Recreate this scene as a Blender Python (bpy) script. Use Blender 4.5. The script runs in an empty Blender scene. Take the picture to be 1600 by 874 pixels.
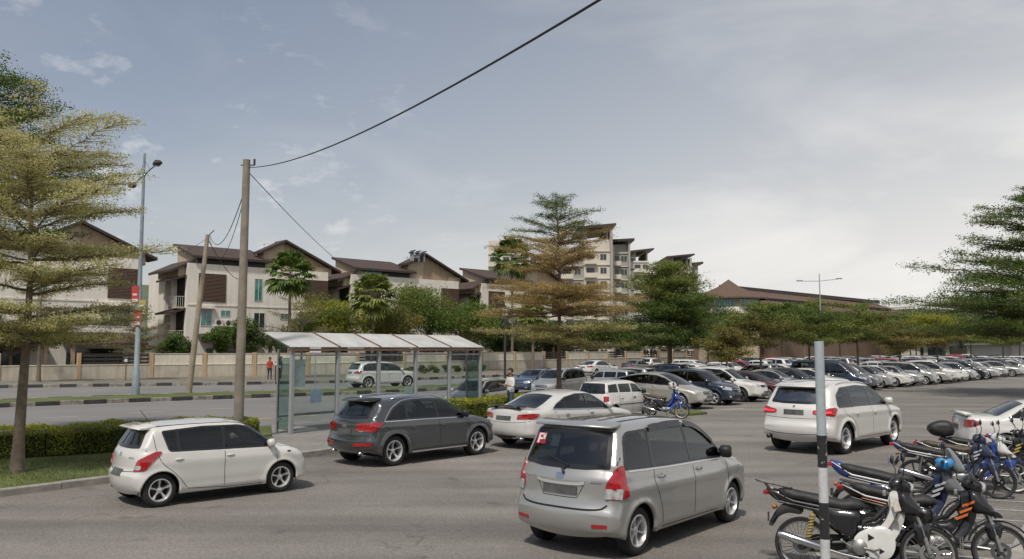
import bpy, bmesh, math, random
import numpy as np
from mathutils import Vector, Matrix
from mathutils.bvhtree import BVHTree
from mathutils.geometry import delaunay_2d_cdt
R = math.radians
SC = bpy.context.scene
COL = SC.collection
# ------------------------------------------------------------------ camera, sky, sun, exposure
F, CAMH, HOR = 1300.0, 2.6, 545.0
PITCH = math.atan((HOR - 437.0) / F)
cam = bpy.data.objects.new('camera', bpy.data.cameras.new('camera'))
COL.objects.link(cam)
cam.location = (0, 0, CAMH)
cam.rotation_euler = (R(90) + PITCH, 0, 0)
cam.data.sensor_width = 36
cam.data.lens = 36 * F / 1600.0
cam.data.clip_start = 0.1
cam.data.clip_end = 6000
SC.camera = cam
SUN_EL, SUN_AZ = R(56), R(-162)      # azimuth measured clockwise from +Y
sd = Vector((math.sin(SUN_AZ) * math.cos(SUN_EL), math.cos(SUN_AZ) * math.cos(SUN_EL), math.sin(SUN_EL)))
sl = bpy.data.lights.new('sun', 'SUN')
sl.energy = 2.5; sl.angle = R(4); sl.color = (1.0, 0.945, 0.86)
sun = bpy.data.objects.new('sun', sl); COL.objects.link(sun)
sun.rotation_euler = sd.to_track_quat('Z', 'Y').to_euler()
W = bpy.data.worlds.new('World'); SC.world = W; W.use_nodes = True
nt = W.node_tree; nt.nodes.clear()
def wn(t, **k):
    n = nt.nodes.new(t)
    for a, b in k.items(): setattr(n, a, b)
    return n
L_ = nt.links.new
out = wn('ShaderNodeOutputWorld'); bg = wn('ShaderNodeBackground')
sky = wn('ShaderNodeTexSky', sky_type='NISHITA', sun_disc=False)
sky.sun_elevation = SUN_EL; sky.sun_rotation = SUN_AZ; sky.dust_density = 2.5; sky.air_density = 1.0; sky.altitude = 10
tc = wn('ShaderNodeTexCoord'); sep = wn('ShaderNodeSeparateXYZ')
L_(tc.outputs['Generated'], sep.inputs[0])
# thin high cloud: a veil, thicker towards the right-hand horizon, with wisps
def mth(op, a=None, b=None, c=None, clamp=False):
    n = wn('ShaderNodeMath', operation=op); n.use_clamp = clamp
    for i, v in enumerate((a, b, c)):
        if v is None: continue
        if isinstance(v, (int, float)): n.inputs[i].default_value = v
        else: L_(v, n.inputs[i])
    return n.outputs[0]
mp = wn('ShaderNodeMapping'); mp.inputs['Scale'].default_value = (1.6, 1.6, 4.2); mp.inputs['Rotation'].default_value = (0.25, 0.35, 0.4)
L_(tc.outputs['Generated'], mp.inputs[0])
n1 = wn('ShaderNodeTexNoise'); n1.inputs['Scale'].default_value = 2.0; n1.inputs['Detail'].default_value = 7; n1.inputs['Roughness'].default_value = 0.56; n1.inputs['Distortion'].default_value = 0.5
L_(mp.outputs[0], n1.inputs['Vector'])
mp2 = wn('ShaderNodeMapping'); mp2.inputs['Scale'].default_value = (5.0, 5.0, 11.0)
L_(tc.outputs['Generated'], mp2.inputs[0])
n2 = wn('ShaderNodeTexNoise'); n2.inputs['Scale'].default_value = 2.6; n2.inputs['Detail'].default_value = 6; n2.inputs['Roughness'].default_value = 0.6
L_(mp2.outputs[0], n2.inputs['Vector'])
wisp = mth('MULTIPLY', mth('SUBTRACT', n1.outputs[0], 0.46, clamp=True), 2.2, clamp=True)
puff_ = mth('MULTIPLY', mth('SUBTRACT', n2.outputs[0], 0.575, clamp=True), 7.0, clamp=True)
lowz = mth('MULTIPLY', mth('SUBTRACT', 0.46, sep.outputs[2], clamp=True), 2.6, clamp=True)
leftx = mth('MULTIPLY', mth('SUBTRACT', 0.02, sep.outputs[0], clamp=True), 3.0, clamp=True)
puffs = mth('MULTIPLY', mth('MULTIPLY', puff_, leftx), lowz)
rightx = mth('MULTIPLY_ADD', sep.outputs[0], 1.0, 0.40, clamp=True)
lowv = mth('SUBTRACT', 1.0, mth('MULTIPLY', mth('ABSOLUTE', sep.outputs[2]), 1.9), clamp=True)
lowp = mth('POWER', lowv, 2.2)
veil = mth('ADD', mth('MULTIPLY_ADD', rightx, 0.48, 0.26), mth('MULTIPLY', lowp, 0.55))
veil = mth('ADD', veil, mth('MULTIPLY', wisp, 0.16), clamp=True)
cloudc = wn('ShaderNodeMixRGB'); cloudc.inputs[1].default_value = (0.300, 0.312, 0.335, 1); cloudc.inputs[2].default_value = (0.74, 0.725, 0.70, 1)
hz = mth('POWER', mth('SUBTRACT', 1.0, mth('ABSOLUTE', sep.outputs[2]), clamp=True), 3.0)
cf = mth('ADD', mth('ADD', mth('MULTIPLY', mth('SUBTRACT', rightx, 0.45, clamp=True), 0.24), mth('MULTIPLY', hz, mth('MULTIPLY_ADD', rightx, 0.38, 0.62))), mth('MULTIPLY', mth('MULTIPLY', wisp, 0.5), mth('MULTIPLY_ADD', rightx, 0.7, 0.45)), clamp=True)
L_(cf, cloudc.inputs[0])
skys = wn('ShaderNodeMixRGB', blend_type='MULTIPLY'); skys.inputs[0].default_value = 1
skys.inputs[2].default_value = (1.0, 1.0, 1.0, 1)
L_(sky.outputs[0], skys.inputs[1])
SKYG = 0.085                                       # background strength
cs = wn('ShaderNodeMixRGB', blend_type='MULTIPLY'); cs.inputs[0].default_value = 1
L_(cloudc.outputs[0], cs.inputs[1]); cs.inputs[2].default_value = (1 / SKYG, 1 / SKYG, 1 / SKYG, 1)
m1 = wn('ShaderNodeMixRGB'); L_(veil, m1.inputs[0]); L_(skys.outputs[0], m1.inputs[1]); L_(cs.outputs[0], m1.inputs[2])
m2 = wn('ShaderNodeMixRGB'); L_(mth('MULTIPLY', puffs, 0.75), m2.inputs[0]); L_(m1.outputs[0], m2.inputs[1]); m2.inputs[2].default_value = (0.78 / SKYG, 0.76 / SKYG, 0.74 / SKYG, 1)
L_(m2.outputs[0], bg.inputs[0]); bg.inputs[1].default_value = SKYG
L_(bg.outputs[0], out.inputs[0])
SC.view_settings.view_transform = 'Standard'; SC.view_settings.look = 'None'
SC.view_settings.gamma = 1; SC.view_settings.exposure = 0.32
SC.render.engine = 'CYCLES'
SC.cycles.max_bounces = 6; SC.cycles.transparent_max_bounces = 12; SC.cycles.diffuse_bounces = 3; SC.cycles.glossy_bounces = 3
SC.cycles.caustics_reflective = False; SC.cycles.caustics_refractive = False
SC.cycles.use_denoising = True

# ------------------------------------------------------------------ helpers
rng = random.Random(7)
SP, CP = math.sin(PITCH), math.cos(PITCH)
def ray(px, py):
    u, v = (px - 800) / F, (437 - py) / F
    return Vector((u, CP - v * SP, SP + v * CP))
def G(px, py, z=0.0):
    """ground point seen at a photo pixel"""
    d = ray(px, py); t = (z - CAMH) / d.z
    return Vector((d.x * t, d.y * t, z))
def PY(px, py, Y):
    d = ray(px, py); t = Y / d.y
    return Vector((d.x * t, Y, CAMH + d.z * t))
def proj(p):
    x, y, z = p[0], p[1], p[2] - CAMH
    d = y * CP + z * SP; v = -y * SP + z * CP
    return (800 + F * x / d, 437 - F * v / d)

def new_mesh(name, verts, faces, mats=None, fmat=None, smooth=True):
    me = bpy.data.meshes.new(name)
    me.from_pydata([tuple(v) for v in verts], [], faces)
    if mats:
        for m in mats: me.materials.append(m)
    if fmat is not None: me.polygons.foreach_set('material_index', fmat)
    if smooth: me.polygons.foreach_set('use_smooth', [True] * len(me.polygons))
    me.update()
    return me
def link(name, data, parent=None, loc=(0, 0, 0), rot=(0, 0, 0)):
    o = bpy.data.objects.new(name, data); COL.objects.link(o)
    o.location = loc; o.rotation_euler = rot
    if parent: o.parent = parent
    return o
def tag(o, label=None, cat=None, group=None, kind=None):
    if label: o['label'] = label
    if cat: o['category'] = cat
    if group: o['group'] = group
    if kind: o['kind'] = kind
    return o
def thing(name, label, cat, loc=(0, 0, 0), rz=0, group=None):
    return tag(link(name, None, None, loc, (0, 0, rz)), label, cat, group)
def copy_tree(o, parent=None):
    c = o.copy(); COL.objects.link(c); c.parent = parent
    for ch in o.children: copy_tree(ch, c)
    return c

class MB:
    """collects primitive shapes; build() links them as one mesh object"""
    def __init__(s): s.v = []; s.f = []; s.m = []
    def add(s, vs, fs, mi=0):
        b = len(s.v); s.v += [Vector(v) for v in vs]; s.f += [tuple(b + i for i in f) for f in fs]; s.m += [mi] * len(fs); return s
    def box(s, x0, x1, y0, y1, z0, z1, mi=0, ch=0.0):
        if x0 > x1: x0, x1 = x1, x0
        if y0 > y1: y0, y1 = y1, y0
        if z0 > z1: z0, z1 = z1, z0
        if ch <= 0:
            v = [(x, y, z) for z in (z0, z1) for y in (y0, y1) for x in (x0, x1)]
            return s.add(v, [(0, 2, 3, 1), (4, 5, 7, 6), (0, 1, 5, 4), (2, 6, 7, 3), (0, 4, 6, 2), (1, 3, 7, 5)], mi)
        bm = bmesh.new(); bmesh.ops.create_cube(bm, size=1)
        for v in bm.verts: v.co = Vector(((x0 + x1) / 2 + v.co.x * (x1 - x0), (y0 + y1) / 2 + v.co.y * (y1 - y0), (z0 + z1) / 2 + v.co.z * (z1 - z0)))
        bmesh.ops.bevel(bm, geom=bm.edges[:], offset=ch, segments=2, affect='EDGES', profile=0.6)
        bm.verts.ensure_lookup_table(); bm.verts.index_update()
        s.add([v.co.copy() for v in bm.verts], [[v.index for v in f.verts] for f in bm.faces], mi); bm.free(); return s
    def prism(s, poly, d0, d1, mi=0):
        """poly: 3D points (planar), extruded from +d0 to +d1 along vectors"""
        n = len(poly); d0 = Vector(d0); d1 = Vector(d1)
        v = [Vector(p) + d0 for p in poly] + [Vector(p) + d1 for p in poly]
        f = [tuple(range(n)), tuple(range(2 * n - 1, n - 1, -1))] + [(i, i + n, (i + 1) % n + n, (i + 1) % n) for i in range(n)]
        return s.add(v, f, mi)
    def tube(s, path, r, seg=8, mi=0, caps=True, closed=False):
        path = [Vector(p) for p in path]; n = len(path)
        rr = r if isinstance(r, (list, tuple)) else [r] * n
        vs = []; up = None
        for i, p in enumerate(path):
            if closed: t = path[(i + 1) % n] - path[i - 1]
            else: t = path[min(i + 1, n - 1)] - path[max(i - 1, 0)]
            t.normalize()
            if up is None: up = Vector((0, 0, 1)) if abs(t.z) < 0.9 else Vector((1, 0, 0))
            a = t.cross(up)
            if a.length < 1e-5: a = t.orthogonal()
            a.normalize(); b = a.cross(t).normalized(); up = b
            for k in range(seg):
                an = 2 * math.pi * k / seg
                vs.append(p + (a * math.cos(an) + b * math.sin(an)) * rr[i])
        fs = []
        for i in range(n if closed else n - 1):
            j = (i + 1) % n
            for k in range(seg):
                k2 = (k + 1) % seg
                fs.append((i * seg + k, i * seg + k2, j * seg + k2, j * seg + k))
        if caps and not closed:
            fs.append(tuple(range(seg - 1, -1, -1))); fs.append(tuple((n - 1) * seg + k for k in range(seg)))
        return s.add(vs, fs, mi)
    def lathe(s, prof, seg=24, axis='y', c=(0, 0, 0), mi=0, a0=0, a1=None):
        """prof: (radius, offset along axis)"""
        c = Vector(c); vs = []; full = a1 is None; a1 = 2 * math.pi if full else a1
        cnt = seg if full else seg + 1
        for k in range(cnt):
            an = a0 + (a1 - a0) * k / seg
            for r, h in prof:
                if axis == 'y': p = Vector((r * math.cos(an), h, r * math.sin(an)))
                elif axis == 'x': p = Vector((h, r * math.cos(an), r * math.sin(an)))
                else: p = Vector((r * math.cos(an), r * math.sin(an), h))
                vs.append(c + p)
        m = len(prof); fs = []
        for k in range(seg):
            k2 = (k + 1) % cnt
            for i in range(m - 1): fs.append((k * m + i, k2 * m + i, k2 * m + i + 1, k * m + i + 1))
        return s.add(vs, fs, mi)
    def xform(s, M): s.v = [M @ v for v in s.v]; return s
    def merge(s, o, M=None):
        return s.add([(M @ v if M else v) for v in o.v], o.f, 0)
    def mesh(s, name, mats, smooth=False):
        return new_mesh(name, s.v, s.f, mats if isinstance(mats, (list, tuple)) else [mats], s.m, smooth)
    def build(s, name, mats, parent=None, smooth=False, loc=(0, 0, 0), rot=(0, 0, 0)):
        me = s.mesh(name, mats, smooth)
        if smooth and hasattr(me, 'set_sharp_from_angle'): me.set_sharp_from_angle(angle=R(52))
        return link(name, me, parent, loc, rot)

def catmull(pts, step=0.05):
    P = [np.array(p, float) for p in pts]
    P = [2 * P[0] - P[1]] + P + [2 * P[-1] - P[-2]]
    out_ = []
    for i in range(1, len(P) - 2):
        p0, p1, p2, p3 = P[i - 1:i + 3]
        def tj(t, a, b): return t + max(np.linalg.norm(b - a), 1e-6) ** 0.5
        t0 = 0; t1 = tj(t0, p0, p1); t2 = tj(t1, p1, p2); t3 = tj(t2, p2, p3)
        n = max(1, int(np.linalg.norm(p2 - p1) / step))
        for k in range(n):
            t = t1 + (t2 - t1) * k / n
            A1 = (t1 - t) / (t1 - t0) * p0 + (t - t0) / (t1 - t0) * p1
            A2 = (t2 - t) / (t2 - t1) * p1 + (t - t1) / (t2 - t1) * p2
            A3 = (t3 - t) / (t3 - t2) * p2 + (t - t2) / (t3 - t2) * p3
            B1 = (t2 - t) / (t2 - t0) * A1 + (t - t0) / (t2 - t0) * A2
            B2 = (t3 - t) / (t3 - t1) * A2 + (t - t1) / (t3 - t1) * A3
            out_.append((t2 - t) / (t2 - t1) * B1 + (t - t1) / (t2 - t1) * B2)
    out_.append(P[-2])
    return np.array(out_)
def roundpoly(pts, r=0.04, seg=4):
    """round the corners of a closed polygon (any dimension)"""
    pts = [Vector(p) for p in pts]; n = len(pts); o = []
    for i in range(n):
        a, b, c = pts[i - 1], pts[i], pts[(i + 1) % n]
        la, lc = (a - b).length, (c - b).length
        q = min(r, la * .45, lc * .45)
        p, s_ = b + (a - b).normalized() * q, b + (c - b).normalized() * q
        for k in range(seg + 1):
            t = k / seg
            o.append(p * (1 - t) ** 2 + b * 2 * t * (1 - t) + s_ * t * t)
    return o
def inside(poly, pts):
    x, y = pts[:, 0], pts[:, 1]; r = np.zeros(len(pts), bool); n = len(poly)
    for i in range(n):
        x1, y1 = poly[i - 1]; x2, y2 = poly[i]
        if y1 == y2: continue
        c = ((y1 > y) != (y2 > y)) & (x < (x2 - x1) * (y - y1) / (y2 - y1) + x1)
        r ^= c
    return r
def segdist(pts, a, b):
    """distance to every segment a[i]-b[i]; returns min distance and index"""
    d = b - a; L2 = np.maximum((d ** 2).sum(1), 1e-12)
    t = np.clip(((pts[:, None, :] - a[None]) * d[None]).sum(2) / L2[None], 0, 1)
    q = a[None] + t[..., None] * d[None]
    D = np.sqrt(((pts[:, None, :] - q) ** 2).sum(2))
    i = D.argmin(1)
    return D[np.arange(len(pts)), i], i
def cdt_fill(poly, step, extra=None, edges=(), margin=0.45):
    """triangulate a 2D polygon with interior points"""
    poly = np.array(poly, float); lo, hi = poly.min(0), poly.max(0)
    gx = np.arange(lo[0] + step / 2, hi[0], step); gy = np.arange(lo[1] + step / 2, hi[1], step * .87)
    g = np.array([(x + (step / 2 if j % 2 else 0), y) for j, y in enumerate(gy) for x in gx]) if len(gx) and len(gy) else np.zeros((0, 2))
    cl = [extra] if extra is not None and len(extra) else []
    if len(g):
        g = g[inside(poly, g)]
        if len(g):
            D, _ = segdist(g, poly, np.roll(poly, -1, 0)); g = g[D > step * margin]
        if len(g) and cl:
            D = np.sqrt(((g[:, None] - cl[0][None]) ** 2).sum(2)).min(1); g = g[D > step * margin]
    allp = np.vstack([poly] + cl + ([g] if len(g) else []))
    n = len(poly)
    r = delaunay_2d_cdt([Vector(p) for p in allp], list(edges), [list(range(n))], 1, 1e-5)
    return r[0], r[2]

def puff(mb, outline, w, r=0.05, step=0.04, mi=0, y0=0.0, wfun=None, smoothit=True, closed_step=0.03):
    """pillow body: closed side outline (x,z), half width w, rounded edges r, centred on y0"""
    pts = [tuple(p) for p in outline]
    if smoothit:
        q = catmull(pts + [pts[0], pts[1]], closed_step)[:]
        c = catmull([pts[-1]] + pts + [pts[0], pts[1]], closed_step)
        # keep exactly one loop
        s0 = int(np.argmin(((c - np.array(pts[0])) ** 2).sum(1))); e = len(c) - 1
        d = ((c[s0 + 3:] - np.array(pts[0])) ** 2).sum(1); e = s0 + 3 + int(np.argmin(d))
        poly = c[s0:e]
    else: poly = np.array([(p[0], p[1]) for p in pts], float)
    V, Fc = cdt_fill(poly, step)
    P = np.array([(v.x, v.y) for v in V]); D, _ = segdist(P, poly, np.roll(poly, -1, 0))
    # extra rounding ring comes from interior points; sqrt profile
    dd = np.clip(D, 0, r); y = w - r + np.sqrt(np.maximum(r * r - (r - dd) ** 2, 0))
    if wfun is not None: y = y * np.array([wfun(p[0], p[1]) for p in P])
    n = len(P); vs = [Vector((P[i, 0], y0 + y[i], P[i, 1])) for i in range(n)] + [Vector((P[i, 0], y0 - y[i], P[i, 1])) for i in range(n)]
    fs = [tuple(reversed(f)) for f in Fc] + [tuple(i + n for i in f) for f in Fc]
    # boundary edges
    cnt = {}
    for f in Fc:
        for a, b in zip(f, list(f[1:]) + [f[0]]):
            cnt[(a, b)] = 1
    for (a, b) in cnt:
        if (b, a) not in cnt: fs.append((a, b, b + n, a + n))
    mb.add(vs, fs, mi)
    return mb

# ------------------------------------------------------------------ materials
def mat(name, col, rough=0.6, metal=0.0, coat=0.0, noise=0.0, nscale=8.0, bump=0.0, bscale=None, spec=0.5, trans=0.0, emit=None, es=0.0, alpha=1.0, col2=None, n2=0.0, n2s=1.0, ncoord='Object', coatr=0.05, detail=5):
    m = bpy.data.materials.new(name); m.use_nodes = True; t = m.node_tree; b = t.nodes['Principled BSDF']
    b.inputs['Base Color'].default_value = (*col, 1); b.inputs['Roughness'].default_value = rough; b.inputs['Metallic'].default_value = metal
    b.inputs['Coat Weight'].default_value = coat; b.inputs['Coat Roughness'].default_value = coatr
    b.inputs['Specular IOR Level'].default_value = spec; b.inputs['Transmission Weight'].default_value = trans; b.inputs['Alpha'].default_value = alpha
    if emit: b.inputs['Emission Color'].default_value = (*emit, 1); b.inputs['Emission Strength'].default_value = es
    if noise or bump or col2:
        c = t.nodes.new('ShaderNodeTexCoord'); n = t.nodes.new('ShaderNodeTexNoise')
        n.inputs['Scale'].default_value = nscale; n.inputs['Detail'].default_value = detail; n.inputs['Roughness'].default_value = 0.65
        t.links.new(c.outputs[ncoord], n.inputs['Vector'])
        r = t.nodes.new('ShaderNodeMapRange'); r.inputs[1].default_value = .3; r.inputs[2].default_value = .7
        t.links.new(n.outputs[0], r.inputs[0])
        mx = t.nodes.new('ShaderNodeMixRGB'); t.links.new(r.outputs[0], mx.inputs[0])
        c2 = col2 if col2 else tuple(x * (1 + noise) for x in col); c1 = col if col2 else tuple(x * (1 - noise) for x in col)
        mx.inputs[1].default_value = (*c1, 1); mx.inputs[2].default_value = (*c2, 1)
        last = mx.outputs[0]
        if n2:
            nn = t.nodes.new('ShaderNodeTexNoise'); nn.inputs['Scale'].default_value = n2s; nn.inputs['Detail'].default_value = 3
            t.links.new(c.outputs[ncoord], nn.inputs['Vector'])
            r2 = t.nodes.new('ShaderNodeMapRange'); r2.inputs[1].default_value = .3; r2.inputs[2].default_value = .7; r2.inputs[3].default_value = 1 - n2; r2.inputs[4].default_value = 1 + n2
            t.links.new(nn.outputs[0], r2.inputs[0])
            m3 = t.nodes.new('ShaderNodeVectorMath'); m3.operation = 'SCALE'; t.links.new(last, m3.inputs[0]); t.links.new(r2.outputs[0], m3.inputs['Scale']); last = m3.outputs[0]
        t.links.new(last, b.inputs['Base Color'])
        if bump:
            bn = n
            if bscale:
                bn = t.nodes.new('ShaderNodeTexNoise'); bn.inputs['Scale'].default_value = bscale; bn.inputs['Detail'].default_value = 4; t.links.new(c.outputs[ncoord], bn.inputs['Vector'])
            bp = t.nodes.new('ShaderNodeBump'); bp.inputs['Strength'].default_value = bump; bp.inputs['Distance'].default_value = 0.02
            t.links.new(bn.outputs[0], bp.inputs['Height']); t.links.new(bp.outputs[0], b.inputs['Normal'])
    return m
def nodes_of(m): return m.node_tree.nodes, m.node_tree.links
def streaks(m, amt=.16, sc=1.1):
    """rain streaks: vertical, uneven dirt running down a wall"""
    N, L = nodes_of(m); b = N['Principled BSDF']; src = b.inputs['Base Color'].links[0].from_socket; c = N.new('ShaderNodeTexCoord'); mp = N.new('ShaderNodeMapping'); mp.inputs['Scale'].default_value = (sc, sc, sc * .09)
    L.new(c.outputs['Object'], mp.inputs[0]); n = N.new('ShaderNodeTexNoise'); n.inputs['Scale'].default_value = 2.4; n.inputs['Detail'].default_value = 7; n.inputs['Roughness'].default_value = .7; L.new(mp.outputs[0], n.inputs['Vector'])
    r = N.new('ShaderNodeMapRange'); r.inputs[1].default_value = .42; r.inputs[2].default_value = .68; r.inputs[3].default_value = 1; r.inputs[4].default_value = 1 - amt; L.new(n.outputs[0], r.inputs[0])
    s = N.new('ShaderNodeVectorMath'); s.operation = 'SCALE'; L.new(src, s.inputs[0]); L.new(r.outputs[0], s.inputs['Scale']); L.new(s.outputs[0], b.inputs['Base Color'])
M = {}
M['asphalt'] = mat('asphalt', (0.190, 0.174, 0.157), .9, noise=.2, nscale=22, bump=.5, bscale=60, n2=.13, n2s=.35, detail=9)
M['road'] = mat('road asphalt', (0.185, 0.178, 0.17), .88, noise=.13, nscale=9, bump=.3, bscale=40, n2=.10, n2s=.2)
def asphalt_cracks(m):
    N, L = nodes_of(m); b = N['Principled BSDF']; src = b.inputs['Base Color'].links[0].from_socket
    c = N.new('ShaderNodeTexCoord')
    # tyre-dark patches stretched along the aisle, pale worn patches, and fine aggregate grains
    mp = N.new('ShaderNodeMapping'); mp.inputs['Rotation'].default_value = (0, 0, -R(52.3)); mp.inputs['Scale'].default_value = (.07, .55, 1); L.new(c.outputs['Object'], mp.inputs[0])
    n = N.new('ShaderNodeTexNoise'); n.inputs['Scale'].default_value = 1.6; n.inputs['Detail'].default_value = 4; L.new(mp.outputs[0], n.inputs['Vector'])
    r = N.new('ShaderNodeMapRange'); r.inputs[1].default_value = .35; r.inputs[2].default_value = .65; r.inputs[3].default_value = .78; r.inputs[4].default_value = 1.14; L.new(n.outputs[0], r.inputs[0])
    v = N.new('ShaderNodeTexVoronoi'); v.inputs['Scale'].default_value = 55; L.new(c.outputs['Object'], v.inputs['Vector'])
    r2 = N.new('ShaderNodeMapRange'); r2.inputs[1].default_value = 0; r2.inputs[2].default_value = 1; r2.inputs[3].default_value = .80; r2.inputs[4].default_value = 1.22
    sp_ = N.new('ShaderNodeSeparateColor'); L.new(v.outputs['Color'], sp_.inputs[0]); L.new(sp_.outputs[0], r2.inputs[0])
    # oil drips
    n4 = N.new('ShaderNodeTexNoise'); n4.inputs['Scale'].default_value = 1.1; n4.inputs['Detail'].default_value = 2; L.new(c.outputs['Object'], n4.inputs['Vector'])
    r4 = N.new('ShaderNodeMapRange'); r4.inputs[1].default_value = .66; r4.inputs[2].default_value = .74; r4.inputs[3].default_value = 1; r4.inputs[4].default_value = .72; L.new(n4.outputs[0], r4.inputs[0])
    # cracks: thin dark lines along distorted cell borders, only in some areas; squarish repair patches
    dn = N.new('ShaderNodeTexNoise'); dn.inputs['Scale'].default_value = 1.3; dn.inputs['Detail'].default_value = 5; L.new(c.outputs['Object'], dn.inputs['Vector'])
    ma = N.new('ShaderNodeVectorMath'); ma.operation = 'MULTIPLY_ADD'; L.new(dn.outputs['Color'], ma.inputs[0]); ma.inputs[1].default_value = (1.3, 1.3, 0); L.new(c.outputs['Object'], ma.inputs[2])
    vc = N.new('ShaderNodeTexVoronoi'); vc.feature = 'DISTANCE_TO_EDGE'; vc.inputs['Scale'].default_value = .36; L.new(ma.outputs[0], vc.inputs['Vector'])
    rc = N.new('ShaderNodeMapRange'); rc.inputs[1].default_value = .0; rc.inputs[2].default_value = .007; rc.inputs[3].default_value = .55; rc.inputs[4].default_value = 1; L.new(vc.outputs['Distance'], rc.inputs[0])
    mk_ = N.new('ShaderNodeTexNoise'); mk_.inputs['Scale'].default_value = .16; L.new(c.outputs['Object'], mk_.inputs['Vector']); rm = N.new('ShaderNodeMapRange'); rm.inputs[1].default_value = .48; rm.inputs[2].default_value = .56; L.new(mk_.outputs[0], rm.inputs[0])
    xc = N.new('ShaderNodeMixRGB'); L.new(rm.outputs[0], xc.inputs[0]); xc.inputs[1].default_value = (1, 1, 1, 1); L.new(rc.outputs[0], xc.inputs[2])
    vp = N.new('ShaderNodeTexVoronoi'); vp.distance = 'CHEBYCHEV'; vp.inputs['Scale'].default_value = .10; mp2_ = N.new('ShaderNodeMapping'); mp2_.inputs['Rotation'].default_value = (0, 0, -R(52.3)); L.new(c.outputs['Object'], mp2_.inputs[0]); L.new(mp2_.outputs[0], vp.inputs['Vector'])
    s2_ = N.new('ShaderNodeSeparateColor'); L.new(vp.outputs['Color'], s2_.inputs[0]); rp = N.new('ShaderNodeMapRange'); rp.inputs[3].default_value = .93; rp.inputs[4].default_value = 1.05; L.new(s2_.outputs[0], rp.inputs[0])
    pp = N.new('ShaderNodeMath'); pp.operation = 'MULTIPLY'; L.new(xc.outputs[0], pp.inputs[0]); L.new(rp.outputs[0], pp.inputs[1]); p4 = N.new('ShaderNodeMath'); p4.operation = 'MULTIPLY'; L.new(pp.outputs[0], p4.inputs[0]); L.new(r4.outputs[0], p4.inputs[1]); r4 = p4
    q = N.new('ShaderNodeMath'); q.operation = 'MULTIPLY'; L.new(r.outputs[0], q.inputs[0]); L.new(r2.outputs[0], q.inputs[1])
    q2 = N.new('ShaderNodeMath'); q2.operation = 'MULTIPLY'; L.new(q.outputs[0], q2.inputs[0]); L.new(r4.outputs[0], q2.inputs[1])
    s = N.new('ShaderNodeVectorMath'); s.operation = 'SCALE'; L.new(src, s.inputs[0]); L.new(q2.outputs[0], s.inputs['Scale']); L.new(s.outputs[0], b.inputs['Base Color'])
asphalt_cracks(M['asphalt'])
M['concrete'] = mat('concrete', (0.30, 0.28, 0.25), .9, noise=.22, nscale=6, bump=.3, bscale=30, n2=.2, n2s=1.2)
M['pave'] = mat('pavement', (0.22, 0.205, 0.19), .92, noise=.2, nscale=5, bump=.3, bscale=30, n2=.15, n2s=.8)
M['kerbblack'] = mat('black kerb paint', (0.045, 0.043, 0.042), .8, noise=.5, nscale=4)
M['kerbwhite'] = mat('worn white kerb paint', (0.36, 0.33, 0.29), .85, col2=(0.10, 0.09, 0.08), nscale=3.2)
M['grass'] = mat('grass', (0.095, 0.115, 0.03), .95, noise=.45, nscale=9, bump=.8, bscale=50, n2=.3, n2s=.7)
M['soil'] = mat('dry ground', (0.17, 0.155, 0.12), .95, noise=.35, nscale=3, n2=.25, n2s=.4)
M['white line'] = mat('road paint', (0.52, 0.51, 0.48), .8, col2=(0.36, 0.35, 0.33), nscale=14)
M['yellow line'] = mat('yellow road paint', (0.50, 0.40, 0.16), .8, noise=.15, nscale=14)
M['worn line'] = mat('worn paint', (0.46, 0.44, 0.41), .85, col2=(0.22, 0.205, 0.19), nscale=18)
M['wall'] = mat('plastered wall', (0.66, 0.61, 0.51), .9, noise=.06, nscale=2, n2=.10, n2s=.5)
M['wall base'] = mat('stained wall base', (0.58, 0.53, 0.44), .9, col2=(0.42, 0.38, 0.31), nscale=.8)
M['wall tan'] = mat('tan pilaster', (0.46, 0.34, 0.20), .9, noise=.12, nscale=3)
M['house white'] = mat('cream white plaster', (0.76, 0.71, 0.63), .9, noise=.05, nscale=.6, n2=.06, n2s=.25)
M['house tan'] = mat('tan plaster', (0.36, 0.27, 0.18), .9, noise=.07, nscale=.8)
M['house beige'] = mat('beige plaster', (0.47, 0.38, 0.275), .9, noise=.06, nscale=.8)
for k_, a_ in (('wall', .2), ('wall base', .28), ('house white', .16), ('house tan', .18), ('house beige', .16)): streaks(M[k_], a_)
M['opening shade'] = mat('painted opening shade', (0.02, 0.018, 0.016), .9)  # near-black colour painting shade where no opening is cut
M['grille dark'] = mat('dark bronze metal', (0.035, 0.03, 0.027), .6)
M['tree bark'] = mat('bark', (0.16, 0.12, 0.085), .95, noise=.35, nscale=9, bump=.8, bscale=25)
M['bark grey'] = mat('grey bark', (0.17, 0.135, 0.105), .95, noise=.3, nscale=8, bump=.8, bscale=22)
M['galv'] = mat('galvanised steel', (0.36, 0.38, 0.40), .5, metal=.5, noise=.15, nscale=5)
M['galv blue'] = mat('weathered blue grey paint', (0.21, 0.245, 0.27), .6, noise=.2, nscale=3)
M['pole concrete'] = mat('weathered concrete pole', (0.235, 0.205, 0.165), .9, noise=.22, nscale=3, n2=.2, n2s=.8, bump=.2)
M['pole pale'] = mat('pale timber pole', (0.29, 0.24, 0.18), .9, noise=.2, nscale=3)
M['pwhite'] = mat('chipped white paint', (0.62, 0.63, 0.63), .5, col2=(0.46, 0.47, 0.48), nscale=16)
M['pgrey'] = mat('pale grey paint', (0.36, 0.41, 0.43), .5, noise=.12, nscale=20)
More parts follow.
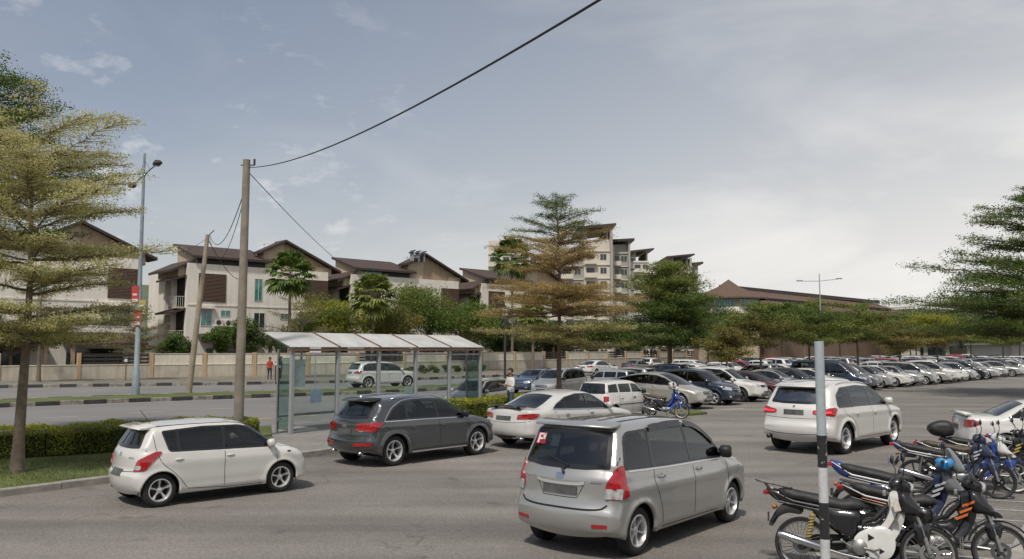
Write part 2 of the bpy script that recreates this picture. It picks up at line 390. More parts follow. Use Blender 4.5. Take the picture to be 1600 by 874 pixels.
def chipped(name, base, chip, sc, lo, hi):
    m = mat(name, base, .5); N, L = nodes_of(m); b = N['Principled BSDF']; c = N.new('ShaderNodeTexCoord')
    n = N.new('ShaderNodeTexNoise'); n.inputs['Scale'].default_value = sc; n.inputs['Detail'].default_value = 5; L.new(c.outputs['Object'], n.inputs['Vector'])
    r = N.new('ShaderNodeMapRange'); r.inputs[1].default_value = lo; r.inputs[2].default_value = hi; L.new(n.outputs[0], r.inputs[0])
    x = N.new('ShaderNodeMixRGB'); x.inputs[1].default_value = (*base, 1); x.inputs[2].default_value = (*chip, 1); L.new(r.outputs[0], x.inputs[0]); L.new(x.outputs[0], b.inputs['Base Color'])
    return m
M['pblack'] = chipped('chipped black paint', (0.022, 0.022, 0.024), (0.40, 0.40, 0.38), 26, .62, .66)
M['rubber'] = mat('rubber', (0.022, 0.021, 0.020), .85, noise=.2, nscale=20)
M['black plastic'] = mat('black plastic', (0.018, 0.018, 0.018), .55)
M['satin black'] = mat('satin black', (0.012, 0.012, 0.013), .3, coat=.3)
M['underbody'] = mat('underbody', (0.010, 0.010, 0.010), .95)
M['chrome'] = mat('chrome', (0.55, 0.56, 0.58), .2, metal=1)
M['alloy'] = mat('alloy', (0.66, 0.66, 0.66), .35, metal=.5)
M['alloy dark'] = mat('dark alloy', (0.15, 0.155, 0.16), .35, metal=.7)
M['brake'] = mat('brake disc', (0.10, 0.095, 0.09), .6, metal=.5)
def glass(name, tint, tint2, sc=1.4):
    """dark car glass over a dim cabin with seats and far windows faintly visible"""
    m = mat(name, tint, .03, coat=0); N, L = nodes_of(m); b = N['Principled BSDF']; b.inputs['Specular IOR Level'].default_value = .5
    c = N.new('ShaderNodeTexCoord'); n = N.new('ShaderNodeTexNoise'); n.inputs['Scale'].default_value = sc * 1.6; n.inputs['Detail'].default_value = 2
    L.new(c.outputs['Object'], n.inputs['Vector']); r = N.new('ShaderNodeMapRange'); r.inputs[1].default_value = .42; r.inputs[2].default_value = .6; L.new(n.outputs[0], r.inputs[0])
    x = N.new('ShaderNodeMixRGB'); x.inputs[1].default_value = (*tint, 1); x.inputs[2].default_value = (*tint2, 1); L.new(r.outputs[0], x.inputs[0]); L.new(x.outputs[0], b.inputs['Base Color'])
    return m
M['glass'] = glass('tinted car glass', (0.010, 0.011, 0.012), (0.035, 0.034, 0.032))
M['glass light'] = glass('pale reflecting car glass', (0.03, 0.035, 0.036), (0.10, 0.11, 0.105))
M['taillight'] = mat('red lens', (0.32, 0.010, 0.014), .12, coat=1, noise=.35, nscale=14)
M['clear lens'] = mat('clear lens', (0.50, 0.51, 0.52), .12, metal=.3, coat=1, noise=.4, nscale=16)
M['amber'] = mat('amber lens', (0.55, 0.20, 0.02), .15, coat=1)
M['brake lit'] = mat('lit brake light', (0.6, 0.01, 0.02), .15, coat=1, emit=(1.0, 0.03, 0.05), es=1.1)
M['plate'] = mat('black number plate', (0.05, 0.05, 0.05), .5, col2=(0.12, 0.12, 0.12), nscale=7)
def paint(name, col, metal=0.0, rough=.35, flake=.015, dirt=.03):
    return mat(name, col, rough, metal=metal, coat=1.0, coatr=.04, noise=dirt, nscale=1.6, n2=flake, n2s=3)
PA = {
 'white': paint('white car paint', (0.60, 0.59, 0.56)), 'pearl': paint('pearl white car paint', (0.55, 0.54, 0.52)),
 'silver': paint('silver car paint', (0.40, 0.40, 0.385), .55, .34), 'darkgrey': paint('dark grey car paint', (0.070, 0.078, 0.082), .55, .30),
 'champagne': paint('champagne car paint', (0.42, 0.40, 0.36), .5, .35), 'navy': paint('navy car paint', (0.022, 0.034, 0.060), .4, .3),
 'black': paint('black car paint', (0.014, 0.014, 0.016), .2, .3), 'maroon': paint('maroon car paint', (0.075, 0.016, 0.020), .4, .3),
 'grey': paint('grey car paint', (0.17, 0.175, 0.18), .6, .34), 'blue': paint('blue car paint', (0.06, 0.105, 0.17), .5, .3),
 'red': paint('red car paint', (0.30, 0.020, 0.018), .1, .35), 'gold': paint('sand car paint', (0.30, 0.25, 0.18), .5, .35)}
# ------------------------------------------------------------------ cars
def densify(P, step):
    o = []
    for i, a in enumerate(P):
        b = P[(i + 1) % len(P)]; k = max(1, int((b - a).length / step)); o += [a.lerp(b, t / k) for t in range(k)]
    return o
def inset2(poly, d):
    o = []; n = len(poly); ar = sum(poly[i - 1].x * poly[i].y - poly[i].x * poly[i - 1].y for i in range(n)); sg = 1 if ar > 0 else -1
    for i in range(n):
        a, b, e = poly[i - 1], poly[i], poly[(i + 1) % n]; d1 = (b - a).normalized(); d2 = (e - b).normalized()
        n1 = Vector((-d1.y, d1.x)) * sg; n2 = Vector((-d2.y, d2.x)) * sg; bis = n1 + n2
        bis = bis / max(.35, bis.length_squared / 2) if bis.length > 1e-4 else n1
        o.append(b + bis * d)
    return o
def glass_polys(dlo, splits, bz=.028):
    cz = sum(p[1] for p in dlo) / len(dlo); V2 = [Vector(p) for p in dlo]; out_ = []
    xs = [(-99, 0)] + sorted(splits) + [(99, 0)]
    def clip(poly, x0, sl, right):
        o = []; f = lambda p: (p.x - (x0 + sl * (p.y - cz))) * (1 if right else -1)
        for i in range(len(poly)):
            a, b = poly[i - 1], poly[i]; fa, fb = f(a), f(b)
            if (fa > 0) != (fb > 0): o.append(a.lerp(b, fa / (fa - fb)))
            if fb > 0: o.append(b)
        return o
    for (xa, sa), (xb, sb) in zip(xs, xs[1:]):
        p = clip(clip(V2, xa, sa, True), xb, sb, False)
        if len(p) >= 3: out_.append(inset2(p, bz))
    return out_
M['seat cloth'] = mat('dark seat cloth', (.05, .048, .045), .9, noise=.3, nscale=10); M['cabin trim'] = mat('cabin trim', (.03, .03, .03), .7)
def cabin_glass(name, tint, gl):
    m = bpy.data.materials.new(name); m.use_nodes = True; N, L = nodes_of(m); N.remove(N['Principled BSDF'])
    t = N.new('ShaderNodeBsdfTransparent'); t.inputs[0].default_value = (*tint, 1); g = N.new('ShaderNodeBsdfGlossy'); g.inputs['Roughness'].default_value = .02; g.inputs[0].default_value = (.9, .95, 1, 1)
    f = N.new('ShaderNodeLayerWeight'); f.inputs[0].default_value = .5; pw = N.new('ShaderNodeMath'); pw.operation = 'POWER'; L.new(f.outputs['Facing'], pw.inputs[0]); pw.inputs[1].default_value = 4
    a = N.new('ShaderNodeMath'); a.operation = 'MULTIPLY_ADD'; L.new(pw.outputs[0], a.inputs[0]); a.inputs[1].default_value = .75; a.inputs[2].default_value = gl; a.use_clamp = True
    x = N.new('ShaderNodeMixShader'); L.new(a.outputs[0], x.inputs[0]); L.new(t.outputs[0], x.inputs[1]); L.new(g.outputs[0], x.inputs[2]); L.new(x.outputs[0], N['Material Output'].inputs[0]); return m
M['cabin glass'] = cabin_glass('tinted side glass', (.34, .36, .36), .055); M['rear glass'] = cabin_glass('dark tinted rear glass', (.20, .22, .23), .075); M['front glass'] = cabin_glass('windscreen glass', (.45, .48, .48), .07); M['glass light'] = cabin_glass('pale reflecting rear glass', (.30, .32, .32), .22)
def lined(m):
    """inner face of the body shell shows the cabin lining"""
    N, L = nodes_of(m); o = N['Material Output']; src = o.inputs[0].links[0].from_socket; g = N.new('ShaderNodeNewGeometry'); d = N.new('ShaderNodeBsdfDiffuse'); d.inputs[0].default_value = (.045, .043, .04, 1); x = N.new('ShaderNodeMixShader')
    L.new(g.outputs['Backfacing'], x.inputs[0]); L.new(src, x.inputs[1]); L.new(d.outputs[0], x.inputs[2]); L.new(x.outputs[0], o.inputs[0])
for _m in PA.values(): lined(_m)
class Car:
    """A car body grown from its side profile: sides rounded into roof, nose and tail; lights, glass and trim laid on it."""
    def __init__(s, L, Wd, prof, ax, r, belt, sill=.24, tum=.30, g=.07, rr=.12, plan=(.10, .06), crown=(.10, .045, .09), arch=.05, flare=.012, crease=None, glass=None):
        s.L, s.W, s.ax, s.r = L, Wd / 2, ax, r
        s.parts = []
        top = catmull(prof, g * .62)                       # rear bottom -> over the roof -> front bottom
        n = len(top)
        tg = np.gradient(top, axis=0); tg /= np.linalg.norm(tg, axis=1)[:, None] + 1e-9
        nr = np.stack([-tg[:, 1], tg[:, 0]], 1)
        k = np.array([.1, .2, .4, .2, .1]); nr = np.stack([np.convolve(np.pad(nr[:, i], 2, 'edge'), k, 'valid') for i in (0, 1)], 1)
        nr /= np.linalg.norm(nr, axis=1)[:, None]
        ax_ = np.abs(nr[:, 0]) ** 1.5
        cr = np.where(nr[:, 0] > 0, crown[2], crown[0]) * ax_ + crown[1] * (1 - ax_)
        edge = top - nr * cr[:, None]
        beltz = lambda x: belt[0] + belt[1] * x
        # bottom path from the front backwards, with the two arches
        bot = []
        xf = edge[-1][0]; xr = edge[0][0]; zf, zr = edge[-1][1], edge[0][1]
        for i, xa in enumerate((ax[1], ax[0])):
            ra = r + arch
            zz = sill if i == 0 else sill
            h = zz - r; half = math.sqrt(max(ra * ra - h * h, .01)); a0 = math.atan2(h, half)
            if i == 0:
                bot.append((xa + half, min(zf, sill + .01)))
            else: bot.append((xa + half, sill))
            na = 16
            for q in range(1, na):
                a = a0 + (math.pi - 2 * a0) * q / na
                bot.append((xa + ra * math.cos(a), r + ra * math.sin(a)))
            bot.append((xa - half, sill if i == 0 else sill + .01))
            if i == 0:
                nx_ = max(3, int((ax[1] - ax[0] - 2 * half) / .12))
                for q in range(1, nx_):
                    bot.append((xa - half - (ax[1] - ax[0] - 2 * half) * q / nx_, sill))
        poly = np.array([tuple(e) for e in edge] + bot)
        # inset rings
        rings = []
        for d in (.018, .045, .08):
            q = edge[1:-1:1] - nr[1:-1:1] * d
            rings.append(q[::2] if d > .03 else q)
        rings = np.vstack(rings); D, _ = segdist(rings, edge[:-1], edge[1:])
        rings = rings[(D > .014) & inside(poly, rings)]
        keep = []
        for p in rings:                                     # thin out
            if all((p[0] - q[0]) ** 2 + (p[1] - q[1]) ** 2 > (g * .22) ** 2 for q in keep[-60:]): keep.append(p)
        xs = np.arange(edge[:, 0].min() + .08, edge[:, 0].max() - .08, g * .8)
        bl = np.array([(x, beltz(x) + dz) for x in xs for dz in (-.03, .0)])
        bl = bl[inside(poly, bl)]
        if len(bl):
            D, _ = segdist(bl, edge[:-1], edge[1:]); bl = bl[D > .06]
        extra = np.vstack([np.array(keep), bl]) if len(bl) else np.array(keep)
        ar = np.array([(xa + (r + arch + q) * math.cos(a), r + (r + arch + q) * math.sin(a)) for xa in ax for q in (.022, .048, .078, .115) for a in np.linspace(-.1, math.pi + .1, 30)])
        ar = ar[inside(poly, ar)]; Da, _ = segdist(ar, poly, np.roll(poly, -1, 0)); ar = ar[Da > .016]
        dd = np.sqrt(((extra[:, None] - ar[None]) ** 2).sum(2)).min(1); extra = np.vstack([ar, extra[dd > .02]])
        loops = [np.array([tuple(q) for q in densify(roundpoly(w, .03), .06)]) for w in glass_polys(*glass)] if glass else []
        ed = []
        if loops:
            allL = np.vstack(loops); b0 = len(poly)
            for lp in loops:
                ed += [(b0 + i, b0 + (i + 1) % len(lp)) for i in range(len(lp))]; b0 += len(lp)
            dd = np.sqrt(((extra[:, None] - allL[None]) ** 2).sum(2)).min(1); extra = np.vstack([allL, extra[dd > .02]])
        V, Fc = cdt_fill(poly, g, extra, ed)
        P = np.array([(v.x, v.y) for v in V])
        cen = np.array([P[list(f)].mean(0) for f in Fc]); cutf = np.zeros(len(Fc), bool)
        for lp in loops: cutf |= inside(lp, cen)
        D, I = segdist(P, edge[:-1], edge[1:])
        rrl = rr + .10 * np.abs(nr[I, 0]) * (P[:, 1] < beltz(P[:, 0]) + .05)
        x, z = P[:, 0], P[:, 1]
        hw = s.W * (1 - plan[0] * np.clip((x - ax[1] * .55) / (s.L / 2 - ax[1] * .55), 0, 1) ** 2.2 - plan[1] * np.clip((-x + ax[0] * .6) / (s.L / 2 + ax[0] * .6), 0, 1) ** 2.2)
        B = beltz(x) + (np.clip(x - max(p[0] for p in glass[0]) + .04, 0, 1) * .9 if glass else 0)
        y = hw - .05 * np.clip((.50 - z) / .3, 0, 1) ** 1.6
        up = np.clip((z - .52) / (B - .52), 0, 1)
        y -= .035 * up ** 3
        y -= .018 * np.clip((z - B) / .02, 0, 1) + tum * np.clip(z - B, 0, 2) + .12 * np.clip(z - B, 0, 2) ** 2
        if crease:                                          # feature line: shoulder bulge and lower sill rib
            for (cz, slope, amp, wd) in crease: y += amp * np.exp(-((z - (cz + slope * x)) / wd) ** 2) * (z < B)
        for xa in ax:
            q = np.sqrt((x - xa) ** 2 + (z - r) ** 2) - (r + arch)
            y += flare * np.exp(-(np.clip(q, 0, 9) / .055) ** 2) * (z < B)
        dd = np.clip(D, 0, rrl)
        y -= rrl - np.sqrt(np.maximum(rrl ** 2 - (rrl - dd) ** 2, 0))
        s.beltz = beltz
        NV = len(P)
        vs = [Vector((P[i, 0], y[i], P[i, 1])) for i in range(NV)] + [Vector((P[i, 0], -y[i], P[i, 1])) for i in range(NV)]
        fs = [tuple(reversed(f)) for f in Fc] + [tuple(i + NV for i in f) for f in Fc]; s.dropped = set(i for i in range(len(Fc)) if cutf[i]) | set(i + len(Fc) for i in range(len(Fc)) if cutf[i])
        # edge verts are poly verts 0..n-1 (kept order)
        T = [.93, .86, .79, .72, .64, .56, .48, .40, .30, .20, .10, 0, -.10, -.20, -.30, -.40, -.48, -.56, -.64, -.72, -.79, -.86, -.93]
        base = len(vs)
        for i in range(n):
            for t in T:
                c = cr[i] * t * t
                vs.append(Vector((top[i, 0] - nr[i, 0] * c, y[i] * t, top[i, 1] - nr[i, 1] * c)))
        m = len(T)
        for i in range(n - 1):
            row = [i] + [base + i * m + k for k in range(m)] + [i + NV]
            nxt = [i + 1] + [base + (i + 1) * m + k for k in range(m)] + [i + 1 + NV]
            for k in range(m + 1): fs.append((row[k], row[k + 1], nxt[k + 1], nxt[k]))
        # inward lips along the bottom and arches
        lip = list(range(n - 1, n + len(bot))) + [0]
        for sg, off in ((1, 0), (-1, NV)):
            prev = None
            for a in lip:
                v = vs[a + off]; vs.append(Vector((v.x, v.y - sg * .06, v.z))); cur = len(vs) - 1
                if prev is not None:
                    fs.append((prev[0], a + off, cur, prev[1]) if sg > 0 else (a + off, prev[0], prev[1], cur))
                prev = (a + off, cur)
        s.vs, s.fs, s.cutters = vs, fs, []; me = None
        s.bvh = BVHTree.FromPolygons(vs, [f for f in fs]); s.cz = (top[:, 1].max()) * .5
        s.body = s.add('body', me, 'PAINT')
        # dark underside and wheel wells
        u = MB(); wi = s.W - .30
        u.box(xr + .28, xf - .30, -wi, wi, sill - .03, .60)
        u.box(ax[0] + r + .12, ax[1] - r - .12, -s.W + .10, s.W - .10, sill + .02, sill + .2)
        u.box(xr + .14, ax[0] - r - .07, -s.W + .38, s.W - .38, sill + .06, .5)
        u.box(ax[1] + r + .07, xf - .16, -s.W + .26, s.W - .26, sill + .04, .5)
        for xa in ax:
            for sg in (1, -1):
                h = sill + .02 - r; a0 = math.asin(max(-1, min(1, h / (r + arch + .03))))
                pr = [((r + arch + .03), sg * (s.W - .09)), ((r + arch + .03), sg * (s.W - .34)), (.02, sg * (s.W - .35))]
                u.lathe(pr, 14, 'y', (xa, 0, r), 0, a0, math.pi - a0)
        s.add('underbody', u.mesh('underbody', M['underbody'], False), 'underbody')
    def finish(s, seats=True):
        """cut the glazed openings out of the shell and furnish the cabin"""
        V = s.vs; keep = []
        C = [(d, u, w, np.array([tuple(q) for q in p])) for d, u, w, p in s.cutters]
        A = np.array([tuple(v) for v in V]); ins = []
        for d, u, w, p in C:
            P2 = np.stack([A @ np.array(u), A @ np.array(w)], 1); ins.append(inside(p, P2))
        for i, f in enumerate(s.fs):
            if i in s.dropped: continue
            bad = False
            for (d, u, w, p), I in zip(C, ins):
                if any(I[k] for k in f):
                    n = (V[f[1]] - V[f[0]]).cross(V[f[2]] - V[f[0]]); c = sum((V[k] for k in f), Vector()) / len(f)
                    if n.dot(c - Vector((0, 0, .8))) < 0: n = -n
                    if n.length > 1e-9 and n.normalized().dot(d) > .25: bad = True; break
            if not bad: keep.append(f)
        me = new_mesh('body', V, keep, [PA['white']], None, True)
        bm = bmesh.new(); bm.from_mesh(me); bmesh.ops.recalc_face_normals(bm, faces=bm.faces[:])
        # make sure the shell faces outwards (cabin lining shows on the inner side)
        t = sum((f.normal.dot(f.calc_center_median() - Vector((0, 0, .8))) * f.calc_area() for f in bm.faces))
        if t < 0: bmesh.ops.reverse_faces(bm, faces=bm.faces[:])
        bmesh.ops.delete(bm, geom=[v for v in bm.verts if not v.link_faces], context='VERTS'); bm.to_mesh(me); bm.free(); me.update()
        s.parts[s.body] = ('body', me, 'PAINT', None, (0, 0, 0), (0, 0, 0))
        if seats:
            b = s.beltz(0); cab = MB(); xs0 = .05; L_ = s.ax[0] + .35
            cab.box(s.ax[0] - .1, s.ax[1] - .35, -s.W + .22, s.W - .22, .55, .62)
            for y in (-.36, .36):
                for x in ([xs0, L_ + .25] if s.L > 3.6 else [xs0, L_ + .2]):
                    q = MB(); puff(q, [(x - .12, .62), (x + .38, .66), (x + .38, .76), (x - .02, .74), (x - .16, b + .10), (x - .26, b + .12), (x - .24, b - .1)], .23, .06, .09); q.xform(Matrix.Translation((0, y, 0))); cab.merge(q)
                    q = MB(); puff(q, [(x - .16, b + .13), (x - .17, b + .27), (x - .26, b + .28), (x - .27, b + .14)], .12, .04, .09); q.xform(Matrix.Translation((0, y, 0))); cab.merge(q)
            s.add('seats', cab.mesh('seats', M['seat cloth'], True), 'seat cloth')
            dash = MB(); puff(dash, [(.62, .70), (.70, b - .02), (.86, b + .02), (1.05, b - .06), (1.05, .60), (.70, .60)], s.W - .22, .05, .12)
            s.add('dashboard', dash.mesh('dashboard', M['cabin trim'], True), 'cabin trim')
            sw = MB().tube([Vector((.50 - .06 * math.sin(a), -.36 + .17 * math.cos(a), b - .04 + .15 * math.sin(a))) for a in np.linspace(0, 2 * math.pi, 17)[:-1]], .014, 5, closed=True).tube([(.52, -.36, b - .06), (.68, -.36, b - .10)], .02, 5)
            s.add('steering_wheel', sw.mesh('steering_wheel', M['cabin trim'], True), 'cabin trim')
        return s
    def glaze(s, name, pts, az, mk, off=.008, el=0, rnd=.04, step=.07, border=.055):
        """window with a dark printed border; the shell behind it is cut away"""
        d = Vector((math.cos(R(az)) * math.cos(R(el)), math.sin(R(az)) * math.cos(R(el)), math.sin(R(el)))); u = Vector((-math.sin(R(az)), math.cos(R(az)), 0)); w = d.cross(u)
        P2 = [Vector((Vector(p).dot(u), Vector(p).dot(w))) for p in pts]; inner = inset2(P2, border)
        s.patch(name + '_border', pts, az, 'satin black', off, el, rnd, step, holes=[inner])
        s.cutters.append((d, u, w, inner))
        return s.patch(name, [u * q.x + w * q.y for q in inner], az, mk, off - .001, el, rnd * .6, step, parent=s.parts_len() - 1)
    def parts_len(s): return len(s.parts)
    def add(s, name, me, mk, parent=None, loc=(0, 0, 0), rot=(0, 0, 0)):
        s.parts.append((name, me, mk, parent, loc, rot)); return len(s.parts) - 1
    def cast(s, p, az, el=0):
        d = Vector((math.cos(R(az)) * math.cos(R(el)), math.sin(R(az)) * math.cos(R(el)), math.sin(R(el))))
        h, nn, _, _ = s.bvh.ray_cast(Vector(p) + d * 6, -d, 12)
        if h is None:
            h, nn, _, _ = s.bvh.find_nearest(Vector(p))
        if nn.dot(d) < 0: nn = -nn
        return h, nn
    def patch(s, name, pts, az, mk, off=.006, el=0, rnd=.03, step=.09, both=False, parent=None, skirt=.012, holes=()):
        for sg in ((1, -1) if both else (1,)):
            d = Vector((math.cos(R(az)) * math.cos(R(el)), math.sin(R(az)) * math.cos(R(el)) * sg, math.sin(R(el))))
            u = Vector((-math.sin(R(az)) * sg, math.cos(R(az)), 0)); w = d.cross(u)
            q = [Vector((p[0], p[1] * sg, p[2])) for p in pts]
            P2 = [Vector((p.dot(u), p.dot(w))) for p in q]
            if rnd: P2 = roundpoly(P2, rnd)
            d2 = []                                         # densify outline
            for i, a in enumerate(P2):
                b = P2[(i + 1) % len(P2)]; k = max(1, int((b - a).length / step)); d2 += [a.lerp(b, t / k) for t in range(k)]
            ex, ed, hl = None, [], []
            if holes:
                b0 = len(d2); H = []
                for h_ in holes:
                    h2 = [Vector((p[0], p[1])) if len(p) == 2 else Vector((Vector((p[0], p[1] * sg, p[2])).dot(u), Vector((p[0], p[1] * sg, p[2])).dot(w))) for p in h_]
                    h2 = densify(roundpoly(h2, .03 if len(h_[0]) == 3 else rnd * .6), step); hl.append(np.array([tuple(q) for q in h2])); ed += [(b0 + i, b0 + (i + 1) % len(h2)) for i in range(len(h2))]; b0 += len(h2); H += [tuple(q) for q in h2]
                ex = np.array(H)
            V, Fc = cdt_fill([tuple(p) for p in d2], step, ex, ed)
            if hl:
                PP = np.array([tuple(v) for v in V]); cen = np.array([PP[list(f)].mean(0) for f in Fc]); dr = np.zeros(len(Fc), bool)
                for h_ in hl: dr |= inside(h_, cen)
                Fc = [f for f, k in zip(Fc, dr) if not k]
            vs = []; back = []
            for v in V:
                o = u * v.x + w * v.y
                h, nn, _, _ = s.bvh.ray_cast(o + d * 6, -d, 12)
                if h is None: h, nn, _, _ = s.bvh.find_nearest(o + d * s.W)
                if nn.dot(d) < 0: nn = -nn
                vs.append(h + nn * off); back.append(h - nn * skirt)
            n = len(vs); fs = [tuple(f) for f in Fc]
            vv = vs + back
            E = set()
            for f in Fc:
                for a, b in zip(f, list(f[1:]) + [f[0]]): E.add((a, b))
            for (a, b) in E:
                if (b, a) not in E: fs.append((b, a, a + n, b + n))
            # orientation towards the viewer
            f0 = fs[0]; nn = (vv[f0[1]] - vv[f0[0]]).cross(vv[f0[2]] - vv[f0[0]])
            if nn.dot(d) < 0: fs = [tuple(reversed(f)) for f in fs]
            me = new_mesh(name, vv, fs, [M[mk] if mk in M else PA['white']], None, True)
            if hasattr(me, 'set_sharp_from_angle'): me.set_sharp_from_angle(angle=R(50))
            idx = s.add(name, me, mk, s.body if parent is None else parent)
        return idx
    def line(s, name, pts, az, mk, w=.012, off=.0015, el=0, both=False, smooth=True, skirt=.006):
        """thin ribbon following the body along a polyline"""
        for sg in ((1, -1) if both else (1,)):
            d = Vector((math.cos(R(az)) * math.cos(R(el)), math.sin(R(az)) * math.cos(R(el)) * sg, math.sin(R(el))))
            C = catmull([tuple((p[0], p[1] * sg, p[2])) for p in pts], .05) if smooth and len(pts) > 2 else np.array([Vector((p[0], p[1] * sg, p[2])) for a, b in zip(pts, pts[1:]) for p in [Vector(a).lerp(Vector(b), t / 8) for t in range(8)]] + [Vector((pts[-1][0], pts[-1][1] * sg, pts[-1][2]))])
            C = [Vector(c) for c in C]; vs = []
            for i, c in enumerate(C):
                t = C[min(i + 1, len(C) - 1)] - C[max(i - 1, 0)]; sd_ = t.cross(d).normalized()
                for k in (-1, 1):
                    o = c + sd_ * (w / 2 * k)
                    h, nn, _, _ = s.bvh.ray_cast(o - d * o.dot(d) + d * 6, -d, 12)
                    if h is None: h, nn, _, _ = s.bvh.find_nearest(o)
                    if nn.dot(d) < 0: nn = -nn
                    vs.append(h + nn * off)
            fs = [(2 * i, 2 * i + 1, 2 * i + 3, 2 * i + 2) for i in range(len(C) - 1)]
            me = new_mesh(name, vs, fs, [M[mk] if mk in M else PA['white']], None, True)
            s.add(name, me, mk, s.body)
    def wheels(s, style=5, rim='alloy', steer=0, tw=.20, rimr=None):
        R_ = s.r; rr = rimr or R_ * .66; y = s.W - .055
        key = (style, rim, R_, tw, rr)
        ty = MB().lathe([(rr - .01, tw / 2 - .012), (rr + .012, tw / 2 - .002), (R_ - .05, tw / 2 + .004), (R_ - .018, tw / 2 - .012), (R_, tw / 2 - .035), (R_, -tw / 2 + .035), (R_ - .018, -tw / 2 + .012), (rr, -tw / 2)], 36)
        tym = ty.mesh('tyre', M['rubber'], True)
        b = MB().lathe([(.001, -.04), (rr * .62, -.04), (rr * .62, -.06), (rr - .004, -.07)], 24)
        bm_ = b.mesh('wheel', M['brake'], True)
        rm = MB().lathe([(rr + .004, tw / 2 - .004), (rr - .012, tw / 2 + .002), (rr - .022, tw / 2 - .02), (rr - .03, -.05)], 36)
        rm.lathe([(.001, .062), (.03, .06), (.055, .045), (.06, .02)], 16)
        for k in range(style):
            a = 2 * math.pi * k / style + .3
            wdt0, wdt1 = (.050, .036) if style <= 6 else (.030, .022)
            if style == 5: wdt0, wdt1 = .052, .044
            o = []
            for (rad, wd, yo) in ((.035, wdt0 * .8, .052), (rr * .5, wdt1 * .85, .050), (rr - .02, wdt1 * 1.35, tw / 2 - .018)):
                for (q, yy) in ((-wd / 1, yo - .02), (-wd * .55, yo), (wd * .55, yo), (wd / 1, yo - .02)):
                    o.append(Vector((rad * math.cos(a) - q * math.sin(a) * .5, yy, rad * math.sin(a) + q * math.cos(a) * .5)))
            fs = [(i * 4 + j, i * 4 + j + 1, i * 4 + j + 5, i * 4 + j + 4) for i in range(2) for j in range(3)]
            # side walls of the spoke
            bb = len(o)
            for i in range(3):
                for j in (0, 3): v = o[i * 4 + j]; o.append(Vector((v.x, v.y - .045, v.z)))
            for i in range(2):
                fs += [(i * 4, i * 4 + 4, bb + i * 2 + 2, bb + i * 2), (i * 4 + 7, i * 4 + 3, bb + i * 2 + 1, bb + i * 2 + 3)]
            rm.add(o, fs)
        rmm = rm.mesh('rim', M[rim], True)
        if hasattr(rmm, 'set_sharp_from_angle'): rmm.set_sharp_from_angle(angle=R(40))
        for i, xa in enumerate(s.ax):
            for sg in (1, -1):
                yo = sg * (y - tw / 2)
                w = s.add('wheel', bm_, 'brake', None, (xa, yo, R_), (0, 0, (0 if sg > 0 else math.pi) + (steer if i else 0)))
                s.add('tyre', tym, 'rubber', w); s.add('rim', rmm, rim, w)
    def mirror(s, x, z, mk='PAINT', k=1.0):
        for sg in (1, -1):
            h, _ = s.cast((x, 0, z), 90 * sg)
            b = MB(); puff(b, [(-.05 * k, .02 * k), (-.06 * k, .12 * k), (.04 * k, .15 * k), (.08 * k, .06 * k), (.04 * k, -.02 * k)], .085 * k, .035, .04)
            b.xform(Matrix.Translation((h.x, h.y + sg * .10 * k, h.z - .03)))
            b.tube([(h.x + .02, h.y - sg * .02, h.z - .01), (h.x + .01, h.y + sg * .06, h.z + .02)], .022, 6)
            s.add('mirror', b.mesh('mirror', M.get(mk, PA['white']), True), mk)
    def handle(s, x, z, mk='PAINT'):
        for sg in (1, -1):
            h, nn = s.cast((x, 0, z), 90 * sg)
            b = MB(); puff(b, [(-.09, 0), (-.06, .018), (.06, .018), (.09, 0), (.06, -.016), (-.06, -.016)], .014, .012, .04)
            b.xform(Matrix.Translation(h + nn * .014))
            s.add('door_handle', b.mesh('door_handle', M.get(mk, PA['white']), True), mk, s.body)
    def rail(s, x0, x1, y, mk='chrome', r_=.016, lift=.045):
        for sg in (1, -1):
            p = []
            for t in np.linspace(0, 1, 9):
                x = x0 + (x1 - x0) * t; h, _ = s.cast((x, sg * y, 0), 0, 90)
                p.append(h + Vector((0, 0, lift * min(1, min(t, 1 - t) * 7 + .05))))
            s.add('roof_rail', MB().tube(p, r_, 6).mesh('roof_rail', M[mk], True), mk)
    def bar(s, name, pts, r_, mk, seg=6):
        s.add(name, MB().tube(pts, r_, seg).mesh(name, M[mk], True), mk)
    def instance(s, name, label, paintkey, loc, heading, group=None, cat='car', detail=3, scale=1.0, mats=None):
        """heading: direction vector (x,y)"""
        rz = math.atan2(heading[1], heading[0])
        root = thing(name, label, cat, (loc[0], loc[1], loc[2] if len(loc) > 2 else .008), rz, group)
        root.scale = (scale,) * 3
        objs = {}
        for i, (nm, me, mk, par, lc, rt) in enumerate(s.parts):
            if detail < 3 and nm in ('door_line', 'door_handle', 'badge', 'wiper', 'antenna', 'number_plate', 'glass_line', 'sticker', 'rain_visor'): continue
            if detail < 2 and nm in ('underbody', 'mirror', 'window_trim', 'rim', 'roof_rail', 'reflector', 'chrome_strip', 'fog_light', 'lower_grille'): continue
            o = link(nm, me, objs.get(par, root) if par is not None else root, lc, rt)
            objs[i] = o
            mm = (mats or {}).get(nm)
            if mk == 'PAINT' or mm:
                o.material_slots[0].link = 'OBJECT'; o.material_slots[0].material = mm or PA[paintkey]
        return root

def side_glass(c, dlo, splits, bz=.028, mk='cabin glass', trim='satin black', rnd=.05):
    """dlo: (x,z) outline of the whole glass area, splits: x of the pillars (x, slant)"""
    ps = glass_polys(dlo, splits, bz)
    c.patch('window_trim', [(x, 0, z) for x, z in dlo], 90, trim, .009, rnd=rnd, both=True, step=.055, skirt=.014, holes=[[(q.x, 0, q.y) for q in p] for p in ps])
    for p in ps: c.patch('window', [(q.x, 0, q.y) for q in p], 90, mk, .006, rnd=.03, both=True, step=.055, skirt=.004)

def doors(c, xs, z0, z1, rear=None):
    for ln in xs: c.line('door_line', [(x, 0, z) for x, z in ln], 90, 'underbody', .011, both=True)

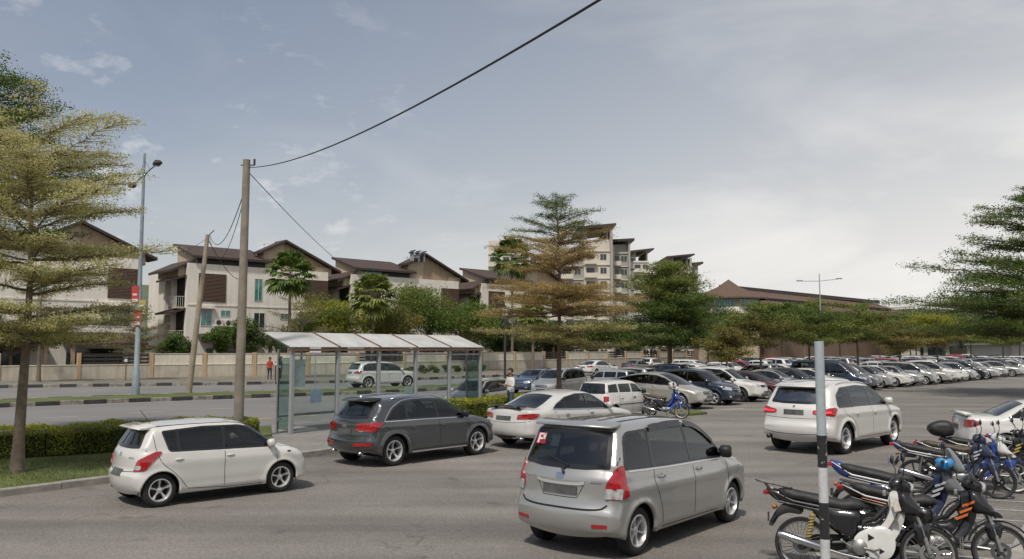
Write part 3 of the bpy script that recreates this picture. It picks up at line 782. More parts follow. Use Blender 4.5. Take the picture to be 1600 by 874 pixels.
def hatch_front(c, zl, w, grz=(.30, .62), hx=None, lamp='clear lens', chrome=True):
    xf = c.L / 2
    c.patch('headlight', [(xf - .10, w * .62, zl - .07), (xf - .04, w * .60, zl + .05), (xf - .5, w * 1.0, zl + .14), (xf - .42, w * 1.0, zl)], 38, lamp, .006, rnd=.05, both=True, step=.07)
    c.patch('grille', [(xf, -w * .48, zl - .08), (xf, w * .48, zl - .08), (xf, w * .52, zl + .03), (xf, -w * .52, zl + .03)], 0, 'satin black', .005, rnd=.03)
    if chrome: c.line('chrome_strip', [(xf, -w * .46, zl - .02), (xf, 0, zl - .03), (xf, w * .46, zl - .02)], 0, 'chrome', .03, .012)
    c.patch('lower_grille', [(xf, -w * .55, grz[0]), (xf, w * .55, grz[0]), (xf, w * .45, grz[0] + .15), (xf, -w * .45, grz[0] + .15)], 0, 'black plastic', .005, rnd=.04)
    c.patch('number_plate', [(xf, -.25, grz[0] + .13), (xf, .25, grz[0] + .13), (xf, .25, grz[0] + .24), (xf, -.25, grz[0] + .24)], 0, 'plate', .02, rnd=0)
    c.patch('fog_light', [(xf - .1, w * .68, grz[0] + .02), (xf - .1, w * .84, grz[0] + .04), (xf - .1, w * .82, grz[0] + .12), (xf - .1, w * .68, grz[0] + .11)], 25, 'clear lens', .005, rnd=.03, both=True)
def plate(c, z, w=.26, h=.055, az=180, mk='plate'):
    sx = -c.L / 2
    c.patch('number_plate', [(sx, -w, z - h), (sx, w, z - h), (sx, w, z + h), (sx, -w, z + h)], az, mk, .012, rnd=.01)
def screen(c, name, z0, z1, w0, w1, az, el=0, mk='glass', off=.006, bow=.03):
    """windscreen or rear window: trapezoid in the vertical plane, projected along az"""
    x = c.L / 2 * (1 if az == 0 else -1)
    pts = [(x, -w0, z0 + bow), (x, -w0 * .5, z0 + bow * .25), (x, w0 * .5, z0 + bow * .25), (x, w0, z0 + bow), (x, w1, z1 - bow * .3), (x, w1 * .5, z1), (x, -w1 * .5, z1), (x, -w1, z1 - bow * .3)]
    c.glaze(name, pts, az, ('front glass' if az == 0 else 'rear glass') if mk == 'glass' else mk, off + .003)

MODELS = {}
def m_swift():
    dlo = [(-1.17, .985), (-.1, .955), (.98, .93), (.90, 1.02), (.42, 1.345), (.2, 1.392), (-.5, 1.408), (-1.29, 1.36)]
    c = Car(3.70, 1.69, [(-1.74, .22), (-1.80, .30), (-1.85, .42), (-1.85, .60), (-1.80, .66), (-1.78, .80), (-1.76, .95), (-1.66, 1.13), (-1.50, 1.40), (-1.44, 1.445), (-1.2, 1.475), (-.6, 1.508), (-.1, 1.505), (.25, 1.468), (.46, 1.405), (.80, 1.20), (1.06, 1.01), (1.14, .975), (1.35, .93), (1.60, .84), (1.74, .72), (1.82, .60), (1.85, .45), (1.85, .32), (1.80, .20)],
            (-1.31, 1.07), .305, (.945, -.028), sill=.215, tum=.27, g=.052, rr=.10, plan=(.11, .07), crown=(.07, .04, .15), arch=.04, flare=.022, crease=[(.78, -.01, .012, .10), (.30, 0, .016, .05)], glass=(dlo, [(-.13, .02), (-1.0, -.05)], .028))
    side_glass(c, dlo, [(-.13, .02), (-1.0, -.05)])
    screen(c, 'windscreen', 1.01, 1.40, .62, .50, 0); screen(c, 'rear_window', 1.04, 1.385, .60, .47, 180)
    c.patch('taillight', [(-1.62, .80, .93), (-1.50, .84, 1.0), (-1.34, .84, 1.0), (-1.42, .84, .90), (-1.60, .80, .68), (-1.80, .66, .66), (-1.78, .68, .72), (-1.74, .72, .86)], 140, 'taillight', .015, rnd=.05, both=True, step=.04)
    c.patch('reversing_lamp', [(-1.80, .70, .70), (-1.68, .77, .70), (-1.66, .78, .77), (-1.78, .71, .77)], 140, 'clear lens', .024, rnd=.02, both=True, skirt=.005)
    doors(c, [[(-1.45, 1.43), (-1.42, 1.2), (-1.38, .98), (-1.30, .80), (-1.05, .58), (-.82, .30)], [(-.12, .93), (-.13, .6), (-.12, .25)], [(.93, .90), (.95, .6), (.90, .40), (.88, .25)]], 0, 0)
    c.line('door_line', [(-.83, 0, .30), (0, 0, .245), (.88, 0, .245)], 90, 'underbody', .010, both=True, smooth=False)
    c.line('door_line', [(-1.45, 0, 1.425), (-1.0, 0, 1.448), (-.5, 0, 1.455), (.1, 0, 1.44), (.40, 0, 1.39)], 90, 'underbody', .009, both=True)
    c.line('door_line', [(-1.85, .66, .665), (-1.85, 0, .63), (-1.85, -.66, .665)], 180, 'underbody', .012)
    c.line('door_line', [(1.70, .62, .80), (1.3, .70, .90), (1.05, .72, .96)], 60, 'underbody', .008, el=40, both=True)
    c.handle(-1.0, .84); c.handle(-.02, .84); c.mirror(.80, .97)
    sp_ = MB(); puff(sp_, [(-1.32, 1.458), (-1.60, 1.425), (-1.66, 1.40), (-1.56, 1.385), (-1.36, 1.41)], .56, .03, .06)
    c.add('spoiler', sp_.mesh('spoiler', PA['white'], True), 'PAINT')
    c.bar('antenna', [(-1.25, .0, 1.46), (-1.45, .0, 1.72)], .006, 'black plastic')
    hatch_front(c, .68, .74)
    c.patch('side_lamp', [(1.18, 0, .80), (1.26, 0, .80), (1.26, 0, .83), (1.18, 0, .83)], 90, 'black plastic', .004, both=True, rnd=.01)
    plate(c, .62, .24, .06); c.patch('badge', [(-1.8, -.05, .90), (-1.8, .05, .90), (-1.8, .05, .97), (-1.8, -.05, .97)], 180, 'chrome', .006, rnd=.03)
    c.patch('badge', [(-1.8, -.55, .88), (-1.8, -.38, .88), (-1.8, -.38, .905), (-1.8, -.55, .905)], 180, 'chrome', .004, rnd=.0)
    c.wheels(5, 'alloy', 0, .185, .205)
    return c.finish()
def m_suv():
    dlo = [(-1.70, 1.085), (-.5, 1.075), (1.06, 1.045), (.92, 1.16), (.52, 1.43), (.25, 1.505), (-.5, 1.545), (-1.10, 1.50), (-1.40, 1.36)]
    c = Car(4.63, 1.90, [(-2.12, .30), (-2.24, .38), (-2.31, .50), (-2.31, .66), (-2.26, .74), (-2.24, .90), (-2.22, 1.06), (-2.12, 1.16), (-1.86, 1.46), (-1.80, 1.535), (-1.70, 1.575), (-1.3, 1.625), (-.6, 1.652), (.0, 1.63), (.35, 1.575), (.62, 1.475), (.95, 1.26), (1.14, 1.13), (1.25, 1.09), (1.7, 1.03), (2.05, .93), (2.22, .82), (2.29, .66), (2.31, .48), (2.27, .34), (2.15, .24)],
            (-1.41, 1.40), .362, (1.055, -.02), sill=.27, tum=.33, g=.06, rr=.12, plan=(.12, .08), crown=(.14, .045, .16), arch=.05, flare=.026, crease=[(.93, -.015, .016, .05), (.36, 0, .018, .05)], glass=(dlo, [(-.04, -.12), (-1.02, .02)], .028))
    side_glass(c, dlo, [(-.04, -.12), (-1.02, .02)])
    c.line('chrome_strip', [(-1.74, 0, 1.072), (-.5, 0, 1.060), (1.08, 0, 1.03)], 90, 'chrome', .022, .010, both=True, smooth=False)
    c.line('chrome_strip', [(-1.74, 0, 1.075), (-1.44, 0, 1.375), (-1.10, 0, 1.52), (-.5, 0, 1.562), (.25, 0, 1.522), (.54, 0, 1.445)], 90, 'chrome', .022, .010, both=True)
    screen(c, 'windscreen', 1.13, 1.50, .68, .56, 0); screen(c, 'rear_window', 1.12, 1.49, .62, .50, 180)
    c.patch('taillight', [(-2.22, .42, .86), (-2.24, .46, 1.03), (-1.80, .94, 1.06), (-1.95, .92, .93), (-2.02, .88, .84)], 145, 'taillight', .015, rnd=.04, both=True, step=.04)
    c.patch('reflector', [(-2.3, .40, .50), (-2.3, .42, .575), (-2.08, .88, .60), (-2.10, .86, .53)], 160, 'taillight', .015, rnd=.02, both=True, step=.04)
    doors(c, [[(-1.72, 1.06), (-1.66, .92), (-1.35, .86), (-.98, .66), (-.86, .36)], [(-.02, 1.04), (.02, .7), (.0, .36)], [(1.02, 1.02), (1.06, .7), (.98, .36)]], 0, 0)
    c.line('door_line', [(-.86, 0, .36), (.98, 0, .36)], 90, 'underbody', .012, both=True, smooth=False)
    c.line('chrome_strip', [(-.90, 0, .305), (0, 0, .305), (.94, 0, .305)], 90, 'alloy', .035, .012, both=True, smooth=False)
    c.line('door_line', [(-2.3, .80, .76), (-2.3, 0, .73), (-2.3, -.80, .76)], 180, 'underbody', .014)
    c.handle(-.88, .90); c.handle(.14, .89); c.mirror(.86, 1.09, 'black plastic', 1.1)
    c.rail(-1.35, .42, .62, 'chrome', .02, .05)
    sp_ = MB(); puff(sp_, [(-1.55, 1.60), (-1.84, 1.572), (-1.93, 1.53), (-1.82, 1.515), (-1.58, 1.555)], .58, .03, .06)
    c.add('spoiler', sp_.mesh('spoiler', M['satin black'], True), 'satin black')
    c.bar('wiper', [(-2.13, 0, 1.16), (-2.03, .25, 1.22), (-2.06, .42, 1.2)], .010, 'black plastic')
    hatch_front(c, .78, .84)
    c.patch('badge', [(-2.2, -.09, .93), (-2.2, .09, .93), (-2.2, .09, 1.0), (-2.2, -.09, 1.0)], 180, 'chrome', .006, rnd=.03)
    c.patch('badge', [(-2.2, -.60, .84), (-2.2, -.48, .84), (-2.2, -.48, .875), (-2.2, -.60, .875)], 180, 'chrome', .004, rnd=.0)
    plate(c, .83, .26, .06)
    c.bar('exhaust', [(-2.20, .52, .33), (-2.02, .52, .34)], .035, 'chrome', 10); c.bar('exhaust', [(-2.20, -.52, .33), (-2.02, -.52, .34)], .035, 'chrome', 10)
    c.wheels(5, 'alloy', 0, .235, .245)
    return c.finish()
def m_mpv():
    dlo = [(-1.66, 1.085), (-.6, 1.045), (1.10, 1.005), (1.0, 1.09), (.52, 1.42), (.25, 1.515), (-.6, 1.555), (-1.45, 1.535), (-1.56, 1.47)]
    c = Car(4.14, 1.66, [(-1.94, .25), (-2.03, .34), (-2.07, .46), (-2.06, .60), (-2.02, .655), (-1.99, .80), (-1.985, .98), (-1.93, 1.08), (-1.80, 1.36), (-1.69, 1.56), (-1.62, 1.61), (-1.4, 1.640), (-.8, 1.662), (-.2, 1.655), (.25, 1.61), (.55, 1.53), (.95, 1.28), (1.24, 1.08), (1.34, 1.03), (1.62, .97), (1.86, .87), (1.99, .72), (2.05, .58), (2.07, .42), (2.04, .30), (1.95, .22)],
            (-1.36, 1.30), .305, (1.015, -.03), sill=.245, tum=.20, g=.055, rr=.09, plan=(.11, .05), crown=(.10, .035, .14), arch=.05, flare=.022, crease=[(.80, -.015, .014, .06), (.33, 0, .014, .05)], glass=(dlo, [(.02, -.05), (-.98, .10)], .03))
    side_glass(c, dlo, [(.02, -.05), (-.98, .10)], bz=.03)
    c.line('chrome_strip', [(-1.60, 0, 1.065), (-.6, 0, 1.028), (1.06, 0, .985)], 90, 'alloy', .014, .008, both=True, smooth=False)
    screen(c, 'windscreen', 1.08, 1.53, .64, .55, 0); screen(c, 'rear_window', 1.075, 1.55, .66, .575, 180)
    c.patch('taillight', [(-1.80, .75, 1.14), (-1.70, .78, 1.14), (-1.69, .80, .98), (-1.63, .81, .775), (-1.80, .78, .745), (-1.96, .69, .755), (-1.96, .70, .93)], 140, 'taillight', .015, rnd=.035, both=True, step=.04)
    c.patch('reversing_lamp', [(-1.95, .68, .755), (-1.76, .77, .75), (-1.74, .77, .87), (-1.94, .69, .88)], 140, 'clear lens', .030, rnd=.02, both=True, skirt=.005)
    c.patch('reflector', [(-2.04, .50, .40), (-2.0, .70, .41), (-2.0, .70, .455), (-2.04, .50, .45)], 165, 'taillight', .006, rnd=.01, both=True)
    doors(c, [[(-1.0, 1.04), (-1.02, .9), (-.90, .66), (-.84, .45), (-.84, .30)], [(.04, 1.02), (.06, .7), (.04, .30)], [(1.06, .98), (1.10, .7), (1.02, .45), (.96, .30)]], 0, 0)
    c.line('door_line', [(-.84, 0, .29), (.96, 0, .29)], 90, 'underbody', .012, both=True, smooth=False)
    c.line('door_line', [(-2.05, .66, .68), (-2.05, .6, .635), (-2.05, 0, .615), (-2.05, -.6, .635), (-2.05, -.66, .68)], 180, 'underbody', .022)
    c.line('door_line', [(-1.97, .71, 1.5), (-1.97, .715, 1.15)], 180, 'underbody', .01, smooth=False); c.line('door_line', [(-1.97, -.71, 1.5), (-1.97, -.715, 1.15)], 180, 'underbody', .01, smooth=False)
    c.line('door_line', [(-1.99, .36, .93), (-1.99, .30, .915), (-1.99, -.30, .915), (-1.99, -.36, .93)], 180, 'alloy', .035, .012)
    c.line('door_line', [(-1.99, .35, .90), (-1.99, .26, .74), (-1.99, -.26, .74), (-1.99, -.35, .90)], 180, 'underbody', .009, smooth=False)
    c.handle(-.84, .925, 'chrome'); c.handle(.20, .915, 'chrome'); c.mirror(.92, 1.05, 'black plastic', 1.05)
    sp_ = MB(); puff(sp_, [(-1.45, 1.65), (-1.66, 1.630), (-1.73, 1.598), (-1.66, 1.582), (-1.45, 1.605)], .61, .03, .05)
    c.add('spoiler', sp_.mesh('spoiler', PA['white'], True), 'PAINT')
    for y_ in (-.36, -.12, .12, .36):
        c.line('roof_rib', [(-1.3, y_, 1.7), (.1, y_, 1.7)], 0, 'PAINT', .06, .012, el=90, smooth=False)
    for sg in (1, -1):                                     # rain visors over the door glass
        pass
    c.line('rain_visor', [(-.92, 0, 1.535), (-.4, 0, 1.548), (-.02, 0, 1.538)], 90, 'satin black', .075, .03, both=True)
    c.line('rain_visor', [(.06, 0, 1.532), (.28, 0, 1.50), (.55, 0, 1.385), (.80, 0, 1.22)], 90, 'satin black', .07, .03, both=True)
    c.bar('wiper', [(-1.945, -.02, 1.06), (-1.93, -.10, 1.12), (-1.85, .30, 1.23)], .011, 'black plastic'); c.bar('wiper', [(-1.96, -.06, 1.0), (-1.95, -.02, 1.09)], .02, 'black plastic')
    hatch_front(c, .70, .74)
    c.patch('badge', [(-1.99, -.06, .96), (-1.99, .06, .96), (-1.99, .06, 1.03), (-1.99, -.06, 1.03)], 180, 'chrome', .007, rnd=.03)
    c.patch('badge', [(-1.99, -.58, .925), (-1.99, -.44, .925), (-1.99, -.44, .945), (-1.99, -.58, .945)], 180, 'chrome', .004, rnd=0)
    c.patch('badge', [(-1.99, .42, .95), (-1.99, .60, .95), (-1.99, .60, .97), (-1.99, .42, .97)], 180, 'chrome', .004, rnd=0)
    c.patch('number_plate', [(-2, -.26, .77), (-2, .26, .77), (-2, .26, .88), (-2, -.26, .88)], 180, 'plate', .012, rnd=.01)
    c.wheels(6, 'alloy', 0, .185, .20)
    return c.finish()
def m_bigsuv(lit=True):
    dlo = [(-1.86, 1.155), (-.5, 1.14), (1.16, 1.11), (1.02, 1.23), (.60, 1.52), (.3, 1.605), (-.5, 1.655), (-1.45, 1.62), (-1.78, 1.45)]
    c = Car(4.90, 1.96, [(-2.24, .30), (-2.36, .40), (-2.44, .54), (-2.44, .72), (-2.38, .80), (-2.36, 1.0), (-2.33, 1.14), (-2.24, 1.24), (-2.02, 1.56), (-1.94, 1.65), (-1.8, 1.695), (-1.3, 1.745), (-.6, 1.765), (.0, 1.745), (.40, 1.69), (.70, 1.59), (1.02, 1.36), (1.26, 1.20), (1.38, 1.155), (1.85, 1.09), (2.2, .98), (2.36, .86), (2.43, .68), (2.45, .48), (2.40, .34), (2.28, .26)],
            (-1.47, 1.46), .385, (1.125, -.02), sill=.31, tum=.28, g=.07, rr=.12, plan=(.11, .07), crown=(.13, .045, .16), arch=.05, flare=.028, crease=[(.98, -.01, .018, .05), (.42, 0, .014, .05)], glass=(dlo, [(.0, -.10), (-1.05, .03)], .028))
    side_glass(c, dlo, [(.0, -.10), (-1.05, .03)])
    screen(c, 'windscreen', 1.20, 1.60, .70, .58, 0); screen(c, 'rear_window', 1.22, 1.60, .70, .60, 180, mk='glass light')
    tl = 'brake lit' if lit else 'taillight'
    c.patch('taillight', [(-2.38, .52, 1.0), (-2.38, .52, 1.08), (-2.1, .96, 1.16), (-1.98, .96, 1.12), (-2.12, .95, .96)], 150, 'taillight', .015, rnd=.04, both=True, step=.04)
    if lit:
        c.patch('brake_light', [(-2.38, .58, 1.02), (-2.38, .58, 1.05), (-2.2, .90, 1.07), (-2.2, .90, 1.025)], 150, 'brake lit', .022, rnd=.01, both=True, step=.04)
        c.patch('high_brake_light', [(-2, -.12, 1.655), (-2, .12, 1.655), (-2, .12, 1.68), (-2, -.12, 1.68)], 180, 'brake lit', .03, rnd=.005)
    c.line('door_line', [(-2.35, .96, .93), (-2.35, .8, .90), (-2.35, 0, .88), (-2.35, -.8, .90), (-2.35, -.96, .93)], 180, 'underbody', .010)
    c.line('door_line', [(-2.4, .90, .58), (-2.4, .6, .52), (-2.4, -.6, .52), (-2.4, -.90, .58)], 180, 'underbody', .012)
    doors(c, [[(-1.6, 1.12), (-1.5, .98), (-1.15, .85), (-.92, .60), (-.88, .38)], [(.0, 1.10), (.04, .7), (.0, .38)], [(1.12, 1.08), (1.14, .7), (1.02, .38)]], 0, 0)
    c.line('door_line', [(-.88, 0, .38), (1.02, 0, .38)], 90, 'underbody', .012, both=True, smooth=False)
    c.handle(-.92, .97); c.handle(.16, .96); c.mirror(.95, 1.16, 'PAINT', 1.15)
    c.rail(-1.5, .45, .64, 'alloy', .018, .03)
    sp_ = MB(); puff(sp_, [(-1.7, 1.72), (-1.98, 1.69), (-2.12, 1.645), (-1.95, 1.625), (-1.7, 1.67)], .64, .03, .07)
    c.add('spoiler', sp_.mesh('spoiler', PA['white'], True), 'PAINT')
    hatch_front(c, .84, .86); plate(c, 1.03, .26, .06)
    c.patch('badge', [(-2.3, -.03, 1.14), (-2.3, .03, 1.14), (-2.3, .03, 1.19), (-2.3, -.03, 1.19)], 180, 'chrome', .006, rnd=.04)
    for sg in (1, -1): c.bar('exhaust', [(-2.42, sg * .66, .40), (-2.2, sg * .66, .42)], .05, 'satin black', 10)
    c.wheels(5, 'alloy', 0, .26, .26)
    return c.finish()
def m_sedan():
    dlo = [(-1.42, 1.03), (-.5, .985), (1.02, .945), (.92, 1.03), (.45, 1.29), (.15, 1.365), (-.35, 1.375), (-.85, 1.30), (-1.25, 1.14)]
    c = Car(4.88, 1.84, [(-2.28, .26), (-2.38, .34), (-2.44, .46), (-2.44, .68), (-2.41, .80), (-2.37, .95), (-2.30, 1.035), (-2.15, 1.055), (-1.85, 1.075), (-1.55, 1.16), (-1.15, 1.325), (-.80, 1.42), (-.3, 1.462), (.1, 1.455), (.42, 1.395), (.80, 1.21), (1.12, 1.03), (1.25, .985), (1.7, .92), (2.1, .82), (2.32, .69), (2.42, .54), (2.44, .40), (2.40, .30), (2.30, .22)],
            (-1.37, 1.405), .328, (.965, -.035), sill=.235, tum=.36, g=.06, rr=.11, plan=(.12, .09), crown=(.15, .04, .16), arch=.045, flare=.020, crease=[(.84, -.035, .016, .05), (.32, 0, .014, .05)], glass=(dlo, [(-.02, -.08), (-.92, .08)], .022))
    side_glass(c, dlo, [(-.02, -.08), (-.92, .08)], bz=.022)
    c.line('chrome_strip', [(-1.44, 0, 1.018), (-.5, 0, .975), (1.0, 0, .932)], 90, 'chrome', .018, .009, both=True, smooth=False)
    screen(c, 'windscreen', 1.03, 1.40, .66, .54, 0)
    c.glaze('rear_window', [(-1.82, -.60, 1.0), (-1.86, 0, 1.0), (-1.82, .60, 1.0), (-1.0, .50, 1.3), (-.98, 0, 1.3), (-1.0, -.50, 1.3)], 180, 'rear glass', .009, el=60, rnd=.05)
    c.patch('taillight', [(-2.40, .46, .78), (-2.38, .50, .90), (-2.15, .85, .94), (-1.98, .90, .92), (-2.14, .88, .80)], 150, 'taillight', .015, rnd=.03, both=True, step=.04)
    sp_ = MB(); puff(sp_, [(-2.10, 1.10), (-2.34, 1.115), (-2.36, 1.10), (-2.3, 1.085), (-2.10, 1.075)], .56, .015, .06)
    sp_.box(-2.3, -2.2, .38, .42, 1.03, 1.09); sp_.box(-2.3, -2.2, -.42, -.38, 1.03, 1.09)
    c.add('spoiler', sp_.mesh('spoiler', M['satin black'], True), 'satin black')
    doors(c, [[(-1.40, 1.02), (-1.30, .85), (-1.0, .60), (-.95, .30)], [(-.02, .98), (.0, .6), (-.02, .30)], [(1.0, .93), (1.03, .6), (.95, .30)]], 0, 0)
    c.line('door_line', [(-.95, 0, .295), (.95, 0, .295)], 90, 'underbody', .012, both=True, smooth=False)
    c.line('door_line', [(-2.4, .80, .74), (-2.4, .45, .70), (-2.4, -.45, .70), (-2.4, -.80, .74)], 180, 'underbody', .01)
    c.handle(-.90, .86, 'chrome'); c.handle(.12, .85, 'chrome'); c.mirror(.86, .99)
    hatch_front(c, .66, .80); plate(c, .80, .26, .055)
    c.patch('lower_grille', [(-2.4, -.45, .27), (-2.4, .45, .27), (-2.4, .40, .36), (-2.4, -.40, .36)], 180, 'black plastic', .004)
    for sg in (1, -1): c.bar('exhaust', [(-2.40, sg * .60, .30), (-2.2, sg * .60, .31)], .03, 'chrome', 10)
    c.wheels(8, 'alloy', 0, .215, .22)
    return c.finish()
def m_oldsedan():
    dlo = [(-1.22, .975), (.90, .935), (.80, 1.02), (.42, 1.26), (.1, 1.305), (-.5, 1.295), (-.80, 1.24)]
    c = Car(4.35, 1.68, [(-2.06, .25), (-2.14, .34), (-2.17, .46), (-2.16, .70), (-2.13, .92), (-2.06, 1.0), (-1.9, 1.02), (-1.50, 1.03), (-1.40, 1.04), (-1.2, 1.14), (-.85, 1.31), (-.6, 1.37), (-.2, 1.395), (.2, 1.385), (.45, 1.34), (.75, 1.17), (1.0, 1.0), (1.1, .96), (1.6, .90), (1.98, .80), (2.12, .68), (2.17, .50), (2.16, .36), (2.06, .24)],
            (-1.27, 1.28), .30, (.945, -.02), sill=.24, tum=.34, g=.07, rr=.10, plan=(.09, .07), crown=(.11, .035, .12), arch=.04, flare=.014, crease=[(.70, 0, .012, .04)], glass=(dlo, [(-.05, -.05), (-.90, .03)], .022))
    side_glass(c, dlo, [(-.05, -.05), (-.90, .03)], bz=.022)
    screen(c, 'windscreen', 1.0, 1.34, .62, .52, 0)
    c.glaze('rear_window', [(-1.42, -.58, 1.0), (-1.44, 0, 1.0), (-1.42, .58, 1.0), (-.80, .48, 1.3), (-.78, 0, 1.3), (-.80, -.48, 1.3)], 180, 'rear glass', .009, el=55, rnd=.04)
    c.patch('taillight', [(-2.13, .52, .74), (-2.12, .54, .90), (-1.98, .78, .92), (-1.80, .82, .84), (-1.95, .80, .76)], 150, 'taillight', .015, rnd=.03, both=True, step=.04)
    sp_ = MB(); puff(sp_, [(-1.92, 1.055), (-2.08, 1.075), (-2.14, 1.07), (-2.11, 1.01), (-2.0, 1.005)], .66, .02, .05)
    c.add('spoiler', sp_.mesh('spoiler', PA['white'], True), 'PAINT')
    doors(c, [[(-1.2, .96), (-1.1, .8), (-.9, .55), (-.88, .30)], [(-.05, .94), (-.03, .6), (-.05, .30)], [(.9, .92), (.92, .6), (.86, .30)]], 0, 0)
    c.handle(-.80, .82); c.handle(.08, .82); c.mirror(.75, .97)
    hatch_front(c, .66, .74); plate(c, .72, .25, .055); c.wheels(7, 'alloy', 0, .19, .19)
    return c.finish()
def m_lift():
    dlo = [(-1.62, 1.07), (-.5, .985), (1.06, .90), (.98, .98), (.58, 1.19), (.2, 1.30), (-.3, 1.33), (-.9, 1.27), (-1.4, 1.16)]
    c = Car(4.39, 1.70, [(-2.06, .26), (-2.14, .36), (-2.19, .50), (-2.17, .74), (-2.12, .96), (-2.05, 1.09), (-1.92, 1.14), (-1.5, 1.235), (-1.0, 1.345), (-.5, 1.415), (-.1, 1.425), (.3, 1.385), (.62, 1.28), (1.0, 1.09), (1.28, .95), (1.5, .88), (1.85, .79), (2.06, .70), (2.15, .56), (2.19, .42), (2.15, .30), (2.05, .21)],
            (-1.30, 1.25), .31, (.96, -.055), sill=.225, tum=.33, g=.07, rr=.11, plan=(.13, .08), crown=(.13, .04, .17), arch=.045, flare=.02, crease=[(.80, -.05, .014, .05)], glass=(dlo, [(.10, -.08), (-.95, .10), (.88, 0)], .02))
    side_glass(c, dlo, [(.10, -.08), (-.95, .10), (.88, 0)], bz=.02)
    screen(c, 'windscreen', .93, 1.36, .66, .52, 0)
    c.glaze('rear_window', [(-1.95, -.55, 1.1), (-1.95, .55, 1.1), (-1.1, .48, 1.3), (-1.1, -.48, 1.3)], 180, 'rear glass', .009, el=70, rnd=.05)
    c.patch('taillight', [(-2.12, .55, .86), (-2.1, .57, 1.04), (-1.85, .82, 1.06), (-1.90, .82, .90)], 150, 'taillight', .015, rnd=.03, both=True, step=.04)
    doors(c, [[(-1.5, 1.04), (-1.3, .85), (-1.0, .6), (-.9, .28)], [(.08, .96), (.1, .6), (.08, .28)], [(1.0, .9), (1.05, .6), (.9, .28)]], 0, 0)
    c.handle(-.85, .88); c.handle(.2, .85); c.mirror(.90, .93)
    hatch_front(c, .66, .76); plate(c, .75); c.wheels(10, 'alloy', 0, .19, .21)
    return c.finish()
def m_cross():
    dlo = [(-1.80, 1.06), (-.5, 1.04), (1.12, 1.01), (1.0, 1.10), (.52, 1.43), (.2, 1.56), (-.5, 1.60), (-1.55, 1.54)]
    c = Car(4.55, 1.79, [(-2.08, .30), (-2.20, .38), (-2.26, .52), (-2.26, .70), (-2.20, .80), (-2.18, 1.05), (-2.08, 1.18), (-1.88, 1.50), (-1.82, 1.58), (-1.5, 1.64), (-.8, 1.69), (-.1, 1.69), (.30, 1.63), (.60, 1.50), (.98, 1.25), (1.25, 1.08), (1.4, 1.04), (1.85, .98), (2.12, .88), (2.22, .74), (2.27, .55), (2.27, .40), (2.22, .30), (2.12, .24)],
            (-1.35, 1.29), .355, (1.02, -.015), sill=.29, tum=.25, g=.075, rr=.10, plan=(.11, .06), crown=(.12, .04, .15), arch=.05, flare=.025, crease=[(.86, -.02, .014, .05)], glass=(dlo, [(.0, -.06), (-1.0, .03), (.86, 0)], .024))
    side_glass(c, dlo, [(.0, -.06), (-1.0, .03), (.86, 0)], bz=.024)
    screen(c, 'windscreen', 1.08, 1.56, .68, .57, 0); screen(c, 'rear_window', 1.16, 1.52, .64, .54, 180)
    c.patch('taillight', [(-2.2, .55, .95), (-2.15, .58, 1.12), (-1.9, .86, 1.14), (-1.95, .87, .95)], 145, 'taillight', .015, rnd=.03, both=True, step=.04)
    doors(c, [[(-1.6, 1.02), (-1.3, .9), (-1.0, .62), (-.92, .34)], [(.0, 1.0), (.02, .6), (.0, .34)], [(1.06, .98), (1.1, .6), (.92, .34)]], 0, 0)
    c.handle(-.88, .90); c.handle(.15, .89); c.mirror(.92, 1.05); c.rail(-1.5, .3, .56, 'alloy', .018, .035)
    hatch_front(c, .80, .80); plate(c, .86); c.wheels(5, 'alloy dark', 0, .22, .235)
    return c.finish()
def m_box():
    dlo = [(-1.56, .95), (.80, .915), (.72, 1.0), (.40, 1.28), (.15, 1.325), (-1.0, 1.33), (-1.46, 1.30)]
    c = Car(3.50, 1.49, [(-1.68, .24), (-1.73, .36), (-1.75, .50), (-1.72, .72), (-1.69, .92), (-1.60, 1.20), (-1.54, 1.33), (-1.46, 1.37), (-1.0, 1.41), (-.4, 1.425), (.2, 1.41), (.45, 1.35), (.72, 1.14), (.90, .98), (1.0, .94), (1.35, .88), (1.60, .77), (1.70, .62), (1.75, .46), (1.74, .32), (1.66, .22)],
            (-1.15, 1.10), .27, (.90, -.01), sill=.22, tum=.25, g=.07, rr=.09, plan=(.09, .05), crown=(.08, .03, .10), arch=.04, flare=.014, crease=[(.62, 0, .012, .04)], glass=(dlo, [(-.03, -.04), (-.86, -.04)], .04))
    side_glass(c, dlo, [(-.03, -.04), (-.86, -.04)], bz=.04, trim='PAINT')
    screen(c, 'windscreen', .99, 1.35, .56, .48, 0); screen(c, 'rear_window', .94, 1.32, .58, .50, 180)
    c.patch('taillight', [(-1.7, .58, .66), (-1.7, .58, .86), (-1.58, .72, .86), (-1.58, .72, .66)], 150, 'taillight', .015, rnd=.02, both=True, step=.04)
    c.line('chrome_strip', [(-1.5, 0, .55), (0, 0, .55), (.75, 0, .55)], 90, 'black plastic', .03, .01, both=True, smooth=False)
    doors(c, [[(-.88, .92), (-.86, .6), (-.80, .27)], [(-.03, .9), (-.02, .6), (-.03, .27)], [(.80, .9), (.80, .6), (.78, .27)]], 0, 0)
    c.handle(-.72, .78); c.handle(.10, .78, 'black plastic'); c.mirror(.66, .95, 'black plastic')
    hatch_front(c, .66, .66, (.26, .5), chrome=False); plate(c, .60); c.wheels(6, 'alloy', 0, .16, .165)
    return c.finish()
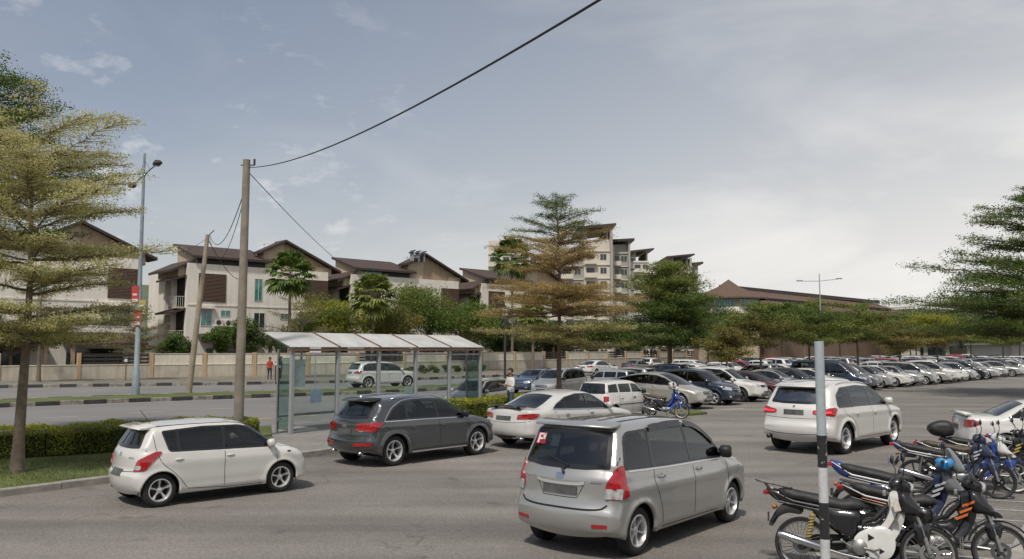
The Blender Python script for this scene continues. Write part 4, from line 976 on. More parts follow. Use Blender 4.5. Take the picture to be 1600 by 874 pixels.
def m_van():
    dlo = [(-2.15, 1.14), (1.45, 1.09), (1.35, 1.22), (.90, 1.60), (.6, 1.72), (-1.0, 1.76), (-2.0, 1.72)]
    c = Car(4.85, 1.84, [(-2.22, .28), (-2.34, .36), (-2.40, .50), (-2.38, .85), (-2.35, 1.15), (-2.25, 1.55), (-2.15, 1.80), (-2.0, 1.87), (-1.2, 1.91), (-.2, 1.91), (.55, 1.86), (.90, 1.76), (1.40, 1.38), (1.72, 1.12), (1.85, 1.05), (2.15, .95), (2.32, .80), (2.40, .60), (2.40, .42), (2.3, .28)],
            (-1.45, 1.45), .34, (1.08, -.01), sill=.24, tum=.16, g=.08, rr=.11, plan=(.10, .04), crown=(.08, .04, .15), arch=.045, flare=.016, crease=[(.80, 0, .012, .05)], glass=(dlo, [(.25, -.03), (-1.0, .03), (1.1, 0)], .024))
    side_glass(c, dlo, [(.25, -.03), (-1.0, .03), (1.1, 0)], bz=.024)
    screen(c, 'windscreen', 1.14, 1.74, .70, .60, 0); screen(c, 'rear_window', 1.22, 1.72, .68, .60, 180)
    c.patch('taillight', [(-2.35, .65, 1.0), (-2.33, .66, 1.28), (-2.15, .88, 1.30), (-2.15, .90, 1.0)], 145, 'taillight', .015, rnd=.03, both=True, step=.04)
    doors(c, [[(-.98, 1.08), (-.98, .6), (-.95, .28)], [(.25, 1.08), (.27, .6), (.25, .28)], [(1.4, 1.06), (1.4, .6), (1.0, .28)]], 0, 0)
    c.handle(-.82, .95, 'chrome'); c.handle(.4, .95, 'chrome'); c.mirror(1.22, 1.15)
    hatch_front(c, .80, .84); plate(c, .85); c.wheels(8, 'alloy', 0, .2, .22)
    return c.finish()
SWIFT, SUV, MPV, BIG, SEDAN = m_swift(), m_suv(), m_mpv(), m_bigsuv(True), m_sedan()
BIG2, OLD, LIFT, CROSS, BOXY, VAN = m_bigsuv(False), m_oldsedan(), m_lift(), m_cross(), m_box(), m_van()
def fit(pr, pf, ax):
    """ground position and heading of a car from the photo points where its two near wheels touch the ground"""
    a, b = G(*pr), G(*pf); h = (b - a).normalized()
    return a, b, h
def put(c, name, label, pk, centre, heading, **k):
    h = Vector((heading[0], heading[1], 0)).normalized()
    return c.instance(name, label, pk, (centre[0], centre[1]), (h.x, h.y), **k)
def put_by_wheels(c, name, label, pk, pr, pf, side=-1, head=None, **k):
    """place with its near rear and front wheels on two photo points (side -1: right side seen)"""
    a, b, h = fit(pr, pf, c.ax)
    if head: h = Vector((head[0], head[1], 0)).normalized()
    n = Vector((-h.y, h.x, 0)) * side
    m = (a + b) / 2; sc = k.get('scale', 1.0)
    cen = m - h * (c.ax[0] + c.ax[1]) / 2 * sc - n * (c.W - .06) * sc
    return put(c, name, label, pk, cen, h, **k)
# ------------------------------------------------------------------ motorcycles (x forward, ground at z=0)
def cm(name, col, rough=.3, **k): 
    if name not in M: M[name] = mat(name, col, rough, coat=.6, noise=.08, nscale=6, **k)
    return M[name]
cm('bike black', (.014, .014, .016)); cm('bike blue', (.018, .05, .22)); cm('bike dark blue', (.02, .028, .065)); cm('bike white', (.60, .60, .57)); cm('bike red', (.42, .03, .02))
cm('bike silver', (.42, .43, .44)); cm('bike orange', (.55, .13, .03)); cm('bike gold', (.42, .33, .10)); cm('bike grey', (.12, .125, .13))
cm('handle wrap blue', (.02, .22, .50), .6); cm('mirror glass', (.45, .55, .68), .05, metal=.6); cm('windscreen grey', (.16, .18, .19), .12)
M['seat vinyl'] = mat('seat vinyl', (.022, .021, .021), .6, noise=.2, nscale=20, bump=.2); M['seat brown'] = mat('brown seat vinyl', (.07, .05, .035), .6)
M['engine'] = mat('engine alloy', (.30, .30, .29), .45, metal=.7, noise=.3, nscale=18); M['frame'] = mat('frame black', (.02, .02, .02), .45)
M['sticker'] = mat('faded sticker', (.50, .46, .40), .6, noise=.25, nscale=30)
def wheel_b(x, rr=.285, spokes=0, rimc='engine', wd=.075, fat=.045, disc=True):
    """returns parts of a bike wheel at x"""
    t = MB().lathe([(rr - fat, wd / 2 - .012), (rr - .012, wd / 2), (rr, wd * .2), (rr, -wd * .2), (rr - .012, -wd / 2), (rr - fat, -wd / 2 + .012), (rr - fat - .004, 0)], 32, c=(x, 0, rr))
    r = MB().lathe([(rr - fat + .004, wd * .36), (rr - fat - .018, wd * .26), (rr - fat - .018, -wd * .26), (rr - fat + .004, -wd * .36)], 32, c=(x, 0, rr))
    r.lathe([(.001, .05), (.035, .05), (.04, .03), (.04, -.03), (.035, -.05), (.001, -.05)], 14, c=(x, 0, rr))
    if spokes:
        for k in range(spokes):
            a = 2 * math.pi * k / spokes + .4
            r.tube([(x + .03 * math.cos(a), 0, rr + .03 * math.sin(a)), (x + (rr - fat - .012) * math.cos(a + .12), 0, rr + (rr - fat - .012) * math.sin(a + .12))], [.018, .013], 6)
    else:
        for k in range(28):
            a = 2 * math.pi * k / 28
            r.tube([(x + .04 * math.cos(a + .5), .03 * (-1) ** k, rr + .04 * math.sin(a + .5)), (x + (rr - fat - .01) * math.cos(a), 0, rr + (rr - fat - .01) * math.sin(a))], .0035, 4, caps=False)
    if disc: r.lathe([(.06, -.045), (.10, -.045), (.10, -.05), (.06, -.05)], 20, c=(x, 0, rr))
    return t, r
BIKES = {}
def arc(cx, cz, r, a0, a1, n=12): return [(cx + r * math.cos(R(a0 + (a1 - a0) * i / n)), cz + r * math.sin(R(a0 + (a1 - a0) * i / n))) for i in range(n + 1)]
def make_bike(label, loc, head, col, seat='seat vinyl', shield='bike white', tail='bike black', stripe='bike silver', rack=False, box=False, spokes=0, rim='engine', fender='bike black', cowl='bike black', cover='engine', mir='mirror glass', steer=0.12, lean=7, scale=1.0, wrap=None, screen_=False, seat_z=.77, tailup=.06, graphic=None, shock=None, group='motorcycles parked by the kerb', name='motorcycle'):
    rz = math.atan2(head[1], head[0])
    root = thing(name, label, 'motorcycle', (loc[0], loc[1], .01), rz, group); root.scale = (scale,) * 3
    lr = R(-lean)                                          # leans to its left, onto the side stand
    root.rotation_euler = (lr * -1 * -1, 0, rz)
    def A(nm, mb, mk, par=root, sm=True, loc=(0, 0, 0), rot=(0, 0, 0)): return mb.build(nm, M[mk], par, sm, loc, rot)
    rr, xr, xf = .285, -.62, .62
    # rear wheel
    t, r = wheel_b(xr, rr, spokes, rim, .085); w = A('wheel', r, rim); A('tyre', t, 'rubber', w)
    # front assembly turns about the steering head
    fx = Vector((.40, 0, .90)); steering = link('fork', None, root, fx, (0, 0, steer))
    def sh(mb): return mb.xform(Matrix.Translation(-fx))
    fk = MB()
    for sg in (1, -1):
        fk.tube([(xf, sg * .065, rr), (xf - .055, sg * .065, rr + .22), (xf - .10, sg * .065, rr + .36)], [.022, .022, .018], 8)
        fk.tube([(xf - .10, sg * .065, rr + .36), (xf - .17, sg * .05, rr + .50)], .014, 8)
    fk.box(xf - .20, xf - .08, -.09, .09, rr + .47, rr + .50)
    fk.tube([(xf - .14, 0, rr + .48), (.36, 0, 1.0)], .024, 8)
    steering.data = None
    bpy.data.objects.remove(steering)
    steering = sh(fk).build('fork', M['engine'], root, True, fx, (0, 0, steer))
    t, r = wheel_b(xf, rr - .005, spokes, rim, .07, .04); w = A('wheel', sh(r), rim, steering); A('tyre', sh(t), 'rubber', steering)
    fe = MB(); o = arc(xf, rr, rr + .035, 165, 20, 14); inn = arc(xf, rr, rr + .018, 20, 165, 14)
    puff(fe, o + inn, .055, .012, .05, smoothit=False); puff(fe, [(xf - .09, rr + .10), (xf - .02, rr + .10), (xf + .02, rr + .29), (xf - .13, rr + .30)], .085, .03, .05)
    A('front_fender', sh(fe), fender, steering)
    hb = MB().tube([(.34, -.34, 1.02), (.36, -.24, 1.04), (.37, -.08, .985), (.37, .08, .985), (.36, .24, 1.04), (.34, .34, 1.02)], .013, 8)
    hb.tube([(.39, -.15, 1.035), (.40, -.32, 1.02)], .007, 5).tube([(.39, .15, 1.035), (.40, .32, 1.02)], .007, 5)
    A('handlebar', sh(hb), 'frame', steering)
    for sg in (1, -1):
        A('grip', sh(MB().tube([(.357, sg * .235, 1.04), (.338, sg * .355, 1.018)], .019, 8)), 'rubber', steering)
        m_ = MB().tube([(.37, sg * .20, 1.04), (.38, sg * .25, 1.14), (.36, sg * .29, 1.20)], .006, 5)
        hd = MB(); puff(hd, [(-.055, -.035), (-.06, .03), (.0, .05), (.06, .03), (.055, -.03), (0, -.045)], .02, .015, .04)
        hd.xform(Matrix.Translation((.36, sg * .30, 1.235)) @ Matrix.Rotation(R(82), 4, 'Z')); m_.merge(hd)
        mo = A('mirror', sh(m_), 'black plastic', steering)
        A('mirror_glass', sh(MB().lathe([(.001, -.024), (.038, -.024), (.042, -.02)], 14, 'x', (.35, sg * .30, 1.235))), mir, mo)
    hc = MB(); puff(hc, [(.27, .95), (.29, 1.02), (.35, 1.05), (.43, 1.01), (.49, .94), (.45, .88), (.34, .88)], .085, .04, .04)
    A('handlebar_cowl', sh(hc), cowl, steering)
    A('headlight', sh(MB().lathe([(.001, .045), (.04, .037), (.06, .008), (.062, -.03)], 16, 'x', (.465, 0, .94))), 'clear lens', steering)
    if screen_:
        sc_ = MB(); puff(sc_, [(.44, .98), (.40, 1.20), (.43, 1.21), (.56, 1.05), (.60, .92), (.5, .90)], .13, .06, .05); A('windscreen', sh(sc_), 'windscreen grey', steering)
    if wrap:
        for sg in (1, -1):
            wp = MB(); puff(wp, [(-.06, -.05), (-.09, .02), (-.03, .05), (.02, .03), (.08, .05), (.10, -.03), (.02, -.09)], .075, .03, .04)
            wp.xform(Matrix.Translation((.37, sg * .20, 1.03))); A('handlebar_wrap', sh(wp), wrap, steering)
    # front cowl (beak) and leg shield
    bk = MB(); puff(bk, [(.34, .93), (.46, .88), (.58, .72), (.66, .64), (.60, .63), (.50, .66), (.40, .66), (.33, .72)], .13, .07, .05)
    A('front_cowl', bk, cowl)
    ls = MB()
    for sg in (1, -1):
        q = MB(); puff(q, [(.31, .90), (.40, .90), (.44, .72), (.40, .55), (.30, .38), (.20, .26), (.10, .26), (.14, .36), (.24, .50), (.29, .66), (.28, .80)], .022, .015, .05)
        q.xform(Matrix.Translation((0, sg * .15, 0)) @ Matrix.Rotation(sg * R(-9), 4, 'Z') @ Matrix.Rotation(sg * R(10), 4, 'X') @ Matrix.Translation((0, 0, 0))); ls.merge(q)
    puff(ls, [(.27, .88), (.33, .90), (.34, .72), (.24, .52), (.12, .40), (.10, .45), (.22, .60), (.27, .74)], .15, .02, .05)
    s_ = A('leg_shield', ls, shield)
    if graphic:
        for i, (dz, dx) in enumerate(((0, 0), (-.07, -.03), (-.14, -.07))):
            gm = MB(); puff(gm, [(.28 + dx, .74 + dz), (.41 + dx, .80 + dz), (.40 + dx, .77 + dz), (.29 + dx, .715 + dz)], .008, .004, .05, smoothit=False)
            gm.xform(Matrix.Translation((0, -.19, .0)) @ Matrix.Rotation(R(9), 4, 'Z')); A('graphic', gm, graphic, s_)
    # spine, under-seat body
    by = MB(); puff(by, [(.24, .62), (.10, .55), (-.06, .56), (-.16, .64), (-.45, .70), (-.45, .60), (-.28, .46), (-.05, .40), (.10, .42), (.22, .50)], .085, .05, .05)
    A('body', by, 'bike black' if shield != 'bike blue' else 'bike dark blue')
    sp2 = MB(); puff(sp2, [(-.02, .66), (-.20, .70), (-.46, .72), (-.50, .62), (-.36, .50), (-.22, .40), (-.10, .36), (-.04, .48)], .115, .05, .05); A('side_panel', sp2, 'bike black' if tail != 'bike blue' else 'bike dark blue')
    z0 = seat_z
    tl = MB(); puff(tl, [(-.04, z0 - .14), (-.20, z0 - .05), (-.60, z0 + .0), (-.86, z0 + tailup + .02), (-.98, z0 + tailup + .035), (-.99, z0 + tailup), (-.86, z0 - .05), (-.60, z0 - .11), (-.35, z0 - .15), (-.16, z0 - .20)], .105, .05, .05, wfun=lambda x, z: 1 - .45 * max(0, (-x - .5) / .5))
    tf = A('tail_fairing', tl, tail)
    for sg in (1, -1):
        st = MB(); st.tube([(-.10, sg * .104, z0 - .12), (-.40, sg * .108, z0 - .085), (-.70, sg * .094, z0 - .04), (-.96, sg * .060, z0 + tailup + .012)], [.006, .014, .013, .004], 6); A('stripe', st, stripe, tf)
        st = MB(); st.tube([(-.20, sg * .108, z0 - .15), (-.45, sg * .110, z0 - .115), (-.74, sg * .092, z0 - .065)], [.004, .009, .004], 6); A('stripe', st, graphic or stripe, tf)
    se = MB(); puff(se, [(.04, z0 - .05), (-.06, z0 + .02), (-.22, z0 + .015), (-.38, z0 + .045), (-.60, z0 + .075), (-.80, z0 + .10), (-.87, z0 + .07), (-.82, z0 - .0), (-.50, z0 - .06), (-.15, z0 - .12)], .14, .06, .04, wfun=lambda x, z: 1 - .38 * max(0, (x + .28) / .3) - .25 * max(0, (-x - .55) / .3))
    A('seat', se, seat)
    rf = MB(); puff(rf, [(-.60, .66), (-.80, .70), (-.90, .60), (-.96, .46), (-.93, .45), (-.86, .55), (-.76, .60), (-.62, .60)], .06, .02, .05)
    A('rear_fender', rf, 'black plastic')
    A('taillight', MB().box(-1.02, -.94, -.055, .055, z0 + tailup - .045, z0 + tailup + .01, ch=.012), 'taillight')
    pl = MB().box(-.975, -.965, -.09, .09, .50, .60); A('number_plate', pl, 'plate')
    for sg in (1, -1):
        A('turn_signal', MB().lathe([(.001, .05), (.022, .03), (.026, 0), (.001, -.03)], 10, 'y', (-.90, sg * .11, .66)), 'amber')
    # engine, chain case, exhaust, suspension
    en = MB(); puff(en, [(-.14, .36), (.02, .40), (.16, .40), (.22, .34), (.14, .27), (.0, .22), (-.14, .24), (-.18, .30)], .11, .04, .05)
    for i in range(7): en.box(.13 + i * .022, .14 + i * .022, -.065, .065, .27, .40)
    en.lathe([(.001, -.16), (.07, -.155), (.085, -.14), (.085, -.10)], 18, 'y', (-.04, 0, .31))
    A('engine', en, 'engine')
    sa = MB()
    for sg in (1, -1): sa.tube([(xr, sg * .085, rr), (-.20, sg * .09, .34)], .018, 6)
    sa.box(xr - .03, xr + .03, -.10, .10, rr - .02, rr + .02); sa.tube([(.30, 0, .80), (.12, 0, .60), (-.12, 0, .52), (-.20, 0, .34)], .025, 8)
    sa.tube([(-.12, .09, .56), (-.55, .09, .66), (-.86, .05, .72)], .014, 6).tube([(-.12, -.09, .56), (-.55, -.09, .66), (-.86, -.05, .72)], .014, 6)
    A('frame', sa, 'frame')
    for sg in (1, -1):
        sk = MB().tube([(-.56, sg * .11, .33), (-.50, sg * .11, .62)], .012, 6)
        c = []; 
        for i in range(49): a = i / 6 * 2 * math.pi; c.append((-.557 + .052 * i / 48 + .028 * math.cos(a), sg * .11 + .028 * math.sin(a), .35 + .25 * i / 48))
        sk.tube(c, .007, 5); A('shock_absorber', sk, shock or 'chrome')
    ex = MB().tube([(.20, -.05, .28), (.14, -.10, .20), (-.05, -.13, .19), (-.22, -.14, .22), (-.34, -.145, .25)], .017, 8)
    ex.tube([(-.34, -.145, .25), (-.40, -.15, .265), (-.80, -.16, .37), (-.86, -.16, .38)], [.02, .040, .044, .030], 12)
    A('exhaust', ex, 'chrome')
    pd = MB().tube([(.02, -.30, .24), (.02, .30, .24)], .012, 6).tube([(-.32, -.20, .36), (-.32, .20, .36)], .010, 6)
    pd.tube([(.02, -.30, .24), (.02, -.20, .24)], .022, 8).tube([(.02, .30, .24), (.02, .20, .24)], .022, 8)
    A('footpeg', pd, 'rubber')
    cb = MB()
    for sg in (1, -1): cb.tube([(.36, sg * .20, 1.02), (.46, sg * .12, .98), (.45, sg * .07, .80), (.30, sg * .08, .62)], .006, 5)
    cb.tube([(.37, .06, 1.0), (.50, .07, .90), (.56, .07, .55), (.60, .06, .34)], .006, 5).tube([(-.04, -.10, .40), (.0, -.12, .55), (.12, -.10, .62)], .008, 5); A('cable', cb, 'rubber')
    cg = MB(); puff(cg, [(xr - .06, rr + .06), (-.16, .40), (-.10, .36), (-.16, .27), (xr - .04, rr - .07), (xr - .10, rr)], .018, .012, .06); cg.xform(Matrix.Translation((0, .115, 0))); A('chain_guard', cg, 'frame')
    kp = MB().tube([(.0, -.15, .30), (.10, -.17, .28), (.14, -.22, .30)], .011, 6).tube([(-.12, -.15, .30), (-.22, -.17, .36), (-.22, -.22, .37)], .010, 6); A('pedal', kp, 'engine')
    A('key_panel', MB().box(.20, .235, -.06, .06, .84, .90, ch=.01), 'engine')
    A('side_stand', MB().tube([(-.02, .10, .22), (.0, .22, -.02), (.05, .24, -.03)], .010, 6), 'frame')
    if cover == 'bike white':
        cv = MB(); q = MB(); puff(q, [(.26, .50), (.12, .52), (-.06, .44), (-.10, .36), (.0, .24), (.14, .20), (.24, .22), (.30, .34)], .018, .012, .04); q.xform(Matrix.Translation((0, -.135, 0))); cv.merge(q)
        cc = A('side_cover', cv, 'bike white')
        A('cover_hole', MB().lathe([(.001, -.157), (.042, -.157), (.042, -.15)], 3, 'y', (.06, 0, .41)), 'underbody', cc)
        A('cover_hole', MB().lathe([(.001, -.157), (.036, -.157), (.036, -.15)], 3, 'y', (.16, 0, .28)), 'underbody', cc)
        A('sticker', MB().box(.02, .085, -.002, .002, -.06, .06).xform(Matrix.Translation((.27, -.205, .74)) @ Matrix.Rotation(R(-14), 4, 'Y')), 'sticker', s_)
    if rack:
        rk = MB()
        for y_ in (-.10, -.035, .035, .10): rk.tube([(-.72, y_, z0 + .10), (-1.04, y_, z0 + .15), (-1.10, y_ * .8, z0 + .17)], .009, 6)
        rk.tube([(-.72, -.11, z0 + .10), (-.72, .11, z0 + .10)], .009, 6).tube([(-1.06, -.11, z0 + .155), (-1.06, .11, z0 + .155)], .009, 6).tube([(-.90, -.11, z0 + .127), (-.90, .11, z0 + .127)], .009, 6)
        for sg in (1, -1): rk.tube([(-1.0, sg * .10, z0 + .14), (-.86, sg * .10, z0 - .04)], .009, 6).tube([(-.80, sg * .10, z0 + .11), (-.78, sg * .10, z0 - .02)], .009, 6)
        A('luggage_rack', rk, 'frame')
    if box:
        bx = MB(); puff(bx, [(-.78, z0 + .12), (-.74, z0 + .24), (-.80, z0 + .38), (-1.02, z0 + .40), (-1.20, z0 + .30), (-1.20, z0 + .22), (-1.10, z0 + .12)], .20, .07, .06)
        b_ = A('top_box', bx, 'black plastic'); A('box_seam', MB().box(-1.21, -.75, -.203, .203, z0 + .225, z0 + .235), 'grille dark', b_, False)
    return root

# ------------------------------------------------------------------ people: one skinned body each
for nm, c_ in (('skin', (.30, .17, .11)), ('skin dark', (.16, .09, .06)), ('hair', (.015, .012, .010)), ('shirt red', (.42, .055, .03)), ('shirt navy', (.03, .04, .07)), ('shirt white', (.62, .60, .58)), ('trousers dark', (.025, .025, .03)), ('trousers blue', (.05, .06, .09)), ('shirt brown', (.20, .11, .07)), ('helmet', (.55, .55, .53)), ('shoe', (.03, .025, .02))):
    M[nm] = mat(nm, c_, .75 if 'helmet' != nm else .25, noise=.10, nscale=12)
def person(label, loc, head, pose='stand', top='shirt red', low='trousers dark', skin='skin', h=1.70, hair=True, helmet=False):
    rz = math.atan2(head[1], head[0]); root = thing('person', label, 'person', (loc[0], loc[1], loc[2] if len(loc) > 2 else .0), rz)
    k = h / 1.70; V = []; E = []; Rr = []; 
    def add(p, r, par=None):
        V.append(Vector(p) * k); Rr.append(r * k)
        if par is not None: E.append((par, len(V) - 1))
        return len(V) - 1
    ride = pose == 'ride'
    ph = .82 if ride else .93; tx = .12 if ride else 0
    pel = add((0, 0, ph), .135); w = add((tx * .3, 0, ph + .16), .120, pel); ch = add((tx * .8, 0, ph + .36), .145, w); nk0 = add((tx, 0, ph + .50), .085, ch)
    nk = add((tx + .01, 0, ph + .56), .052, nk0); hd0 = add((tx + .03, 0, ph + .63), .075, nk); hd = add((tx + .03, 0, ph + .71), .098, hd0); add((tx + .02, 0, ph + .785), .070, hd)
    add((tx + .135, 0, ph + .685), .018, hd)                # nose
    for sg in (1, -1):
        add((tx + .03, sg * .098, ph + .69), .018, hd)
        s0 = add((tx * .9, sg * .17, ph + .44), .062, ch)
        if pose == 'stand': el, wr, hn = (.02, sg * .24, ph + .16), (.08, sg * .25, ph - .08), (.10, sg * .25, ph - .15)
        elif pose == 'phone': el, wr, hn = ((.05, sg * .24, ph + .18), (.27, sg * .16, ph + .22), (.34, sg * .14, ph + .25))
        else: el, wr, hn = (.30, sg * .28, ph + .24), (.46, sg * .26, ph + .22), (.52, sg * .25, ph + .22)
        e = add(el, .043, s0); w_ = add(wr, .030, e); hh = add(hn, .034, w_)
        d = (Vector(hn) - Vector(wr)).normalized(); sd2 = Vector((-d.y, d.x, 0)); sd2 = sd2.normalized() if sd2.length > .1 else Vector((1, 0, 0))
        if abs(d.z) > .8: sd2 = Vector((1, 0, 0))
        cu = Vector((0, -sg, -.3)) if abs(d.z) > .8 else Vector((0, 0, -1))
        for fi, ln in enumerate((.070, .080, .074, .058)):
            b0 = Vector(hn) + sd2 * (.024 - .016 * fi) + d * .02
            a1 = add(b0 + d * ln * .5, .0095, hh); a2 = add(b0 + d * ln * .85 + cu * ln * .25, .0085, a1); add(b0 + d * ln * 1.05 + cu * ln * .55, .0075, a2)
        t1 = add(Vector(hn) + sd2 * .045 - d * .01, .011, hh); add(Vector(hn) + sd2 * .055 + d * .03 + cu * .015, .009, t1)
        hp = add((0, sg * .09, ph - .06), .098, pel)
        if ride: kn, an, toe = (.40, sg * .20, ph - .17), (.25, sg * .20, .30), (.42, sg * .20, .24)
        else:
            sp = .03 * sg if pose == 'stand' else .10 * sg
            kn, an, toe = (.02 + sp * .6, sg * .10, .50), (-.02 + sp, sg * .11, .09), (.15 + sp, sg * .13, .035)
        kk = add(kn, .062, hp); cf = add((Vector(kn) * .6 + Vector(an) * .4), .057, kk); aa = add(an, .040, cf); add(toe, .034, aa)
    me = bpy.data.meshes.new('person_body'); me.from_pydata([tuple(v) for v in V], E, [])
    o = bpy.data.objects.new('body', me); COL.objects.link(o); o.modifiers.new('s', 'SKIN').use_smooth_shade = True
    if not me.skin_vertices: 
        with bpy.context.temp_override(object=o, active_object=o): bpy.ops.mesh.customdata_skin_add()
    for i, r_ in enumerate(Rr): me.skin_vertices[0].data[i].radius = (r_, r_ * (1.0 if i not in (0, 1, 2) else 1.0))
    me.skin_vertices[0].data[2].radius = (.115 * k, .165 * k); me.skin_vertices[0].data[1].radius = (.10 * k, .135 * k); me.skin_vertices[0].data[0].radius = (.11 * k, .15 * k)
    me.skin_vertices[0].data[0].use_root = True
    o.modifiers.new('d', 'SUBSURF').levels = 1
    dg = bpy.context.evaluated_depsgraph_get(); me2 = bpy.data.meshes.new_from_object(o.evaluated_get(dg)); o.modifiers.clear(); o.data = me2
    me2.materials.clear()
    for m_ in (top, low, skin, 'shoe'): me2.materials.append(M[m_])
    for p in me2.polygons:
        c = p.center / k; p.use_smooth = True
        if c.z > ph + .50: mi = 2
        elif ride and (c.x > .44 and c.z > ph + .1): mi = 2
        elif (pose == 'stand' and c.z < ph + .02 and abs(c.y) > .215) or (pose == 'phone' and c.x > .16 and c.z > ph): mi = 2
        elif c.z < ph + .0 or (ride and c.z < ph + .03): mi = 1
        else: mi = 0
        if c.z < (.30 if ride else .085): mi = 3
        p.material_index = mi
    o.parent = root
    hz = ph + .72
    hm = MB(); S = 12
    def cap(z0, z1, rx, ry, x0):
        pr = [(math.cos(a), math.sin(a)) for a in np.linspace(-.35 if not helmet else -.6, math.pi / 2, 7)]
        for i, (c, s_) in enumerate(pr):
            for j in range(S):
                an = 2 * math.pi * j / S; hm.v.append(Vector((x0 + rx * c * math.cos(an), ry * c * math.sin(an), z0 + (z1 - z0) * s_)) * k)
        for i in range(6):
            for j in range(S):
                if i < 2 and not helmet and j in (0, 1, S - 1): continue
                hm.f.append((i * S + j, i * S + (j + 1) % S, (i + 1) * S + (j + 1) % S, (i + 1) * S + j)); hm.m.append(0)
    if helmet: cap(hz, hz + .15, .125, .115, tx + .01); hm.build('helmet', M['helmet'], root, True)
    else: cap(hz + .0, hz + .125, .112, .104, tx + .005); hm.build('hair', M['hair'], root, True)
    return root

# ------------------------------------------------------------------ trees
def leafmat(name, cols, pos=None, var=.25, transl=.42, rough=.6):
    """leaves: colour picked per leaf between two tones, light shines through"""
    m = bpy.data.materials.new(name); m.use_nodes = True; N, L = nodes_of(m); b = N['Principled BSDF']; b.inputs['Roughness'].default_value = rough; b.inputs['Specular IOR Level'].default_value = .3
    g = N.new('ShaderNodeNewGeometry'); cr_ = N.new('ShaderNodeValToRGB'); e = cr_.color_ramp.elements
    e[0].color = (*cols[0], 1); e[1].color = (*cols[-1], 1)
    for i, c in enumerate(cols[1:-1]): q = e.new((i + 1) / (len(cols) - 1)); q.color = (*c, 1)
    tcn = N.new('ShaderNodeTexCoord'); n = N.new('ShaderNodeTexNoise'); n.inputs['Scale'].default_value = .9; n.inputs['Detail'].default_value = 3; L.new(tcn.outputs['Object'], n.inputs['Vector'])
    mx = N.new('ShaderNodeMath'); mx.operation = 'MULTIPLY_ADD'; L.new(n.outputs[0], mx.inputs[0]); mx.inputs[1].default_value = 1.5
    a = N.new('ShaderNodeMath'); a.operation = 'MULTIPLY_ADD'; L.new(g.outputs['Random Per Island'], a.inputs[0]); a.inputs[1].default_value = .8; a.inputs[2].default_value = -.65; L.new(a.outputs[0], mx.inputs[2])
    L.new(mx.outputs[0], cr_.inputs[0]); L.new(cr_.outputs[0], b.inputs['Base Color'])
    tr = N.new('ShaderNodeBsdfTranslucent'); L.new(cr_.outputs[0], tr.inputs[0]); ms = N.new('ShaderNodeMixShader'); ms.inputs[0].default_value = transl
    L.new(b.outputs[0], ms.inputs[1]); L.new(tr.outputs[0], ms.inputs[2]); L.new(ms.outputs[0], N['Material Output'].inputs[0]); return m
LM = {
 'pale': leafmat('variegated cream green leaves', [(.33, .32, .12), (.54, .51, .22), (.68, .64, .34)], transl=.45),
 'green': leafmat('fresh green leaves', [(.045, .078, .018), (.105, .165, .034), (.20, .26, .062)]),
 'dark': leafmat('dark green leaves', [(.026, .050, .015), (.062, .105, .026), (.12, .17, .042)]),
 'mid': leafmat('mid green leaves', [(.08, .105, .024), (.175, .215, .045), (.30, .33, .085)]),
 'orange': leafmat('ochre brown leaves', [(.24, .16, .055), (.42, .30, .11), (.56, .46, .20)]),
 'sand': leafmat('sand coloured leaves', [(.26, .23, .08), (.46, .41, .16), (.60, .55, .26)]),
 'olive': leafmat('olive leaves', [(.08, .075, .02), (.17, .155, .04), (.28, .24, .07)]),
 'lime': leafmat('yellow green leaves', [(.16, .18, .02), (.30, .32, .035), (.46, .45, .06)]),
 'rust': leafmat('rusty olive leaves', [(.15, .11, .03), (.25, .21, .06), (.24, .26, .065)]),
}
def leaf_mesh(name, pts, size, mats, midx, seed=1, flat=.55, nleaf=1, spread=.0, aspect=.5):
    """pts Nx3; one small folded quad per leaf"""
    rs = np.random.RandomState(seed); P = np.repeat(pts, nleaf, 0); MI = np.repeat(midx, nleaf)
    n = len(P)
    if spread: P = P + rs.normal(0, spread, (n, 3)) * np.array([1, 1, .55])
    az = rs.uniform(0, 2 * np.pi, n); tilt = rs.normal(0, flat, n); roll = rs.normal(0, flat, n)
    d = np.stack([np.cos(az) * np.cos(tilt), np.sin(az) * np.cos(tilt), np.sin(tilt)], 1)
    s = np.stack([-np.sin(az) * np.cos(roll), np.cos(az) * np.cos(roll), np.sin(roll)], 1)
    L = size * rs.uniform(.65, 1.3, n)[:, None]
    v = np.stack([P - d * L * .5, P + s * L * aspect * .5, P + d * L * .5, P - s * L * aspect * .5], 1).reshape(-1, 3)
    me = bpy.data.meshes.new(name); me.vertices.add(4 * n); me.vertices.foreach_set('co', v.astype(np.float32).ravel())
    me.loops.add(4 * n); me.loops.foreach_set('vertex_index', np.arange(4 * n, dtype=np.int32)); me.polygons.add(n); me.polygons.foreach_set('loop_start', np.arange(0, 4 * n, 4, dtype=np.int32))
    for m in mats: me.materials.append(m)
    me.polygons.foreach_set('material_index', MI.astype(np.int32)); me.update(calc_edges=True); me.validate(); return me
